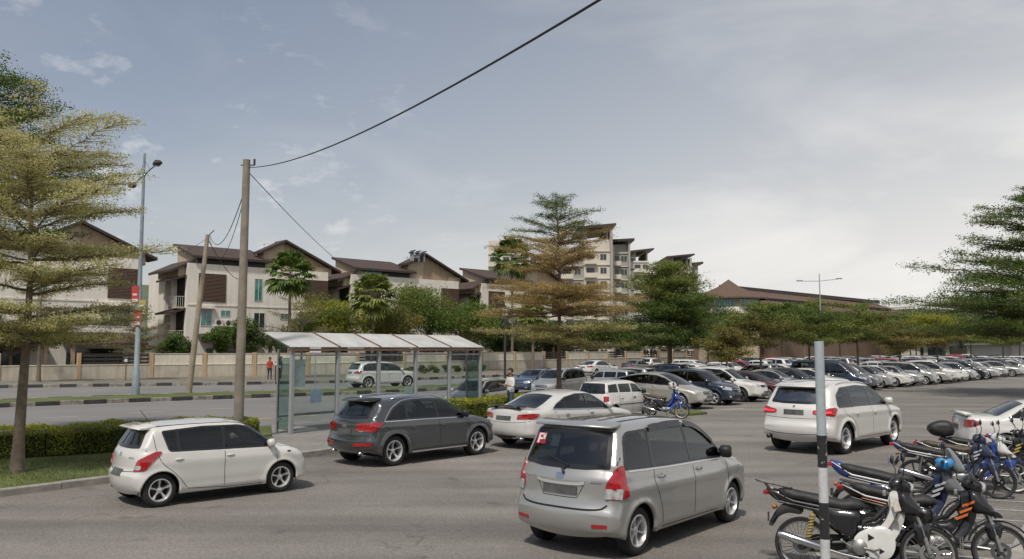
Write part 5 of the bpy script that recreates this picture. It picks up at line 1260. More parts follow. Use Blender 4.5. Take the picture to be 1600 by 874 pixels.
def tiered(seed, tiers, tr, leaf=.07, dens=1.0, nb=7, lean=(0, 0), tw=1.0, spread=.07, flatt=.5, extra_top=None, step=.11):
    """layered tree: tiers = (z, radius, rise, material index, density). Returns trunk MB, leaf points, material index"""
    r = random.Random(seed); H = tiers[-1][0] + .25
    tk = MB(); N = 10; path = []; rad = []
    for i in range(N + 1):
        t = i / N; path.append((lean[0] * t * t + .05 * math.sin(5 * t + seed), lean[1] * t + .05 * math.cos(4 * t + seed * 2), H * t)); rad.append(tr * (1 - .88 * t ** .9) * (1.25 if i == 0 else 1))
    tk.tube(path, rad, 10)
    def at(z):
        t = max(0, min(1, z / H)) * N; i = min(int(t), N - 1); f = t - i; return Vector(path[i]).lerp(Vector(path[i + 1]), f), rad[i] * (1 - f) + rad[i + 1] * f
    pts = []; mi = []
    for (z, Rad, rise, m, dn) in tiers:
        off = r.random() * 6.28; n_ = nb if Rad > .8 else max(4, nb - 2)
        for b in range(n_):
            a = off + 2 * math.pi * (b + r.uniform(-.3, .3)) / n_; L = Rad * r.uniform(.62, 1.18); p0, rt = at(z + r.uniform(-.26, .26))
            rs_ = rise * r.uniform(.4, 1.7); cv = r.uniform(-.35, .35); S = 9; P = []
            for i in range(S + 1):
                s = i / S; aa = a + cv * s * .5; P.append(p0 + Vector((math.cos(aa) * L * s, math.sin(aa) * L * s, rs_ * L * (s - .45 * s * s) - .0 * s)) + Vector((0, 0, r.uniform(-.02, .02) * L)))
            tk.tube(P, [max(.006, min(rt * .5, .02 + .022 * L) * (1 - .85 * i / S)) for i in range(S + 1)], 5, caps=False)
            # twigs
            s = .14
            while s < 1.0:
                i = min(int(s * S), S - 1); q = P[i].lerp(P[i + 1], s * S - i); dr = (P[i + 1] - P[i]).normalized()
                for sg in (1, -1):
                    tl = L * (.34 * (1 - s) + .13) * r.uniform(.6, 1.2) * tw * min(1, .45 + s * 1.6); an = math.atan2(dr.y, dr.x) + sg * r.uniform(.45, 1.05)
                    e = q + Vector((math.cos(an) * tl, math.sin(an) * tl, tl * r.uniform(-.02, .22)))
                    if tl > .25: tk.tube([q, q.lerp(e, .55) + Vector((0, 0, .02)), e], [.008 + .004 * L * (1 - s), .005, .003], 3, caps=False)
                    k = max(2, int(tl / step * dn * dens))
                    for j in range(k):
                        if r.random() < .10: continue
                        u = (j + r.random()) / k; c_ = q.lerp(e, u ** .8)
                        pts.append(c_ + Vector((r.gauss(0, spread * 1.3), r.gauss(0, spread * 1.3), r.gauss(0, spread * .55) + .02))); mi.append(m)
                s += .045 + .02 * r.random() if L > 1.6 else .09
    return tk, np.array([tuple(p) for p in pts]), np.array(mi), at
def tree(name, label, loc, seed, tiers, tr, mats, leaf=.07, nleaf=4, spr=.05, group=None, bark='tree bark', rz=0, cat='tree', **k):
    tk, pts, mi, _ = tiered(seed, tiers, tr, **k)
    root = thing(name, label, cat, (loc[0], loc[1], 0), rz, group)
    tk.build('trunk', M[bark], root, True)
    link('crown', leaf_mesh('crown', pts, leaf, [LM[m] for m in mats], mi, seed, nleaf=nleaf, spread=spr), root)
    return root
def bushy(name, label, loc, seed, H, Rx, Rz, z0, mats, leaf=.14, n=5000, tr=.14, group=None, stems=1, cat='tree', lumps=9, bark='bark grey', Ry=None, shell=.55):
    """round-crowned tree: leaf clumps spread through the crown volume, gaps between them"""
    r = np.random.RandomState(seed); Ry = Ry or Rx
    root = thing(name, label, cat, (loc[0], loc[1], 0), 0, group); cz = z0 + Rz
    C = []
    for i in range(lumps):
        d = r.normal(size=3); d /= np.linalg.norm(d); q = r.uniform(.35, .78)
        C.append((d[0] * Rx * q, d[1] * Ry * q, cz + d[2] * Rz * q, r.uniform(.28, .5)))
    tk = MB(); rr_ = random.Random(seed)
    for s in range(stems):
        bx = (rr_.uniform(-.3, .3) * (stems > 1), rr_.uniform(-.3, .3) * (stems > 1))
        tk.tube([(bx[0], bx[1], 0), (bx[0] * .7 + .04, bx[1] * .7, z0 * .6), (bx[0] * .4, bx[1] * .4, z0 + Rz * .4), (0, 0, cz + Rz * .3)], [tr, tr * .85, tr * .6, tr * .2], 8)
    for (x, y, z, q) in C: tk.tube([(0, 0, z0 + Rz * .12), (x * .4, y * .4, (z0 + Rz * .2 + z) / 2), (x, y, z)], [tr * .45, tr * .25, .01], 5)
    tk.build('trunk', M[bark], root, True)
    P = []; MI = []; per = n // lumps
    for j, (x, y, z, q) in enumerate(C):
        d = r.normal(size=(per, 3)); d /= np.linalg.norm(d, axis=1)[:, None]; rad = r.uniform(shell, 1.0, per) ** .7
        lump = 1 + .22 * np.sin(d[:, 0] * 7 + j) * np.sin(d[:, 1] * 6 + j * 2) + .18 * np.sin(d[:, 2] * 9 + j)
        P.append(np.stack([x + d[:, 0] * Rx * q * rad * lump, y + d[:, 1] * Ry * q * rad * lump, z + d[:, 2] * Rz * q * rad * lump], 1)); MI.append(np.full(per, j % len(mats)))
    P = np.vstack(P); MI = np.concatenate(MI)
    link('crown', leaf_mesh('crown', P, leaf, [LM[m] for m in mats], MI, seed, flat=.8), root); return root
def palm(label, loc, seed, H, Rf, group=None, mats='green', nf=22, tr=.13):
    r = random.Random(seed); root = thing('fan_palm', label, 'palm', (loc[0], loc[1], 0), 0, group)
    MB().tube([(0, 0, 0), (.05, 0, H * .3), (.02, .03, H * .7), (0, 0, H)], [tr * 1.3, tr, tr * .85, tr * .9], 8).build('trunk', M['bark grey'], root, True)
    mb = MB(); pt = MB()
    for i in range(nf):
        az = i * 2.4 + r.uniform(-.2, .2); el = R(80 - 125 * (i / nf) + r.uniform(-8, 8)); L = Rf * r.uniform(.5, .62)
        d = Vector((math.cos(az) * math.cos(el), math.sin(az) * math.cos(el), math.sin(el))); p0 = Vector((0, 0, H - .05 + .25 * (1 - i / nf))); p1 = p0 + d * L + Vector((0, 0, -.10 * L))
        pt.tube([p0, p0 + d * L * .5 + Vector((0, 0, .02)), p1], .012, 4, caps=False)
        s = d.cross(Vector((0, 0, 1))); s = s.normalized() if s.length > .05 else Vector((1, 0, 0)); u = s.cross(d).normalized()
        for k in range(15):
            t = (k / 14 - .5) * R(200); dd = (d * math.cos(t) + s * math.sin(t)).normalized(); fl = Rf * .5 * (1 - .25 * abs(k / 14 - .5)) * r.uniform(.85, 1.1); w = Vector(dd).cross(u).normalized() * .035 * Rf
            m_ = p1 + dd * fl * .6 + u * .03; e = p1 + dd * fl + Vector((0, 0, -fl * r.uniform(.18, .42))); mb.add([p1, m_ - w * 1.5, e, m_ + w * 1.5], [(0, 1, 2, 3)])
    pt.build('petiole', M['bark grey'], root, True); mb.build('frond', LM[mats], root); return root
# ------------------------------------------------------------------ ground, roads, kerbs
def sheet(name, pts, z, mk, kind='structure'):
    P = [tuple(p[:2]) for p in pts]; V, Fc = delaunay_2d_cdt([Vector(p) for p in P], [], [list(range(len(P)))], 1, 1e-5)[0:3:2]
    me = new_mesh(name, [(v.x, v.y, z) for v in V], [tuple(f) for f in Fc], [M[mk]], None, False)
    for p in me.polygons:
        if p.normal.z < 0: p.flip()
    me.update(); return tag(link(name, me), kind=kind)
def slab(name, pts, z, mk, kind='structure'):
    """raised ground: top at z with side faces"""
    P = [Vector((p[0], p[1])) for p in pts]; V, Fc = delaunay_2d_cdt(P, [], [list(range(len(P)))], 1, 1e-5)[0:3:2]
    mb = MB().add([(v.x, v.y, z) for v in V], [tuple(f) for f in Fc]); n = len(P)
    mb.add([(p.x, p.y, z) for p in P] + [(p.x, p.y, -.02) for p in P], [(i, (i + 1) % n, (i + 1) % n + n, i + n) for i in range(n)])
    o = mb.build(name, M[mk]); bm = bmesh.new(); bm.from_mesh(o.data); bmesh.ops.remove_doubles(bm, verts=bm.verts, dist=1e-4); bmesh.ops.recalc_face_normals(bm, faces=bm.faces); bm.to_mesh(o.data); bm.free()
    return tag(o, kind=kind)
def offset(path, d):
    """shift a polyline to its left by d"""
    P = [Vector((p[0], p[1])) for p in path]; o = []
    for i, p in enumerate(P):
        t = (P[min(i + 1, len(P) - 1)] - P[max(i - 1, 0)]).normalized(); o.append(p + Vector((-t.y, t.x)) * d)
    return o
def kerb(name, path, w, h, mats, seg=1.0, z0=-.01, bev=.02):
    """kerb stones along a path; materials alternate every seg metres"""
    P = [Vector((p[0], p[1])) for p in path]; D = [0]
    for a, b in zip(P, P[1:]): D.append(D[-1] + (b - a).length)
    def at(s):
        for i in range(len(P) - 1):
            if s <= D[i + 1] or i == len(P) - 2: return P[i].lerp(P[i + 1], (s - D[i]) / (D[i + 1] - D[i])), (P[i + 1] - P[i]).normalized()
    mb = MB(); s = 0; k = 0; r = random.Random(3)
    while s < D[-1]:
        e = min(D[-1], s + seg - .015); (a, ta), (b, tb) = at(s), at(e); na, nb_ = Vector((-ta.y, ta.x)), Vector((-tb.y, tb.x)); hh = h + r.uniform(-.008, .008)
        q = [(a, na, 0), (b, nb_, 0)]
        pr = [(0, z0), (0, hh - bev), (bev, hh), (w - bev, hh), (w, hh - bev), (w, z0)]
        vs = [(p.x + n_.x * o, p.y + n_.y * o, z) for p, n_ in ((a, na), (b, nb_)) for o, z in pr]
        mb.add(vs, [(i, i + 1, i + 7, i + 6) for i in range(5)] + [(5, 4, 3, 2, 1, 0), (6, 7, 8, 9, 10, 11)], k % len(mats)); s += seg; k += 1
    o = mb.build(name, [M[m] for m in mats]); return tag(o, kind='structure')
def paint_line(pts, w, mk='white line', z=.012, name='road_marking'):
    P = [Vector((p[0], p[1])) for p in pts]; L, Rr = offset(P, w / 2), offset(P, -w / 2); n = len(P)
    me = new_mesh(name, [(p.x, p.y, z) for p in L] + [(p.x, p.y, z) for p in Rr], [(i, i + n, i + n + 1, i + 1) for i in range(n - 1)], [M[mk]], None, False)
    return tag(link(name, me), kind='structure')
KD = Vector((.61, .79)).normalized(); KN = Vector((-KD.y, KD.x)); K0 = Vector((-9.05, 14.7))
def K(s, d=0.0): p = K0 + KD * s + KN * d; return (p.x, p.y)
sheet('ground', [(-2500, -400), (2500, -400), (2500, 2600), (-2500, 2600)], 0, 'soil')
NE = [(-60, -22), (-30, 7.2), (-14, 22.6), (-7.2, 29.7), (-3.2, 31.4), (.4, 35), (1.6, 38.3), (4.2, 45), (12, 59), (30, 84), (70, 128), (130, 190)]
MN = [(-60, 6), (-22.7, 36.9), (-17.7, 41.2), (-13.6, 44.2), (-8.8, 47.6), (2.8, 59), (13.8, 73), (34, 98), (75, 146), (135, 210)]
MF = [(-63, 10), (-24.6, 40), (-19.3, 44.9), (-14.9, 47.9), (-9.9, 51), (2.2, 64), (12.4, 77), (32, 102), (72, 150), (130, 214)]
FK = [(-80, 35), (-33.8, 55), (-25.1, 58.3), (-18.6, 60.6), (-11.8, 64.2), (-5.5, 71.9), (3.2, 82.4), (15.3, 99.4), (26.9, 114), (60, 160), (120, 230)]
WL = [(-80, 38), (-39.2, 63.8), (-30.6, 71), (-23.4, 76), (-15.2, 82.4), (-7.2, 92), (4.1, 105.6), (20, 128), (35.5, 148)]
sheet('road', NE + FK[::-1], .004, 'road')
LB = [K(-60), K(16), K(16, 1.9), K(24.5, 1.9), (2.6, 36.6), (2.8, 38.6), (5.6, 45), (13.5, 59), (31.5, 84), (71.5, 128), (131, 190)]
sheet('car_park', LB + [(500, 190), (500, -150), K(-60, -20)], .008, 'asphalt')
slab('verge', [K(-60, .15), K(6, .15)] + [(-7.9, 27.6), (-14, 22.4), (-30, 7.0), (-60, -22.2)], .10, 'grass')
slab('pavement', [K(6, .15), K(16, .15), K(16, 1.9), K(17, 1.9), (-1.6, 32.6), (-3.2, 31.2), (-7.2, 29.5), (-7.9, 27.6)], .13, 'pave')
slab('planting_strip', [K(17, 1.9), K(24.5, 1.9), (2.6, 36.6), (2.8, 38.6), (5.6, 45), (13.5, 59), (31.5, 84), (30, 83.8), (12, 58.8), (4.2, 44.8), (1.6, 38.1), (.4, 34.8), (-1.6, 32.6)], .11, 'grass')
kerb('kerb', [K(-60), K(6)], .15, .14, ['concrete'], 1.2)
kerb('kerb', [K(6), K(16)], .15, .17, ['concrete'], 1.5)
kerb('kerb', [K(17, 1.78), K(24.4, 1.78)], .14, .14, ['concrete'], 1.2)
slab('median', [p for p in offset(MN, .15)] + [p for p in offset(MF, -.15)][::-1], .19, 'grass')
kerb('median_kerb', MN, .16, .20, ['kerbblack', 'kerbwhite'], 1.0)
kerb('median_kerb', offset(MF, -.16), .16, .20, ['kerbwhite', 'kerbblack'], 1.0)
slab('roadside_verge', [p for p in offset(FK[:10], .15)] + [(60, 172)] + [p for p in offset(WL, -.1)][::-1], .15, 'soil')
kerb('roadside_kerb', FK[:10], .16, .22, ['kerbblack', 'kerbwhite'], 1.0)
paint_line(offset(MN, -.55), .14)
paint_line(offset(FK, -.5), .12)
for a, b in (((68, 653.5), (121, 651.5)), ((203, 646), (256, 644)), ((325, 640), (365, 638.3)), ((422, 635.8), (442, 635)), ((560, 629), (600, 627)), ((-80, 662), (-20, 659))):
    paint_line([G(*a), G(*b)], .16)
for a, b in (((405, 655), (425, 654)), ((463, 651), (494, 649.6)), ((536, 647.5), (560, 646.4))): paint_line([G(*a), G(*b)], .2, 'yellow line')
for s in range(9):
    p = Vector((2.5, 9.0)) + Vector((.61, .79)) * .95 * s
    paint_line([p, p + Vector((.92, -.40)) * 2.5], .085, 'worn line', .014, 'bay_line')
paint_line([(2.3, 8.7), (8.3, 16.5)], .085, 'worn line', .016, 'bay_line')
paint_line([G(1130, 641), G(1162, 639)], .3, 'worn line', .014); paint_line([G(1538, 609), G(1566, 607)], .5, 'worn line', .014)
for i in range(22):
    p = Vector((8.0, 35.2)) + Vector((.69, .725)) * 2.6 * i
    paint_line([p, p + Vector((-.8, .6)) * 4.6], .10, 'worn line', .014, 'bay_line')
kerb('kerb', [(3.1, 6.2), (6.0, 10.27), (8.15, 13.25), (11.0, 17.2)], -.22, .13, ['concrete'], 1.2)
slab('pavement', [(3.35, 6.1), (11.2, 17.0), (18, 12), (10, 1)], .12, 'pave')
slab('planting_island', [G(1062, 652), G(1105, 648), G(1080, 643), G(1045, 646)], .10, 'grass')
# the far hill: one wooded ridge
def hill():
    r = np.random.RandomState(5); nx, ny = 90, 24; vs = []
    for j in range(ny):
        for i in range(nx):
            x = -900 + 1500 * i / (nx - 1); y = 780 + 420 * j / (ny - 1); u = j / (ny - 1)
            h = 84 * math.exp(-((x + 450) / 200) ** 2) + 30 * math.exp(-((x + 700) / 160) ** 2) + 20 * math.exp(-((x - 60) / 260) ** 2)
            vs.append((x, y, -2 + h * math.sin(min(1, u * 1.4) * math.pi / 2) + r.uniform(-1.2, 1.2) + 2 * math.sin(x * .05) * math.sin(y * .04)))
    return tag(link('hill', new_mesh('hill', vs, [(j * nx + i, j * nx + i + 1, (j + 1) * nx + i + 1, (j + 1) * nx + i) for j in range(ny - 1) for i in range(nx - 1)], [M['forest']], None, False)), kind='structure')
M['forest'] = mat('forest', (.06, .085, .05), .95, col2=(.12, .145, .085), nscale=.12, detail=8); hill()

# grass on the near verge
def grass_blades():
    r = np.random.RandomState(2); n = 22000; s = r.uniform(-10, 5.9, n); d = r.uniform(.18, 6.5, n) ** 1.0
    x = K0.x + KD.x * s + KN.x * d; y = K0.y + KD.y * s + KN.y * d
    k = (np.sin(x * 3.1) * np.sin(y * 2.7) + r.uniform(-.8, 1, n)) > -.5; x, y = x[k], y[k]; n = len(x)
    az = r.uniform(0, 6.28, n); h = r.uniform(.03, .085, n); w = .007
    b = np.stack([x, y, np.full(n, .099)], 1); dx = np.stack([np.cos(az) * w, np.sin(az) * w, np.zeros(n)], 1); tip = b + np.stack([r.normal(0, .02, n), r.normal(0, .02, n), h], 1)
    v = np.stack([b - dx, b + dx, tip], 1).reshape(-1, 3); me = bpy.data.meshes.new('grass'); me.from_pydata([tuple(q) for q in v], [], [(3 * i, 3 * i + 1, 3 * i + 2) for i in range(n)]); me.materials.append(LM['grassblade']); return tag(link('grass', me), 'short patchy green grass on the verge in front of the hedge', 'grass', kind='stuff')
LM['grassblade'] = leafmat('grass blades', [(.05, .075, .018), (.12, .15, .035), (.20, .20, .08)], transl=.25); grass_blades()
def litter():
    r = np.random.RandomState(9); n = 700; s_ = r.uniform(-9, 14, n); d = -np.abs(r.exponential(.35, n)); far = r.rand(n) < .3; d[far] = -r.uniform(0, 9, far.sum())
    x = K0.x + KD.x * s_ + KN.x * d; y = K0.y + KD.y * s_ + KN.y * d
    o = link('leaf_litter', leaf_mesh('leaf_litter', np.stack([x, y, np.full(n, .016)], 1), .04, [LM['litter']], np.zeros(n, int), 9, flat=.12)); return tag(o, 'scattered dry leaves on the asphalt along the left kerb', 'leaves', kind='stuff')
LM['litter'] = leafmat('dry leaves', [(.12, .07, .03), (.25, .18, .08), (.34, .28, .14)], transl=.1); litter()
# ------------------------------------------------------------------ shelter
def clear_glass(name, tint, gl=.10):
    m = bpy.data.materials.new(name); m.use_nodes = True; N, L = nodes_of(m); N.remove(N['Principled BSDF'])
    t = N.new('ShaderNodeBsdfTransparent'); t.inputs[0].default_value = (*tint, 1); g = N.new('ShaderNodeBsdfGlossy'); g.inputs['Roughness'].default_value = .04
    f = N.new('ShaderNodeLayerWeight'); f.inputs[0].default_value = .5; pw = N.new('ShaderNodeMath'); pw.operation = 'POWER'; L.new(f.outputs['Facing'], pw.inputs[0]); pw.inputs[1].default_value = 5; a = N.new('ShaderNodeMath'); a.operation = 'MULTIPLY_ADD'; L.new(pw.outputs[0], a.inputs[0]); a.inputs[1].default_value = .7; a.inputs[2].default_value = gl * .6; a.use_clamp = True
    x = N.new('ShaderNodeMixShader'); L.new(a.outputs[0], x.inputs[0]); L.new(t.outputs[0], x.inputs[1]); L.new(g.outputs[0], x.inputs[2]); L.new(x.outputs[0], N['Material Output'].inputs[0]); return m
M['pane'] = clear_glass('clear shelter glass', (.86, .91, .90), .05); M['pane green'] = clear_glass('green edged shelter glass', (.62, .74, .72), .08)
M['shelter post'] = mat('grey powder coat', (.30, .31, .32), .5, noise=.08, nscale=4); M['roof sheet'] = mat('milky roof sheet', (.54, .54, .52), .5, noise=.08, nscale=2, n2=.14, n2s=.9, col2=(.42, .415, .39)); M['batten'] = mat('rusty batten', (.16, .10, .07), .8, noise=.3, nscale=6)
M['poster'] = mat('faded poster', (.52, .55, .55), .7, noise=.2, nscale=9); M['poster blue'] = mat('blue white poster', (.50, .56, .66), .7, col2=(.30, .38, .56), nscale=12)
M['roof batten'] = M['batten']
def shelter():
    z = .13; a = math.atan2(KD.y, KD.x); root = thing('bus_shelter', 'long glass bus shelter with pale sloping roof sheets on grey posts behind the parked cars', 'bus shelter', (-6.44, 24.5, z), a)
    B = lambda mb, n, m, sm=False, par=root: mb.build(n, M[m] if isinstance(m, str) else m, par, sm)
    Lb = 1.716; T = Lb * 5
    for i in range(6): B(MB().box(Lb * i - .055, Lb * i + .055, -.055, .055, 0, 2.42, ch=.008), 'post', 'shelter post')
    for i in range(6): B(MB().box(Lb * i - .03, Lb * i + .03, -.05, 1.2, 0, .07).xform(Matrix.Translation((0, 0, 2.44)) @ Matrix.Rotation(R(19), 4, 'X')), 'roof_bracket', 'shelter post')
    B(MB().box(-.12, T + .12, -.10, -.03, 2.40, 2.47), 'gutter', 'batten')
    for i in range(5):
        x0, x1 = Lb * i - (.12 if i == 0 else -.03), Lb * (i + 1) + (.12 if i == 4 else -.03)
        p = MB().box(x0, x1, -.08, 1.30, 0, .02).xform(Matrix.Translation((0, 0, 2.53)) @ Matrix.Rotation(R(19), 4, 'X')); B(p, 'roof_panel', 'roof sheet')
        B(MB().box(Lb * i + .06, Lb * (i + 1) - .06, -.006, .006, .28, 2.22), 'glass_pane', 'pane')
        B(MB().box(Lb * i + .055, Lb * (i + 1) - .055, -.025, .025, .20, .27), 'rail', 'shelter post')
        B(MB().box(Lb * i + .055, Lb * (i + 1) - .055, -.02, .02, 2.24, 2.29), 'rail', 'shelter post')
    for i in range(1, 5): B(MB().box(Lb * i - .028, Lb * i + .028, -.09, 1.32, .005, .05).xform(Matrix.Translation((0, 0, 2.53)) @ Matrix.Rotation(R(19), 4, 'X')), 'roof_batten', 'batten')
    for x in (0, T):
        B(MB().box(x - .006, x + .006, .07, .62, .10, 2.2), 'end_pane', 'pane green'); B(MB().box(x - .03, x + .03, .62, .68, 0, 2.45), 'end_post', 'shelter post')
        for zz in (.35, 1.9): B(MB().box(x - .02, x + .02, .50, .62, zz, zz + .08), 'clamp', 'galv')
    B(MB().box(.12, .50, .02, .035, 1.35, 2.15), 'notice_board', 'poster'); B(MB().box(.72, 1.12, .02, .04, .85, 1.25), 'notice_board', 'poster blue')
    B(MB().box(T * .545, T * .545 + .36, .02, .04, .78, 1.18), 'notice_board', 'poster'); B(MB().box(T * .56, T * .56 + .22, .02, .04, .28, .62), 'notice_board', 'poster')
    B(MB().tube([(.3, 1.0, .45), (T - .3, 1.0, .45)], .04, 8).tube([(.8, 1.0, 0), (.8, 1.0, .45)], .03, 6).tube([(T - .8, 1.0, 0), (T - .8, 1.0, .45)], .03, 6), 'perch_rail', 'shelter post', True)
    return root
shelter()
r0 = thing('bus_stop_sign', 'small pale square sign on a thin post behind the left shelter bay', 'sign', (G(492, 610).x, G(492, 610).y, 0))
MB().tube([(0, 0, 0), (0, 0, 2.9)], .035, 8).build('post', M['galv'], r0, True); MB().box(-.36, .36, -.06, -.04, 2.35, 2.85, ch=.01).build('sign_plate', M['poster'], r0)

# ------------------------------------------------------------------ poles, lamps, wires
def pole(name, label, cat, base, top, r0_, r1_, mk, z0=.0, cap=True, group=None):
    base = Vector((base[0], base[1], z0)); t = Vector(top); root = thing(name, label, cat, base, 0, group); d = t - base
    MB().tube([(0, 0, 0), d * .33, d * .66, d], [r0_, r0_ * .67 + r1_ * .33, r0_ * .33 + r1_ * .67, r1_], 14).build('shaft', M[mk], root, True); return root, d
p1b = (-7.48, 23.0); p1t = PY(385.5, 250, 23.0); q, d1_ = pole('utility_pole', 'tall round grey brown concrete pole at the right end of the hedge', 'utility pole', p1b, p1t, .135, .10, 'pole concrete', .1)
MB().tube([d1_ + Vector((-.16, 0, -.15)), d1_ + Vector((.22, 0, -.15))], .02, 6).tube([d1_ + Vector((.22, 0, -.15)), d1_ + Vector((.22, 0, .02))], .03, 8).build('wire_bracket', M['frame'], q, True)
p2b = (-17.7, 45.9); p2t = PY(324.5, 367, 45.9); q, d2_ = pole('utility_pole', 'leaning pale timber pole standing on the grassy median', 'utility pole', p2b, p2t, .17, .11, 'pole pale', .15)
MB().tube([d2_ + Vector((-.1, 0, -.2)), d2_ + Vector((.35, 0, .25))], .025, 6).build('wire_bracket', M['frame'], q, True)
def wire(label, a, b, sag, r=.012, n=28):
    a, b = Vector(a), Vector(b); root = [a.lerp(b, i / n) - Vector((0, 0, 4 * sag * (i / n) * (1 - i / n))) for i in range(n + 1)]
    return tag(MB().tube(root, r, 6).build('overhead_wire', M['black plastic'], None, True), label, 'wire', 'overhead wires')
wa = PY(389, 262, 23.0)
wire('thick black cable rising from the concrete pole to the upper right of the sky', wa, PY(960, -14, 6.2), .33, .0115)
wire('thin wire falling from the concrete pole towards the second gabled house', PY(389, 270, 23.0), PY(592, 440, 97), .9, .012)
wire('slack wire between the two poles, the higher of the pair', PY(384, 292, 23.05), PY(328, 368, 45.8), 1.0, .014); wire('slack wire between the two poles, the lower of the pair', PY(384, 300, 23.05), PY(328, 372, 45.8), 1.5, .011)
wire('thin wire from the leaning pole left to the tall street lamp', PY(324, 372, 45.9), PY(226, 390, 44.2), .5, .014)
wire('thin wire dropping from the leaning pole towards the first gabled house', PY(325, 374, 46), PY(377, 437, 84), .6, .025)
# tall two-armed street lamp on the median
lb = Vector((-19.75, 44.0, .15)); lt = PY(226, 240, 44.0); L1 = thing('street_lamp', 'tall grey street lamp with two arms and red banners, on the median at left', 'street lamp', lb); d = lt - lb
MB().tube([(0, 0, 0), (0, 0, 1.3), (.003, 0, 1.35), d * .6, d], [.20, .19, .14, .10, .06], 12).build('post', M['galv blue'], L1, True)
ctr = d * .905; ar = Vector((.64, -.77, .11)).normalized()
for sg, L in ((1, 2.3), (-1, 2.1)):
    e = ctr + ar * L * sg; MB().tube([ctr, ctr.lerp(e, .5) + Vector((0, 0, .05)), e], [.045, .04, .035], 8).build('arm', M['galv blue'], L1, True)
    hd = MB(); puff(hd, [(-.36, 0), (-.22, .15), (.1, .2), (.36, .08), (.38, -.02), (.1, -.10), (-.25, -.08)], .17, .09, .07); hd.xform(Matrix.Translation(e) @ Matrix.Rotation(math.atan2(ar.y, ar.x) + (math.pi if sg < 0 else 0), 4, 'Z'))
    h_ = hd.build('lamp_head', M['grille dark'], L1, True)
    MB().lathe([(.001, -.13), (.10, -.12), (.14, -.08)], 14, 'z', e).build('lamp_glass', M['clear lens'], h_, True)
MB().tube([d * .97, ctr + ar * 1.2], .012, 4).tube([d * .97, ctr - ar * 1.1], .012, 4).build('stay_wire', M['frame'], L1, True)
for i, (zt, zb, mk, xo) in enumerate(((5.75, 4.85, 'bike red', -.16), (5.0, 4.25, 'bike gold', .22), (4.45, 3.65, 'bike red', .03))):
    b_ = MB().box(-.19 + xo, .19 + xo, -.13 - .02 * i, -.115 - .02 * i, zb, zt); bb_ = b_.build('banner', M[mk], None); bb_.location = lb; bb_.parent = None
    tag(bb_, ['red banner, topmost of the three on the tall lamp post', 'yellow banner, between two red ones on the tall lamp post', 'red banner with white lower edge, lowest on the tall lamp post'][i], 'banner', 'banners tied to the street lamp')
    pt_ = MB().box(-.15 + xo, .15 + xo, -.139 - .02 * i, -.131 - .02 * i, zb + .05, zb + .22); pt_.build('lettering_band', M['bike white'], bb_); MB().box(-.12 + xo, .10 + xo, -.139 - .02 * i, -.131 - .02 * i, zb + .40, zb + .50).build('lettering_band', M['bike white'], bb_)
# far lot lamp
lb2 = Vector(((1282 - 800) / 1300 * 112, 112, 0)); L2 = thing('street_lamp', 'thin far street lamp with two long level arms above the car park trees', 'street lamp', lb2); z2 = PY(1282, 428, 112).z
MB().tube([(0, 0, 0), (0, 0, z2)], [.14, .06], 8).build('post', M['galv'], L2, True)
for sg in (1, -1):
    a0 = Vector((0, 0, z2 - 1.0)); e = a0 + Vector((2.9 * sg, .6 * sg, .35 if sg > 0 else -.05)); MB().tube([a0, e], .045, 6).build('arm', M['galv'], L2, True); MB().box(e.x - .4, e.x + .4, e.y - .12, e.y + .12, e.z - .03, e.z + .12, ch=.03).build('lamp_head', M['galv blue'], L2)
for i, (px, yb, yt, lab, r_, mk) in enumerate(((789, 596, 478, 'thin dark lamp post on the far kerb left of the ochre tree', .10, 'grille dark'), (430, 598, 566, 'short dark post with a small tag by the boundary wall', .05, 'grille dark'), (1428, 562, 535, 'thin grey post among the far car park rows', .09, 'galv'), (960, 606, 571, 'short dark post behind the champagne liftback', .10, 'grille dark'), (196, 598, 560, 'thin brown post in front of the wall beside the street lamp', .05, 'batten'))):
    g = G(px, yb); rr_ = thing('post', lab, 'post', (g.x, g.y, 0)); zt = CAMH + (HOR - yt) * g.y / F
    MB().tube([(0, 0, 0), (0, 0, zt)], r_, 8).lathe([(r_ * 1.1, zt - .03), (r_ * 1.2, zt), (.001, zt + .05)], 8, 'z').build('shaft', M[mk], rr_, True)
    MB().box(-r_ * 2.2, r_ * 2.2, -r_ * 1.4, -r_ * 1.1, zt * .86, zt * .97).build('tag_plate', M['poster'], rr_)
# near striped pole
sp = thing('striped_pole', 'black and white striped steel pole with pale grey top in front of the white SUV', 'pole', (2.575, 7.0, .0)); pm = MB(); zz = [0, .2, .48, .76, 1.04, 1.335, 1.62, 1.873, 2.655]; ms = [1, 0, 1, 0, 1, 0, 1, 2]
ms = [0, 1, 0, 1, 0, 1, 0, 1][::-1]; ms = [1, 0, 1, 0, 1, 0, 1, 0]
for i in range(8):
    a, b = zz[i], zz[i + 1]; mi = {7: 0, 6: 1, 5: 0, 4: 1, 3: 0, 2: 1, 1: 0, 0: 1}[i]
    pm.lathe([(.0385, a), (.0385, b)], 24, 'z', (0, 0, 0), 2 if i == 7 else mi)
pm.lathe([(.0385, 2.655), (.037, 2.66), (.033, 2.655), (.033, 2.5)], 24, 'z', (0, 0, 0), 2)
pm.build('shaft', [M['pwhite'], M['pblack'], M['pgrey']], sp, True)
MB().lathe([(.041, 1.863), (.043, 1.873), (.041, 1.883)], 20, 'z').build('paint_ridge', M['pblack'], sp, True)

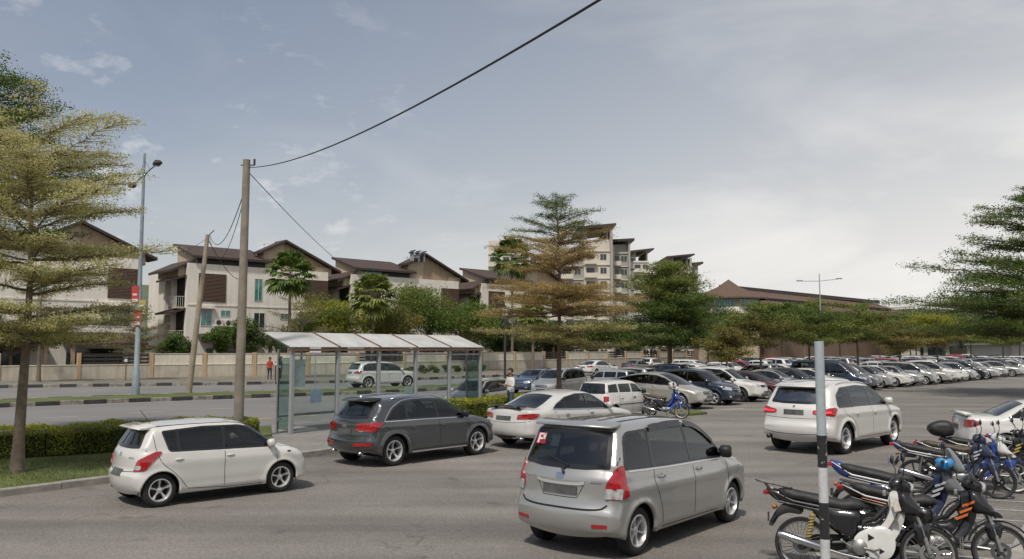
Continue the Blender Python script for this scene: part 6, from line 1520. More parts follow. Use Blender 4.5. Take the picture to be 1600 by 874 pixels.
# ------------------------------------------------------------------ hedge
def hedge(label, path, w, h, zb, n, seed, leaf=.055):
    P = [Vector((p[0], p[1])) for p in path]; root = thing('hedge', label, 'hedge', (P[0].x, P[0].y, zb)); r = np.random.RandomState(seed)
    Ls = [(b - a).length for a, b in zip(P, P[1:])]; T = sum(Ls)
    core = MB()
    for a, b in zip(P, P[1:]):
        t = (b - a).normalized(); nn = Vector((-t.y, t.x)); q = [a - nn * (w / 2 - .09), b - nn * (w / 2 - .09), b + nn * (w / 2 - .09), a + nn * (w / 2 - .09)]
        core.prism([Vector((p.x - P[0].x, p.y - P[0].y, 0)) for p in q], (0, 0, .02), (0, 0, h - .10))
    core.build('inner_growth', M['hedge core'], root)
    s = r.uniform(0, T, n); pts = []; mi = []
    for i in range(n):
        k = 0; ss = s[i]
        while ss > Ls[k] and k < len(Ls) - 1: ss -= Ls[k]; k += 1
        t = (P[k + 1] - P[k]).normalized(); nn = Vector((-t.y, t.x)); c = P[k] + t * ss
        wob = .05 * math.sin(s[i] * 3.1) + .04 * math.sin(s[i] * 7.7 + 1)
        u = r.rand()
        if u < .42: o, z, m = r.uniform(-w / 2, w / 2), h + wob * .6 + r.normal(0, .02), 0
        elif u < .84: o, z, m = -w / 2 + wob + abs(r.normal(0, .05)), r.uniform(.05, h), 1
        else: o, z, m = w / 2 - wob - abs(r.normal(0, .05)), r.uniform(.05, h), 1
        if m == 1 and z > h * .86: m = 0
        # rounded shoulders
        e = max(0, abs(o) - (w / 2 - .12)) / .12
        if m == 0: z -= .09 * e * e
        if min(s[i], T - s[i]) < .0: continue
        pts.append((c.x + nn.x * o - P[0].x, c.y + nn.y * o - P[0].y, z)); mi.append(m if m == 0 else 1 + (r.rand() < .45))
    # rounded end
    for e_ in (0, 1):
        c = P[-1] if e_ else P[0]; t = (P[-1] - P[-2]).normalized() if e_ else (P[0] - P[1]).normalized(); k = int(n * w * .9 / T)
        a = r.uniform(-math.pi / 2, math.pi / 2, k); zz = r.uniform(.05, h, k); b0 = math.atan2(t.y, t.x)
        for j in range(k):
            rad = w / 2 * (1 - max(0, zz[j] - h * .7) ** 2 * 2) * r.uniform(.85, 1.04); pts.append((c.x + math.cos(a[j] + b0) * rad - P[0].x, c.y + math.sin(a[j] + b0) * rad - P[0].y, zz[j])); mi.append(0 if zz[j] > h * .84 else 1)
    link('foliage', leaf_mesh('foliage', np.array(pts), leaf, [LM['lime'], LM['mid'], LM['lime']], np.array(mi), seed, flat=.8, aspect=.6), root); return root
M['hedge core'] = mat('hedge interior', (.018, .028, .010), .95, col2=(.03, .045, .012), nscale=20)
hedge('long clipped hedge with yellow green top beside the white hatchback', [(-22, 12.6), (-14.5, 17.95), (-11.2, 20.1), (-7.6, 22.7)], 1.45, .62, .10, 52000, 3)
hedge('low yellow green hedge beyond the right end of the bus shelter', [(-2.1, 29.4), (.2, 32.6), (2.4, 35.6)], 1.3, .66, .11, 16000, 4, .06)

# ------------------------------------------------------------------ trees
TL = [(2.7, 2.4, .16, 0, 1.0), (3.1, 2.7, .12, 0, 1.0), (3.95, 2.3, .25, 0, .9), (4.5, 2.7, .25, 0, .9), (5.1, 2.4, .34, 0, .9), (5.6, 2.3, .42, 0, .8), (6.05, 2.2, .46, 0, .8), (6.45, 1.9, .5, 0, .8), (6.8, 1.5, .6, 0, .8)]
gt = G(35, 745)
tree('tree', 'large tiered tree with pale cream green layers, at the left kerb', (gt.x - .05, gt.y), 11, TL, .125, ['pale', 'green'], .048, 10, .06, dens=1.9, nb=8, spread=.075, bark='bark grey', lean=(-.1, -.1), rz=.4)
tree('tree', 'bright green tree rising above the pale tiered one at the top left corner', (-15.0, 23.5), 17, [(5.6, 2.6, .4, 0, .9), (6.5, 2.9, .4, 0, .9), (7.4, 3.0, .35, 0, .9), (8.2, 2.6, .4, 0, .9), (9.0, 2.2, .45, 0, .8), (9.7, 1.7, .5, 0, .8), (10.3, 1.1, .6, 0, .8)], .17, ['green'], .075, 10, .10, dens=1.3, nb=8, spread=.13, bark='bark grey')
TO = [(2.8, 2.9, .08, 1, .8), (3.25, 3.6, .08, 1, .8), (4.3, 3.6, .06, 0, 1), (4.7, 3.9, .10, 0, 1.1), (5.1, 3.2, .12, 0, 1), (6.0, 2.5, .45, 0, .8), (6.5, 2.8, .48, 0, .8), (7.0, 2.2, .5, 0, .7), (7.5, 1.9, .45, 2, .5), (8.0, 1.7, .55, 2, .5), (8.6, 1.3, .6, 2, .5), (9.0, 1.0, .6, 2, .5)]
gx = 37.2
tree('tree', 'tall tiered tree with ochre brown layers and green tip in the middle', ((873 - 800) / F * gx + .05, gx), 23, TO, .14, ['orange', 'sand', 'green'], .062, 10, .075, dens=1.3, nb=8, spread=.08, bark='tree bark', lean=(-.15, 0))
TG = [(2.9, 3.2, .15, 0, 1), (3.7, 3.6, .2, 0, 1), (4.5, 3.7, .25, 0, 1), (5.3, 3.4, .3, 0, 1), (6.1, 3.0, .35, 1, 1), (6.9, 2.4, .4, 1, 1), (7.6, 1.7, .5, 1, 1), (8.2, 1.0, .6, 1, .9)]
tree('tree', 'dense dark green tree right of the ochre tree, behind the parked cars', ((1045 - 800) / F * 60, 60), 31, TG, .22, ['green', 'mid'], .14, 9, .2, dens=1.2, nb=9, spread=.22, step=.16)
TR = [(3.4, 6.0, .10, 0, 1), (4.3, 6.6, .12, 0, .9), (5.2, 6.6, .14, 0, .9), (6.1, 6.2, .2, 0, .8), (7.0, 4.6, .28, 0, .8), (8.0, 3.4, .3, 0, .7), (9.2, 3.4, .3, 0, .6), (10.1, 2.6, .35, 0, .6), (10.9, 1.4, .4, 0, .6)]
tree('tree', 'large dark green tiered tree cut by the right edge of the view', ((1625 - 800) / F * 46, 46), 47, TR, .24, ['green'], .12, 9, .15, dens=1.0, nb=11, spread=.12, step=.16)
# young umbrella trees of the car park
def umbrella(lab, x, y, seed, H, Rad, mats, grp='young umbrella trees in the car park', leaf=.13, nl=7, dens=1.1, zb=None):
    zb = zb or H * .55
    T = [(zb, Rad * .8, .35, 0, 1), (zb + (H - zb) * .35, Rad, .25, 0, 1), (zb + (H - zb) * .62, Rad * .85, .22, 1, 1), (zb + (H - zb) * .85, Rad * .5, .3, 1, 1)]
    return tree('tree', lab, (x, y), seed, T, .07 + H * .008, mats, leaf, nl, .17, grp, dens=dens, nb=7, spread=.11, step=.17)
for i, (px, Y, yt, Rad, mats, lab) in enumerate((
    (1134, 48, 520, 1.7, ['rust', 'olive'], 'small rusty brown umbrella tree, leftmost in the car park behind the white crossover'),
    (1187, 51, 478, 2.1, ['olive', 'mid'], 'open olive umbrella tree left of the dense dark one in the car park'),
    (1262, 57, 484, 3.4, ['mid', 'green'], 'wide flat dark green umbrella tree directly behind the striped pole'),
    (1337, 61.6, 481, 3.2, ['mid', 'mid'], 'wide green umbrella tree just right of the striped pole'),
    (1403, 68, 512, 2.3, ['rust', 'olive'], 'low rusty umbrella tree between two greener ones in the car park'),
    (1463, 75, 494, 3.3, ['rust', 'lime'], 'broad umbrella tree with yellow green top and rusty underside'),
    (1565, 91, 503, 4.2, ['mid', 'lime'], 'pale yellow green umbrella tree near the right edge of the car park'))):
    H = CAMH + (HOR - yt) * Y / F; umbrella(lab, (px - 800) / F * Y, Y, 60 + i, H, Rad, mats, dens=1.15)
for i, (px, Y, yt, Rad, mats) in enumerate(((1150, 92, 500, 3.2, ['olive', 'mid']), (1220, 98, 476, 3.8, ['mid', 'green']), (1310, 104, 490, 3.6, ['green', 'mid']), (1372, 108, 494, 3.6, ['mid', 'olive']), (1430, 116, 500, 3.8, ['green', 'mid']), (1515, 120, 500, 4.2, ['mid', 'green']), (1590, 128, 505, 4.2, ['olive', 'mid']))):
    H = CAMH + (HOR - yt) * Y / F; nm = ['first', 'second', 'third', 'fourth', 'fifth', 'sixth', 'seventh'][i]
    umbrella('farther umbrella tree, %s from the left in the second line of car park trees' % nm, (px - 800) / F * Y, Y, 80 + i, H, Rad, mats, 'farther umbrella trees of the car park', .22, 5, .9)
# verge and garden trees beyond the road
TV = [(2.4, 1.9, .35, 0, 1), (3.2, 2.3, .35, 0, .9), (4.0, 2.0, .4, 0, .8), (4.8, 1.4, .5, 0, .7)]
tree('tree', 'slender dark olive tree on the far verge between lamp post and leaning pole', (G(240, 594).x, 66.5), 91, TV, .10, ['olive'], .13, 3, .12, dens=.9, nb=7, spread=.11, step=.18)
TW = [(2.6, 2.6, .7, 0, .7), (3.5, 3.0, .7, 0, .6), (4.6, 2.4, .8, 0, .6), (5.8, 1.7, .9, 0, .5)]
tree('tree', 'sparse spreading tree with thin pale foliage in front of the first gabled house', ((472 - 800) / F * 72, 72), 93, TW, .14, ['olive'], .12, 3, .12, dens=.75, nb=7, spread=.11, step=.2, bark='bark grey')
tree('tree', 'slim trunked tree on the far verge behind the large tiered tree', ((64 - 800) / F * 62, 62), 95, [(4.2, 2.6, .3, 0, 1), (5.4, 2.6, .35, 0, 1), (6.6, 2.0, .4, 0, .9)], .17, ['olive'], .14, 3, .12, dens=.8, nb=7, spread=.11, step=.18, bark='bark grey')
bushy('tree', 'round clipped bright green tree behind the wall by the leaning pole', ((343 - 800) / F * 76, 76), 4, 4.9, 1.75, 1.35, 2.1, ['green'], .17, 9000, .12, lumps=12, shell=.4)
for i, (px, Y, yt, yb, Rx, mats, lab, n) in enumerate((
    (522, 92, 468, 545, 4.0, ['lime', 'mid'], 'loose yellow green tree between the two palms', 7000), (472, 88, 500, 560, 2.0, ['dark', 'green'], 'dark shrubby tree behind the wall under the first palm', 4000),
    (612, 90, 480, 545, 3.4, ['olive', 'mid'], 'low olive tree above the shelter roof right of the second palm', 5000), (672, 96, 443, 535, 4.4, ['green', 'mid'], 'large dark green tree in front of the second gabled house', 12000),
    (728, 94, 472, 550, 3.8, ['mid', 'green'], 'mid green tree at the right end of the shelter roof', 8000), (785, 108, 486, 560, 3.8, ['dark', 'dark'], 'very dark round tree behind the wall left of the ochre tree', 9000),
    (850, 116, 500, 560, 4.2, ['dark', 'green'], 'dark tree behind the wall just behind the ochre tree', 9000), (395, 82, 505, 560, 2.2, ['green', 'dark'], 'green shrubby tree behind the wall below the first gabled house', 5000),
    (930, 128, 498, 560, 4.5, ['mid', 'dark'], 'mid green tree behind the wall right of the ochre tree', 8000), (985, 132, 490, 560, 4.2, ['green', 'dark'], 'green tree beyond the road left of the dense dark tree', 8000),
    (1105, 112, 478, 555, 4.6, ['dark', 'green'], 'dark green tree right of the dense dark tree, below the brown roofs', 9000), (1150, 126, 482, 560, 4.2, ['mid', 'green'], 'green tree under the glazed brown roofed corner', 7000),
    (1255, 122, 470, 520, 3.2, ['green', 'mid'], 'rounded green tree against the long brown roof', 6000), (1420, 145, 482, 550, 6, ['dark', 'mid'], 'dark green tree left of the large right hand tree, far off', 9000),
    (1500, 150, 478, 550, 7, ['mid', 'dark'], 'broad mid green tree far behind the right hand rows', 9000), (1590, 155, 470, 550, 7.5, ['dark', 'mid'], 'far dark tree at the right edge behind the car park', 9000),
    (278, 74, 530, 565, 1.4, ['dark', 'green'], 'low dark shrub behind the wall left of the round tree', 3500), (20, 72, 505, 560, 3.2, ['olive', 'green'], 'olive tree behind the wall at the far left', 6000))):
    zt = CAMH + (HOR - yt) * Y / F; zb_ = max(.5, CAMH + (HOR - yb) * Y / F); bushy('tree', lab, ((px - 800) / F * Y, Y), 120 + i, zt, Rx * 1.25, (zt - zb_) / 2 + .3, zb_, mats, .20 + Y * .0004, int(n * 1.9), .16, 'garden trees beyond the road', lumps=18, shell=.35)
def palm_at(lab, px, Y, yt, Rf, seed, m='green'): palm(lab, ((px - 800) / F * Y, Y), seed, CAMH + (HOR - yt) * Y / F - Rf * .55, Rf, 'fan palms in the gardens', m, 46, .16)
palm_at('taller fan palm in front of the first gabled house', 452, 80, 406, 2.7, 7); palm_at('fan palm standing before the second gabled house', 582, 86, 440, 2.8, 9, 'mid'); palm_at('fan palm beside the ochre tree, before the apartment block', 800, 104, 382, 3.0, 12)
palm_at('small fan palm low behind the tiered ochre tree', 832, 100, 476, 2.2, 14, 'mid')
r_ = random.Random(5)
for i in range(9):
    t = i / 8; x = G(600, 588).x * (1 - t) + G(752, 582).x * t; y = G(600, 588).y * (1 - t) + G(752, 582).y * t
    bushy('shrub', 'low dark shrub at the wall foot behind the shelter, %s from the left' % ['first', 'second', 'third', 'fourth', 'fifth', 'sixth', 'seventh', 'eighth', 'ninth'][i], (x, y - 1.2), 200 + i, 1.0, .9, .42, .10, ['dark', 'green'], .16, 900, .03, 'shrubs along the foot of the wall', lumps=5, cat='shrub')

# ------------------------------------------------------------------ boundary wall
def boundary_wall():
    for i, (a, b) in enumerate(zip(WL, WL[1:])):
        a, b = Vector(a), Vector(b); L = (b - a).length; root = thing('boundary_wall', 'cream plastered boundary wall with tan pillars, %s' % ['far left stretch cut by the view edge', 'low stretch with dark railing behind the large tree', 'stretch behind the leaning pole', 'stretch behind the two standing men', 'stretch behind the shelter', 'stretch right of the shelter behind the dark shrubs', 'stretch behind the ochre tree', 'farthest stretch behind the dark green tree'][i], 'wall', (a.x, a.y, .14), math.atan2(b.y - a.y, b.x - a.x), 'cream boundary wall along the far side of the road')
        low = 1.1 if i in (0, 1) else 1.05
        MB().box(0, L, 0, .2, 0, low).build('wall_base', M['wall base'], root); MB().box(0, L, -.03, .23, low, low + .07).build('coping', M['wall'], root)
        n = max(1, round(L / 5.2))
        for k in range(n + 1): MB().box(L * k / n - .14, L * k / n + .14, -.06, .26, 0, 2.12, ch=.01).build('pillar', M['wall tan'], root)
        for k in range(n):
            x0, x1 = L * k / n + .2, L * (k + 1) / n - .2
            if (i in (0, 1) and k % 2 == (n - 1) % 2) or (i >= 4 and k % 3 == 0):
                g = MB()
                for zz in (1.2, 1.5, 1.8, 2.0): g.box(x0, x1, .08, .12, zz, zz + .18 if zz < 1.9 else zz + .05)
                q = x0
                while q < x1: g.box(q, q + .05, .06, .14, 1.17, 2.05); q += .9
                g.build('railing', M['grille dark'], root)
            else:
                if i == 1 and k == 0: continue
                MB().box(x0, x1, .03, .17, low + .07, 2.0).build('wall_panel', M['wall'], root); MB().box(x0, x1, -.01, .21, 2.0, 2.06).build('coping', M['wall base'], root)
boundary_wall()
# ------------------------------------------------------------------ houses
def tiles(name, c1, c2, sc):
    m = mat(name, c1, .8); N, L = nodes_of(m); b = N['Principled BSDF']; c = N.new('ShaderNodeTexCoord'); w = N.new('ShaderNodeTexWave'); w.inputs['Scale'].default_value = sc; w.inputs['Distortion'].default_value = .3; w.bands_direction = 'X'
    L.new(c.outputs['Object'], w.inputs['Vector']); n = N.new('ShaderNodeTexNoise'); n.inputs['Scale'].default_value = 1.2; L.new(c.outputs['Object'], n.inputs['Vector']); a = N.new('ShaderNodeMath'); a.operation = 'MULTIPLY'; L.new(w.outputs[0], a.inputs[0]); L.new(n.outputs[0], a.inputs[1])
    x = N.new('ShaderNodeMixRGB'); x.inputs[1].default_value = (*c1, 1); x.inputs[2].default_value = (*c2, 1); L.new(a.outputs[0], x.inputs[0]); L.new(x.outputs[0], b.inputs['Base Color']); bp = N.new('ShaderNodeBump'); bp.inputs['Strength'].default_value = .6; bp.inputs['Distance'].default_value = .05; L.new(w.outputs[0], bp.inputs['Height']); L.new(bp.outputs[0], b.inputs['Normal']); return m
M['roof tile'] = tiles('dark brown roof tiles', (.055, .035, .028), (.11, .07, .055), 1.6); M['roof brown'] = tiles('terracotta brown roof tiles', (.10, .060, .042), (.165, .105, .072), .9)
def slats(name, c1, c2, sc):
    m = mat(name, c1, .7); N, L = nodes_of(m); b = N['Principled BSDF']; c = N.new('ShaderNodeTexCoord'); w = N.new('ShaderNodeTexWave'); w.bands_direction = 'Z'; w.inputs['Scale'].default_value = sc; L.new(c.outputs['Object'], w.inputs['Vector']); x = N.new('ShaderNodeMixRGB'); x.inputs[1].default_value = (*c1, 1); x.inputs[2].default_value = (*c2, 1); L.new(w.outputs[0], x.inputs[0]); L.new(x.outputs[0], b.inputs['Base Color'])
    bp = N.new('ShaderNodeBump'); bp.inputs['Strength'].default_value = .8; bp.inputs['Distance'].default_value = .04; L.new(w.outputs[0], bp.inputs['Height']); L.new(bp.outputs[0], b.inputs['Normal']); return m
M['louvre'] = slats('brown timber louvres', (.045, .025, .016), (.10, .058, .038), 2.2); M['fascia'] = mat('dark fascia', (.045, .03, .026), .6)
M['teal glass'] = mat('teal window glass', (.05, .20, .18), .08, noise=.4, nscale=1.5, spec=.7); M['win dark'] = mat('dark window glass', (.03, .035, .036), .07, spec=.7, noise=.4, nscale=1.2); M['win frame'] = mat('pale window frame', (.50, .50, .47), .6); M['ac white'] = mat('air conditioner casing', (.55, .54, .50), .6, noise=.1, nscale=4)
def win(root, x0, x1, z0, z1, y=0, nx=2, mk='teal glass', d=.10, fr=.07, hood=False):
    """framed window recessed slightly in a wall whose face is at y"""
    f = MB()
    f.box(x0, x1, y - .04, y + .02, z0, z0 + fr).box(x0, x1, y - .04, y + .02, z1 - fr, z1)
    for k in range(nx + 1): xx = x0 + (x1 - x0 - fr) * k / nx; f.box(xx, xx + fr, y - .038, y + .018, z0 + fr, z1 - fr)
    w = f.build('window', M['win frame'], root); MB().box(x0 + .02, x1 - .02, y - .012, y - .004, z0 + .02, z1 - .02).build('pane', M[mk], w)
    if hood: MB().box(x0 - .25, x1 + .25, y - .55, y, z1 + .08, z1 + .20).build('window_hood', M['house white'], root)
    return w
def aircon(root, x, z, y):
    a = MB().box(x, x + .85, y - .36, y - .05, z, z + .62, ch=.02).build('air_conditioner', M['ac white'], root)
    MB().lathe([(.001, -.365), (.24, -.365), (.26, -.375), (.26, -.36)], 18, 'y', (x + .35, y, z + .31)).build('fan_grille', M['grille dark'], a); MB().box(x - .05, x + .9, y - .45, y, z - .06, z - .002).build('bracket', M['house white'], a)
def roof_slab(root, pts, th, mk='roof tile', name='roof', ov=None):
    """flat roof plane from 4 corner points with thickness and a dark fascia edge"""
    v = [Vector(p) for p in pts]; up = Vector((0, 0, th)); r = MB().add([p for p in v] + [p + up for p in v], [(3, 2, 1, 0), (4, 5, 6, 7), (0, 1, 5, 4), (1, 2, 6, 5), (2, 3, 7, 6), (3, 0, 4, 7)]).build(name, M[mk], root)
    f = MB(); c = sum(v, Vector()) / 4
    for a, b in zip(v, v[1:] + v[:1]):
        m = (a + b) / 2; o = (m - c); o.z = 0; o = o.normalized() * .06
        f.add([a + Vector((0, 0, -.10)), b + Vector((0, 0, -.10)), b + up + Vector((0, 0, .015)), a + up + Vector((0, 0, .015)), a + o - Vector((0, 0, .10)), b + o - Vector((0, 0, .10)), b + o + up + Vector((0, 0, .015)), a + o + up + Vector((0, 0, .015))], [(0, 1, 2, 3), (7, 6, 5, 4), (0, 4, 5, 1), (3, 2, 6, 7), (0, 3, 7, 4), (1, 5, 6, 2)])
    f.build('fascia', M['fascia'], r); return r
def house(label, ox, oy, dirv=(.74, .68), W_=16.3, part='full', seed=0, dz=0):
    """three storeys, white parapet front, brown louvres, lean-to roof at left and lopsided gable at right. local x along front, y away"""
    root = thing('house', label, 'house', (ox, oy, dz), math.atan2(dirv[1], dirv[0]), 'three storey gabled houses beyond the wall'); H = 11.4; D = 11
    MB().box(0, W_, 0, .35, 0, H).build('front_wall', M['house white'], root)
    w = MB(); w.box(0, W_, .35, D, 0, 10.9); w.build('wall', M['house white'], root)
    # band course
    MB().box(.1, W_ + .05, -.06, 0, 7.05, 7.2).build('string_course', M['house white'], root)
    # left upper room under the lean-to roof
    MB().add([(.9, .5, 10.9), (.9, 5.2, 10.9), (.9, 5.2, 13.65), (.9, .5, 12.2), (8.9, .5, 10.9), (8.9, 5.2, 10.9), (8.9, 5.2, 13.65), (8.9, .5, 12.2)], [(0, 3, 2, 1), (4, 5, 6, 7), (0, 4, 7, 3), (1, 2, 6, 5), (3, 7, 6, 2)]).build('upper_wall', M['house beige'], root)
    (win(root, 1.6, 4.4, 11.45, 12.1, .5, 3, 'teal glass') if seed else None); MB().box(4.6 if seed else 1.2, 8.7, .42, .49, 11.45, 12.2).build('eave_shade_strip', M['grille dark'], root)  # dark strip under the eave stands in for the shaded gap
    roof_slab(root, [(.5, -.35, 12.05), (9.2, -.35, 12.05), (9.2, 5.4, 13.75), (.5, 5.4, 13.75)], .14)
    # right penthouse with a lopsided roof
    gp = [(8.45, 10.9), (8.45, 13.25), (10.9, 14.5), (17.0, 11.75), (17.0, 10.9)]
    MB().prism([(x, .5, z) for x, z in gp], (0, 0, 0), (0, 1.7, 0)).build('gable_wall', M['house tan'], root)
    MB().box(14.9, 16.9, .38, .49, 10.95, 11.95).build('gable_panel', M['house beige'], root); MB().prism([(8.5, .44, 10.95), (10.9, .44, 10.95), (10.9, .44, 14.35), (8.5, .44, 13.15)], (0, 0, 0), (0, .05, 0)).build('gable_panel', M['house beige'], root)
    roof_slab(root, [(8.0, -.1, 13.1), (10.9, -.1, 14.56), (10.9, 1.9, 14.56), (8.0, 1.9, 13.1)], .16); roof_slab(root, [(10.9, -.1, 14.56), (17.9, -.1, 11.5), (17.9, 2.6, 11.5), (10.9, 2.6, 14.56)], .16)
    MB().box(9, 16.9, 2.25, 9, 10.9, 11.6).build('rear_parapet', M['house white'], root)
    # left side: balconies before a shade panel behind the corner pier, small lean-to roofs
    MB().box(-.06, -.01, .5, 2.5, .3, 10.2).build('balcony_shade_panel', M['opening shade'], root)  # near-black sheet on the solid wall, painting the shade inside the balconies
    MB().box(-.45, 0, 2.6, 3.0, 0, 10.3).build('side_pier', M['house white'], root); MB().box(-.5, -.02, 4.6, 6.5, 0, 9.8).build('side_bay', M['house white'], root)
    for z in (3.4, 6.9):
        MB().box(-.9, -.07, .4, 2.55, z - .2, z).build('balcony_slab', M['house beige'], root); rl = MB()
        for k in range(12): rl.box(-.88, -.85, .45 + k * .18, .48 + k * .18, z, z + 1.0)
        for k in range(4): rl.box(-.85 + k * .2, -.82 + k * .2, .42, .45, z, z + 1.0)
        rl.box(-.9, -.84, .4, 2.55, z + 1.0, z + 1.06).box(-.9, -.1, .4, .46, z + 1.0, z + 1.06); rl.build('balcony_railing', M['win frame'], root)
    for z in (6.2, 9.6): roof_slab(root, [(-1.5, .1, z), (-.07, .1, z + .45), (-.07, 4.4, z + .45), (-1.5, 4.4, z)], .10, name='canopy')
    roof_slab(root, [(-1.6, .2, 10.5), (.85, .2, 11.7), (.85, 6.5, 11.7), (-1.6, 6.5, 10.5)], .13); MB().prism([(-.7, 0, 10.0), (.0, 0, 10.0), (.0, 0, 11.2), (-.7, 0, 10.85)], (0, .6, 0), (0, 6.3, 0)).build('side_gable', M['house beige'], root)
    # front features
    for x0, x1 in ((1.2, 4.1), (13.4, 16.25)):
        MB().box(x0, x1, -.09, 0, 7.45, 10.4).build('louvre_screen', M['louvre'], root)
    win(root, 1.5, 2.7, 4.9, 6.65, 0, 2, hood=True); win(root, 3.6, 4.7, 5.9, 6.65); win(root, 7.3, 8.25, 7.7, 10.2, 0, 2); win(root, 7.3, 8.6, 4.8, 6.5, 0, 2, 'win dark'); win(root, 10.4, 11.4, 5.8, 6.5); win(root, 12.8, 15.6, 4.7, 6.6, 0, 4, 'win dark', hood=True)
    aircon(root, 2.95, 5.0, 0); aircon(root, 4.0, 4.95, 0); aircon(root, 14.8, 6.9 - .05, -.1) if False else None
    # porch
    roof_slab(root, [(1.2, -4.4, 3.0), (7.6, -4.4, 3.0), (7.6, -.02, 4.0), (1.2, -.02, 4.0)], .14, name='porch_roof')
    for x in (1.5, 7.3): MB().box(x - .15, x + .15, -4.2, -3.9, 0, 3.0).build('porch_pillar', M['house tan'], root)
    MB().box(2.2, 6.6, -.05, -.01, .2, 2.6).build('garage_opening', M['win dark'], root); roof_slab(root, [(9.2, -4.4, 3.0), (15.8, -4.4, 3.0), (15.8, -.02, 4.0), (9.2, -.02, 4.0)], .14, name='porch_roof')
    for x in (9.5, 15.5): MB().box(x - .15, x + .15, -4.2, -3.9, 0, 3.0).build('porch_pillar', M['house tan'], root)
    MB().box(10, 15, -.05, -.01, .2, 2.6).build('garage_opening', M['win dark'], root)
    an = MB().tube([(8.9, 1.2, 12.6), (8.9, 1.2, 14.3)], .03, 5).tube([(8.3, 1.2, 14.0), (9.5, 1.2, 14.3)], .02, 4)
    for k in range(5): an.tube([(8.4 + k * .25, .9, 14.03 + k * .06), (8.4 + k * .25, 1.5, 14.03 + k * .06)], .012, 4)
    an.build('aerial', M['galv'], root)
    return root
HD = Vector((.74, .68)); H0 = Vector((-33.3, 85.0))
for hs, (t, lab) in enumerate(((-20.9, 'white gabled house half hidden behind the large tiered tree at left'), (0, 'white gabled house behind the leaning pole, first clear of the large tree'), (19.3, 'white gabled house behind the second palm, with three small solar panels on its ridge'), (39.5, 'white gabled house mostly hidden behind palm and ochre tree'))):
    p = H0 + HD * t; house(lab, p.x, p.y, seed=int(hs == 2))
sol = thing('solar_heater', 'row of small grey solar panels tilted on the second gabled roof', 'solar heater', (H0.x + HD.x * 28.6, H0.y + HD.y * 28.6, 14.15), math.atan2(HD.y, HD.x))
for k in range(3):
    pn = MB().box(-.3, .3, -.5, .5, -.03, .03).xform(Matrix.Translation((k * .85 - .6, 0, .62)) @ Matrix.Rotation(R(-38), 4, 'Y')).build('panel', M['win dark'], sol); MB().box(k * .85 - .63, k * .85 - .57, -.4, .4, -.6, .55).build('stand', M['galv'], sol)
# ------------------------------------------------------------------ apartment blocks
M['apt wall'] = mat('pale apartment wall', (.58, .53, .45), .9, noise=.06, nscale=.3); M['apt grey'] = mat('grey apartment wall', (.34, .325, .30), .9, noise=.08, nscale=.3); M['apt dark'] = mat('dark grey slab', (.22, .21, .20), .85)
def tower(root, x0, x1, y0, y1, H, fl=3.1, crown=True, bal=True, cw='apt wall', rng_=None, nx=None, z00=0):
    MB().box(x0, x1, y0, y1, z00, H).build('wall', M[cw], root); n = int((H - z00) / fl); W__ = x1 - x0; nx = nx or max(1, int(W__ / 3.6))
    for f in range(n):
        z = z00 + f * fl
        MB().box(x0 - .15, x1 + .35, y0 - .25, y0, z + fl - .22, z + fl - .02).build('floor_band', M['apt wall'], root)
        for k in range(nx):
            c = x0 + W__ * (k + .5) / nx
            if bal and k % 2 == 0:
                MB().box(c - 1.35, c + 1.35, y0 - 1.2, y0 - .26, z + .0, z + .14).box(c - 1.35, c + 1.35, y0 - 1.2, y0 - 1.08, z + .14, z + 1.05).build('balcony', M['apt wall'], root); MB().box(c - .9, c + .9, y0 - .04, y0 - .01, z + .15, z + 2.3).build('balcony_door', M['win dark'], root)
            else: win(root, c - .75, c + .75, z + .9, z + 2.4, y0, 2, 'win dark')
        for k in range(max(1, int((y1 - y0) / 4))):
            yy = y0 + 2 + k * 4; f_ = MB().box(x1, x1 + .05, yy - .7, yy + .7, z + .9, z + 2.4).build('window', M['win frame'], root); MB().box(x1 + .051, x1 + .07, yy - .6, yy + .6, z + 1.0, z + 2.3).build('pane', M['win dark'], f_)
        MB().box(x1, x1 + .9, y1 - 2.2, y1 - .6, z + fl - .3, z + fl - .15).build('side_ledge', M['apt dark'], root)
    if crown:
        for xx in (x0 + .3, x1 - .7): MB().box(xx, xx + .4, y0 + .3, y1 - .3, H, H + 2.6).build('roof_fin', M['apt grey'], root)
        roof_slab(root, [(x0 - 1.5, y0 - 1.5, H + 2.5), (x1 + 1.3, y0 - 1.5, H + 3.3), (x1 + 1.3, y1 + .8, H + 3.3), (x0 - 1.5, y1 + .8, H + 2.5)], .3, 'apt grey', 'roof')
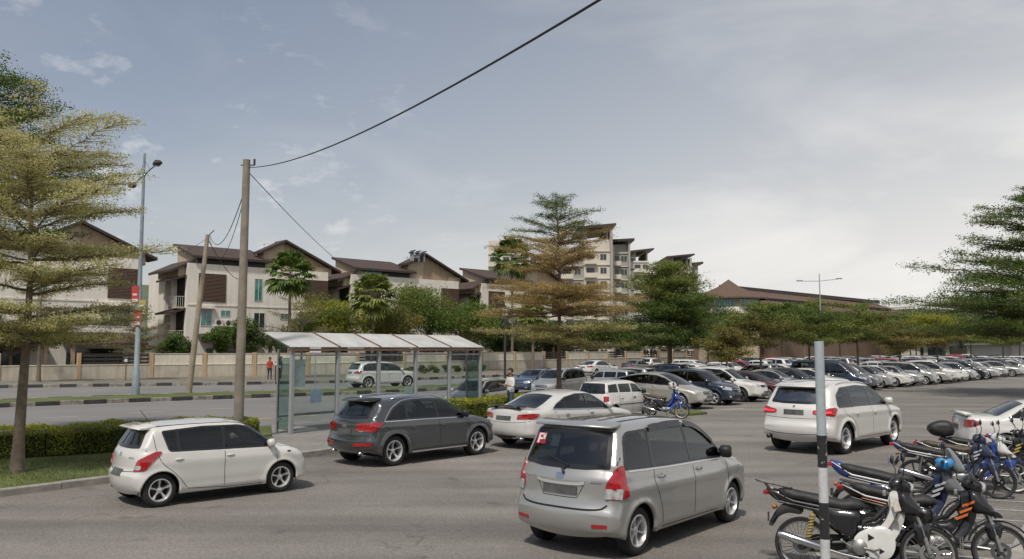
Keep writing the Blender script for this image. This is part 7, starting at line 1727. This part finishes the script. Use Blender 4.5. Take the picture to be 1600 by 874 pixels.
def apartments():
    Y = 190.0; f = lambda px: (px - 800) / F * Y; z = lambda py: CAMH + (HOR - py) * Y / F
    root = thing('apartment_building', 'stepped pale apartment block with balconies and grey fins behind the ochre tree', 'apartment building', (0, 0, 0))
    tower(root, f(762), f(800), Y + 4, Y + 20, z(372), crown=False, nx=2); tower(root, f(800), f(892), Y + 6, Y + 22, z(392), crown=False, nx=4)
    tower(root, f(878), f(912), Y + 1, Y + 20, z(398), crown=False, cw='apt grey', nx=2)
    tower(root, f(912), f(952), Y - 2, Y + 16, z(376), nx=2); MB().box(f(952), f(955.5), Y - 3.5, Y + 14, 0, z(362)).build('grey_fin_wall', M['apt grey'], root)
    tower(root, f(956), f(985), Y + 2, Y + 18, z(380), crown=False, cw='apt grey', nx=2); MB().box(f(955), f(962), Y + 1.3, Y + 10, 0, z(382)).build('stair_wall', M['apt wall'], root)
    roof_slab(root, [(f(956), Y + .5, z(376)), (f(993), Y + .5, z(374)), (f(993), Y + 18, z(374)), (f(956), Y + 18, z(376))], .4, 'apt grey'); MB().box(f(984), f(987), Y + 1, Y + 12, 0, z(377)).build('grey_fin_wall', M['apt grey'], root)
    for k in range(6): MB().box(f(987), f(996), Y + 2, Y + 6, z(402 + 17 * k), z(400.5 + 17 * k)).build('side_ledge', M['apt dark'], root)
    Y2 = 250.0; g = lambda px: (px - 800) / F * Y2; z2 = lambda py: CAMH + (HOR - py) * Y2 / F
    r2 = thing('apartment_building', 'farther pale apartment block with flat grey canopies above the dark green tree', 'apartment building', (0, 0, 0))
    tower(r2, g(985), g(1008), Y2 - 8, Y2 + 8, z2(412), nx=2); tower(r2, g(1008), g(1042), Y2, Y2 + 16, z2(428), crown=False, nx=3); tower(r2, g(1046), g(1074), Y2 - 4, Y2 + 14, z2(418), nx=2); MB().box(g(1074), g(1077), Y2 - 5, Y2 + 12, 0, z2(406)).build('grey_fin_wall', M['apt grey'], r2)
    tower(r2, g(1077), g(1092), Y2, Y2 + 14, z2(416), crown=False, cw='apt grey', nx=1); roof_slab(r2, [(g(1077), Y2 - 1, z2(414)), (g(1099), Y2 - 1, z2(412)), (g(1099), Y2 + 12, z2(412)), (g(1077), Y2 + 12, z2(414))], .5, 'apt grey')
    for k in range(4): MB().box(g(1092), g(1098), Y2 + 1, Y2 + 5, z2(430 + 11 * k), z2(428.5 + 11 * k)).build('side_ledge', M['apt dark'], r2)
apartments()
# ------------------------------------------------------------------ brown roofed market hall at right
M['hall wall'] = mat('brown hall wall', (.17, .115, .08), .9, noise=.12, nscale=.5)
def hall():
    x0, y0 = 34.0, 120.0; root = thing('market_hall', 'long building with brown tiled roofs and a glazed corner tower, behind the car park trees', 'building', (x0, y0, 0), math.atan2(38, 38)); Lw = 66
    zr = 12.2
    MB().box(4.5, Lw, 0, 12, 0, 8.6).build('wall', M['hall wall'], root)
    mb = MB(); mb.add([(2, -1.4, 8.6), (Lw + 1.5, -1.4, 8.6), (Lw - 3, 6, 11.6), (3, 6, 12.0), (2, 13.4, 8.6), (Lw + 1.5, 13.4, 8.6)], [(0, 1, 2, 3), (3, 2, 5, 4), (1, 5, 2), (0, 3, 4)]); mb.build('roof', M['roof brown'], root)
    MB().box(3, Lw - 3, 5.6, 6.4, 11.7, 12.3).build('roof_ridge', M['fascia'], root); MB().box(8, Lw - 8, 1.6, 1.8, 9.9, 10.35).build('roof_vent_slot', M['opening shade'], root)
    t = MB(); n = 8
    tw = MB().lathe([(4.6, 0), (4.6, 9.9)], n, 'z', (0, 3, 0)).build('tower_wall', M['house beige'], root)
    MB().lathe([(4.4, 8.5), (4.9, 8.5), (4.9, 7.6), (4.4, 7.6)], n, 'z', (0, 3, 0)).build('tower_balcony', M['house white'], root)
    for k in range(n):
        a = math.pi / n + 2 * math.pi * k / n; m_ = MB().box(4.27, 4.33, -1.45, 1.45, 8.6, 9.85).xform(Matrix.Translation((0, 3, 0)) @ Matrix.Rotation(a, 4, 'Z')); w_ = m_.build('window', M['teal glass'], root)
        bm_ = MB()
        for q in (-1.45, -.75, 0, .75, 1.4): bm_.box(4.33, 4.38, q, q + .09, 8.6, 9.85)
        bm_.xform(Matrix.Translation((0, 3, 0)) @ Matrix.Rotation(a, 4, 'Z')).build('mullion', M['win frame'], w_)
    MB().lathe([(5.7, 9.7), (5.7, 9.9), (1.7, 11.6), (.02, 12.75)], n, 'z', (0, 3, 0)).build('tower_roof', M['roof brown'], root)
    root2 = thing('low_building', 'low brown roofed annex with a white gable right of the market hall', 'building', (75, 158, 0), .5)
    MB().box(0, 12, 0, 9, 0, 6.4).build('wall', M['house white'], root2); roof_slab(root2, [(-1, -1, 6.3), (13, -1, 6.3), (13, 5, 8.6), (-1, 5, 8.6)], .2, 'roof brown'); roof_slab(root2, [(-1, 5, 8.6), (13, 5, 8.6), (13, 10, 6.3), (-1, 10, 6.3)], .2, 'roof brown')
    root3 = thing('white_building', 'long white building with a curved flat roof far behind the right hand tree', 'building', (94, 196, 0), .35)
    MB().box(0, 40, 0, 16, 0, 12.0).build('wall', M['apt wall'], root3); cr = MB()
    P = [(-3 + 46 * i / 16, 12.4 + 2.0 * math.sin(math.pi * i / 16) ** .8) for i in range(17)]
    cr.prism([(x, -2, z) for x, z in P] + [(x, -2, z - .5) for x, z in P[::-1]], (0, 0, 0), (0, 20, 0)); cr.build('roof', M['ac white'], root3)
    for k in range(11): win(root3, 1.2 + k * 3.5, 3.6 + k * 3.5, 8.6, 10.8, 0, 2, 'win dark')
    root4 = thing('white_building', 'small white walled building at the right edge beyond the parked rows', 'building', (82, 132, 0), 0)
    MB().box(-3, 26, 0, 12, 0, 3.2).build('wall', M['ac white'], root4); MB().box(-3.6, 26.6, -.8, 12.8, 3.2, 3.5).build('roof', M['apt grey'], root4)
    root5 = thing('shop_row', 'low pale shop row far behind the parked cars', 'building', (40, 150, 0), .25); MB().box(0, 60, 0, 10, 0, 5.2).build('wall', M['apt wall'], root5); MB().box(-.6, 60.6, -2.0, 10.6, 5.2, 5.5).build('roof', M['apt grey'], root5)
    for k in range(12): MB().box(1 + k * 5, 5 + k * 5, -.05, -.01, .1, 2.9).build('shop_opening', M['win dark'], root5); MB().box(.8 + k * 5, 5.2 + k * 5, -.12, -.02, 3.1, 4.0).build('sign_board', M[['bike red', 'poster', 'poster blue', 'wall tan'][k % 4]], root5)
hall()
# ------------------------------------------------------------------ hero cars
put(SWIFT, 'parked_car', 'white compact hatchback parked at the kerb, nearest to the hedge', 'white', (-5.38, 15.2), (.735, .678), scale=.90)
put(SUV, 'parked_car', 'dark grey SUV with silver roof rails parked in front of the shelter', 'darkgrey', (-2.33, 20.2), (.672, .74), scale=.925)
put_by_wheels(MPV, 'moving_car', 'silver family van with a red P sticker on its rear window, nearest to the camera', 'silver', (1003, 868), (1140, 818))
put_by_wheels(BIG, 'moving_car', 'white SUV with lit brake lights driving past the motorcycles', 'white', (1322, 711), (1398, 695.5))
put(SEDAN, 'parked_car', 'pearl white sedan with black boot spoiler between dark SUV and silver van', 'pearl', (1.45, 23.55), (.70, .715))
put(BOXY, 'parked_car', 'small boxy white hatchback between the sedan and the motorcycle', 'white', (4.0, 32.0), (.66, .75))
put(OLD, 'parked_car', 'white sedan with boot spoiler cut by the right edge behind the motorcycles', 'white', (12.95, 20.1), (.97, -.24))
put(BIG2, 'moving_car', 'silver SUV on the far carriageway seen through the shelter glass', 'pearl', (-8.75, 56.3), (.80, .60))
put(SWIFT, 'moving_car', 'pale silver hatchback facing left behind the right end of the shelter', 'champagne', (-1.3, 33.6), (-.50, -.866), scale=.94)
put(MPV, 'moving_car', 'silver people carrier coming along the near carriageway left of the ochre tree', 'silver', (2.55, 45.0), (-.56, -.83), scale=.95, mats={'roof_rib': PA['silver']})
put(OLD, 'moving_car', 'blue car just behind the oncoming silver people carrier', 'blue', (1.5, 50.0), (-.56, -.83), mats={'spoiler': PA['blue']})
put(SEDAN, 'moving_car', 'white car with red tail lights on the far carriageway behind the ochre tree', 'white', (8.4, 83.0), (.64, .77), group='cars far up the road')
put(OLD, 'moving_car', 'grey silver car on the far carriageway ahead of the white one', 'grey', (13.4, 89.5), (.64, .77), group='cars far up the road', mats={'spoiler': PA['grey']})
put(SWIFT, 'moving_car', 'white hatchback farthest up the far carriageway beside the dark green tree', 'white', (16.4, 97.5), (.64, .77), group='cars far up the road')
# sticker on the silver van
def sticker():
    a, b, h = fit((1003, 868), (1140, 818), MPV.ax); n = Vector((-h.y, h.x, 0)) * -1; cen = (a + b) / 2 - h * (MPV.ax[0] + MPV.ax[1]) / 2 - n * (MPV.W - .06)
    par = [o for o in bpy.data.objects if o.get('label', '').startswith('silver family van')][0]; gl = [c for c in par.children_recursive if c.name.startswith('rear_window')][0]
    h0, nn = MPV.cast((-2, .46, 1.40), 180); nn = Vector(nn)
    u = Vector((0, -1, 0)); v = nn.cross(u) * -1; v = v if v.z > 0 else -v
    def rect(u0, u1, v0, v1, off): return [h0 + u * a_ + v * b_ + nn * off for a_, b_ in ((u0, v0), (u1, v0), (u1, v1), (u0, v1))]
    st = MB().add(rect(-.075, .075, -.08, .08, .026), [(0, 1, 2, 3)]).add(rect(-.075, .075, -.08, .08, .022), [(3, 2, 1, 0)]); s = st.build('sticker', M['taillight'], gl)
    w_ = MB()
    for q in ((-.05, -.02, -.07, .07), (-.02, .05, .045, .07), (-.02, .05, -.02, .005), (.024, .06, -.02, .07)): w_.add(rect(*q, .031), [(0, 1, 2, 3)])
    w_.build('letter', M['bike white'], s)
    w2 = MB().add(rect(.17, .30, -.10, .06, .028), [(0, 1, 2, 3)]); w2.build('sticker', M['poster'], gl)
sticker()
# ------------------------------------------------------------------ the first parking row
ORD = ['first', 'second', 'third', 'fourth', 'fifth', 'sixth', 'seventh', 'eighth', 'ninth', 'tenth', 'eleventh', 'twelfth', 'thirteenth', 'fourteenth', 'fifteenth', 'sixteenth', 'seventeenth', 'eighteenth', 'nineteenth', 'twentieth']
RD = Vector((.69, .725)); R0 = Vector((6.75, 38.2))
row = [(LIFT, 'champagne', 'champagne liftback at the left end of the nearest parking row', 0), (SWIFT, 'navy', 'dark navy car parked between champagne liftback and white crossover', 1.0), (CROSS, 'white', 'white crossover with dark wheels in the nearest parking row', 2.12),
 (LIFT, 'maroon', 'maroon car parked just right of the white crossover', 3.2), (SEDAN, 'silver', 'silver sedan between the maroon car and the dark hatchback', 4.15), (SWIFT, 'black', 'black hatchback partly behind the roof of the white SUV', 5.1), (SEDAN, 'white', 'white sedan left of the navy van', 6.0), (VAN, 'navy', 'tall navy blue van in the nearest parking row', 7.15), (MPV, 'grey', 'dark grey people carrier right beside the tall navy van', 8.2)]
for c, p, lab, k in row:
    q = R0 + RD * 2.62 * k + (Vector((-.15, -.8)) if k == 0 else Vector((.25, -.3)) if k == 1.0 else Vector((0, 0)))
    put(c, 'parked_car', lab, p, q, (.8, -.6), group='cars in the nearest parking row', scale=1.1 if k <= 1.0 else 1.0, mats={'spoiler': PA[p]} if c in (SEDAN, MPV, SWIFT) else None)
rr = random.Random(12); cols = ['silver', 'white', 'silver', 'silver', 'champagne', 'white', 'white', 'silver', 'black', 'silver', 'pearl', 'silver', 'silver', 'black', 'white', 'silver', 'navy', 'white']; mods = [SWIFT, SEDAN, OLD, MPV, SEDAN, CROSS, OLD, SWIFT, MPV, SEDAN, BOXY, OLD, SEDAN, CROSS, SEDAN, MPV, SWIFT, OLD]
CN = {'silver': 'silver', 'white': 'white', 'champagne': 'champagne', 'black': 'black', 'pearl': 'off white', 'grey': 'grey', 'navy': 'navy', 'red': 'red', 'maroon': 'maroon', 'blue': 'blue', 'gold': 'sand coloured', 'darkgrey': 'dark grey'}
MN_ = {SWIFT: 'hatchback', SEDAN: 'sedan', OLD: 'small sedan', MPV: 'people carrier', CROSS: 'crossover', BOXY: 'boxy hatchback', LIFT: 'liftback', VAN: 'van', SUV: 'SUV', BIG2: 'large SUV'}
for i in range(18):
    q = R0 + RD * (2.62 * (9.25 + i * 1.0) + rr.uniform(-.15, .15)) + Vector((.8, -.6)) * rr.uniform(-.35, .3); c, p = mods[i], cols[i]
    put(c, 'parked_car', '%s %s, %s right of the grey people carrier in the nearest row' % (CN[p], MN_[c], ORD[i]), p, q, (.8, -.6), group='cars in the nearest parking row', detail=2, mats={'spoiler': PA[p]} if c in (SEDAN, OLD, MPV, SWIFT) else None)
pal = ['white', 'silver', 'white', 'silver', 'black', 'white', 'silver', 'red', 'white', 'silver', 'white', 'champagne', 'pearl', 'navy', 'silver']; ml = [SWIFT, SEDAN, OLD, MPV, CROSS, BOXY]
def backrow(name, start, dirv, n, heading, skip=0.12, det=2):
    r = random.Random(len(name) * 7 + n); st = Vector(start); dv = Vector(dirv).normalized(); k = 0
    for i in range(n):
        if r.random() < skip: continue
        p = r.choice(pal); c = r.choice(ml); q = st + dv * (2.62 * i + r.uniform(-.15, .15)) + Vector(heading) * r.uniform(-.3, .3); sg = 1 if r.random() < .7 else -1
        put(c, 'parked_car', '%s %s, %s from the left in the %s' % (CN[p], MN_[c], ORD[k] if k < 20 else 'twenty-' + ORD[k - 20], name), p, q, (heading[0] * sg, heading[1] * sg), group='cars in the ' + name, detail=det, mats={'spoiler': PA[p]} if c in (SEDAN, OLD, MPV, SWIFT) else None); k += 1
backrow('second parking row', (5.4, 48.2), (.69, .725), 26, (.8, -.6), .1)
backrow('third parking row', (16, 73), (.72, .69), 26, (.75, -.66), .1, 1)
backrow('fourth parking row', (24, 88), (.72, .69), 28, (.75, -.66), .05, 1)
backrow('far right parking row', (52, 98), (.85, .52), 24, (.5, -.86), .05, 1)
backrow('farthest parking row', (48, 112), (.85, .52), 28, (.5, -.86), .05, 1)
# ------------------------------------------------------------------ motorcycles
hA, hB = (.93, -.36), (.87, -.50)
make_bike('old black underbone motorcycle with white leg shield and rear rack, nearest to the camera', (4.02, 9.72), hA, None, rack=True, cover='bike white', spokes=0, shock='bike gold', scale=1.08, stripe='frame', tail='bike black', lean=9)
make_bike('black motorcycle with red and orange stripes, between the nearest one and the blue striped one', (4.95, 9.95), hB, None, shield='bike black', tail='bike black', stripe='bike silver', graphic='bike orange', cowl='bike black', spokes=5, rim='alloy dark', scale=1.06, seat_z=.79)
make_bike('black motorcycle with blue and white side stripes, blue handlebar wrap and grey windscreen', (5.35, 11.35), (.85, -.53), None, shield='bike dark blue', tail='bike blue', stripe='bike white', cowl='bike grey', wrap='handle wrap blue', screen_=True, spokes=5, rim='alloy dark', scale=1.06, seat_z=.83, tailup=.10, graphic='bike silver')
make_bike('blue sporty underbone motorcycle with long sloping tail, standing alone on the bay lines', (7.85, 14.95), (.88, -.47), None, shield='bike dark blue', tail='bike dark blue', stripe='bike silver', cowl='bike dark blue', fender='bike dark blue', graphic='bike silver', spokes=5, rim='satin black', scale=1.04, seat_z=.75, tailup=.08)
make_bike('motorcycle with white handlebar cowl and brown seat behind the blue sporty one', (8.5, 15.5), (.88, -.47), None, shield='bike blue', tail='bike black', stripe='bike white', cowl='bike white', seat='seat brown', spokes=5, scale=1.0, fender='bike blue')
make_bike('black and gold motorcycle with a black top box on its tail', (9.35, 16.2), (.93, -.36), None, shield='bike black', tail='bike dark blue', stripe='bike white', cowl='bike black', box=True, spokes=5, rim='alloy dark', graphic='bike gold', scale=1.0)
make_bike('bright blue motorcycle at the right edge, half behind the black and gold one', (10.6, 16.8), (.93, -.36), None, shield='bike blue', tail='bike blue', stripe='bike silver', cowl='bike blue', spokes=5, scale=1.0, fender='bike blue')
make_bike('blue motorcycle with thin wire wheels parked before the champagne liftback', (5.75, 31.5), (.84, -.54), None, shield='bike blue', tail='bike black', stripe='bike silver', cowl='bike blue', fender='bike blue', seat='seat brown', scale=1.02, group=None)
hl = MB().lathe([(.001, .13), (.06, .12), (.11, .07), (.13, .0), (.125, -.07), (.11, -.09)], 16, 'z'); he = hl.build('helmet', M['helmet'], None, True, (6.02, 31.33, 1.23)); tag(he, 'white helmet hung on the handlebar of the blue motorcycle by the liftback', 'helmet')
rr2 = [(1085, 104, 'bike red'), (1098, 106, 'bike black'), (1062, 101, 'bike red'), (1074, 102, 'bike black')]
for i, (px, Y, c) in enumerate(rr2): make_bike('%s motorcycle, %s from the left in the small group far beyond the dark tree' % ('red' if c == 'bike red' else 'black', ORD[i]), ((px - 800) / F * Y, Y), (.8, -.6), None, shield=c, tail=c, cowl=c, group='motorcycles beyond the dark tree')
# ------------------------------------------------------------------ people
person('man in a red shirt and dark trousers standing on the far verge', (G(421, 598).x * 66 / G(421, 598).y, 66, .15), (.6, -.8), 'stand', 'shirt red', 'trousers dark', 'skin dark', 1.74)
person('man in a navy shirt standing beside the man in red', (G(438, 598).x * 66.4 / G(438, 598).y, 66.4, .15), (-.7, -.7), 'stand', 'shirt navy', 'trousers dark', 'skin dark', 1.78)
person('man in a white shirt standing by the pale silver hatchback, looking down', (-.05, 30.7, .11), (-.8, -.6), 'phone', 'shirt white', 'trousers blue', 'skin', 1.72)

# ------------------------------------------------------------------ unseen shophouses and trees added behind the viewer for reflections in glass and paint
bs = thing('shop_row', 'unseen row of three storey shophouses added behind the viewer for car window reflections', 'building', (-45, -34, 0), 0)
MB().box(0, 90, -12, 0, 0, 10.5).build('wall', M['house beige'], bs); MB().box(-.5, 90.5, -12.5, 1.2, 10.5, 10.9).build('roof', M['roof tile'], bs)
for k in range(15):
    MB().box(k * 6 + .6, k * 6 + 5.4, .01, .06, .2, 3.2).build('shop_opening', M['opening shade'], bs)
    for z_ in (4.6, 7.8): MB().box(k * 6 + 1.2, k * 6 + 4.8, .01, .05, z_, z_ + 1.5).build('window', M['win dark'], bs)
for i, (x, y) in enumerate(((-26, -16), (-13, -12), (1, -17), (14, -11), (27, -15), (40, -8))):
    bushy('tree', 'unseen street tree added behind the viewer for reflections, number %s from the left' % ORD[i], (x, y), 300 + i, 7.5, 3.4, 2.3, 2.8, ['green', 'mid'], .3, 3500, .16, 'street trees added behind the viewer', lumps=9)
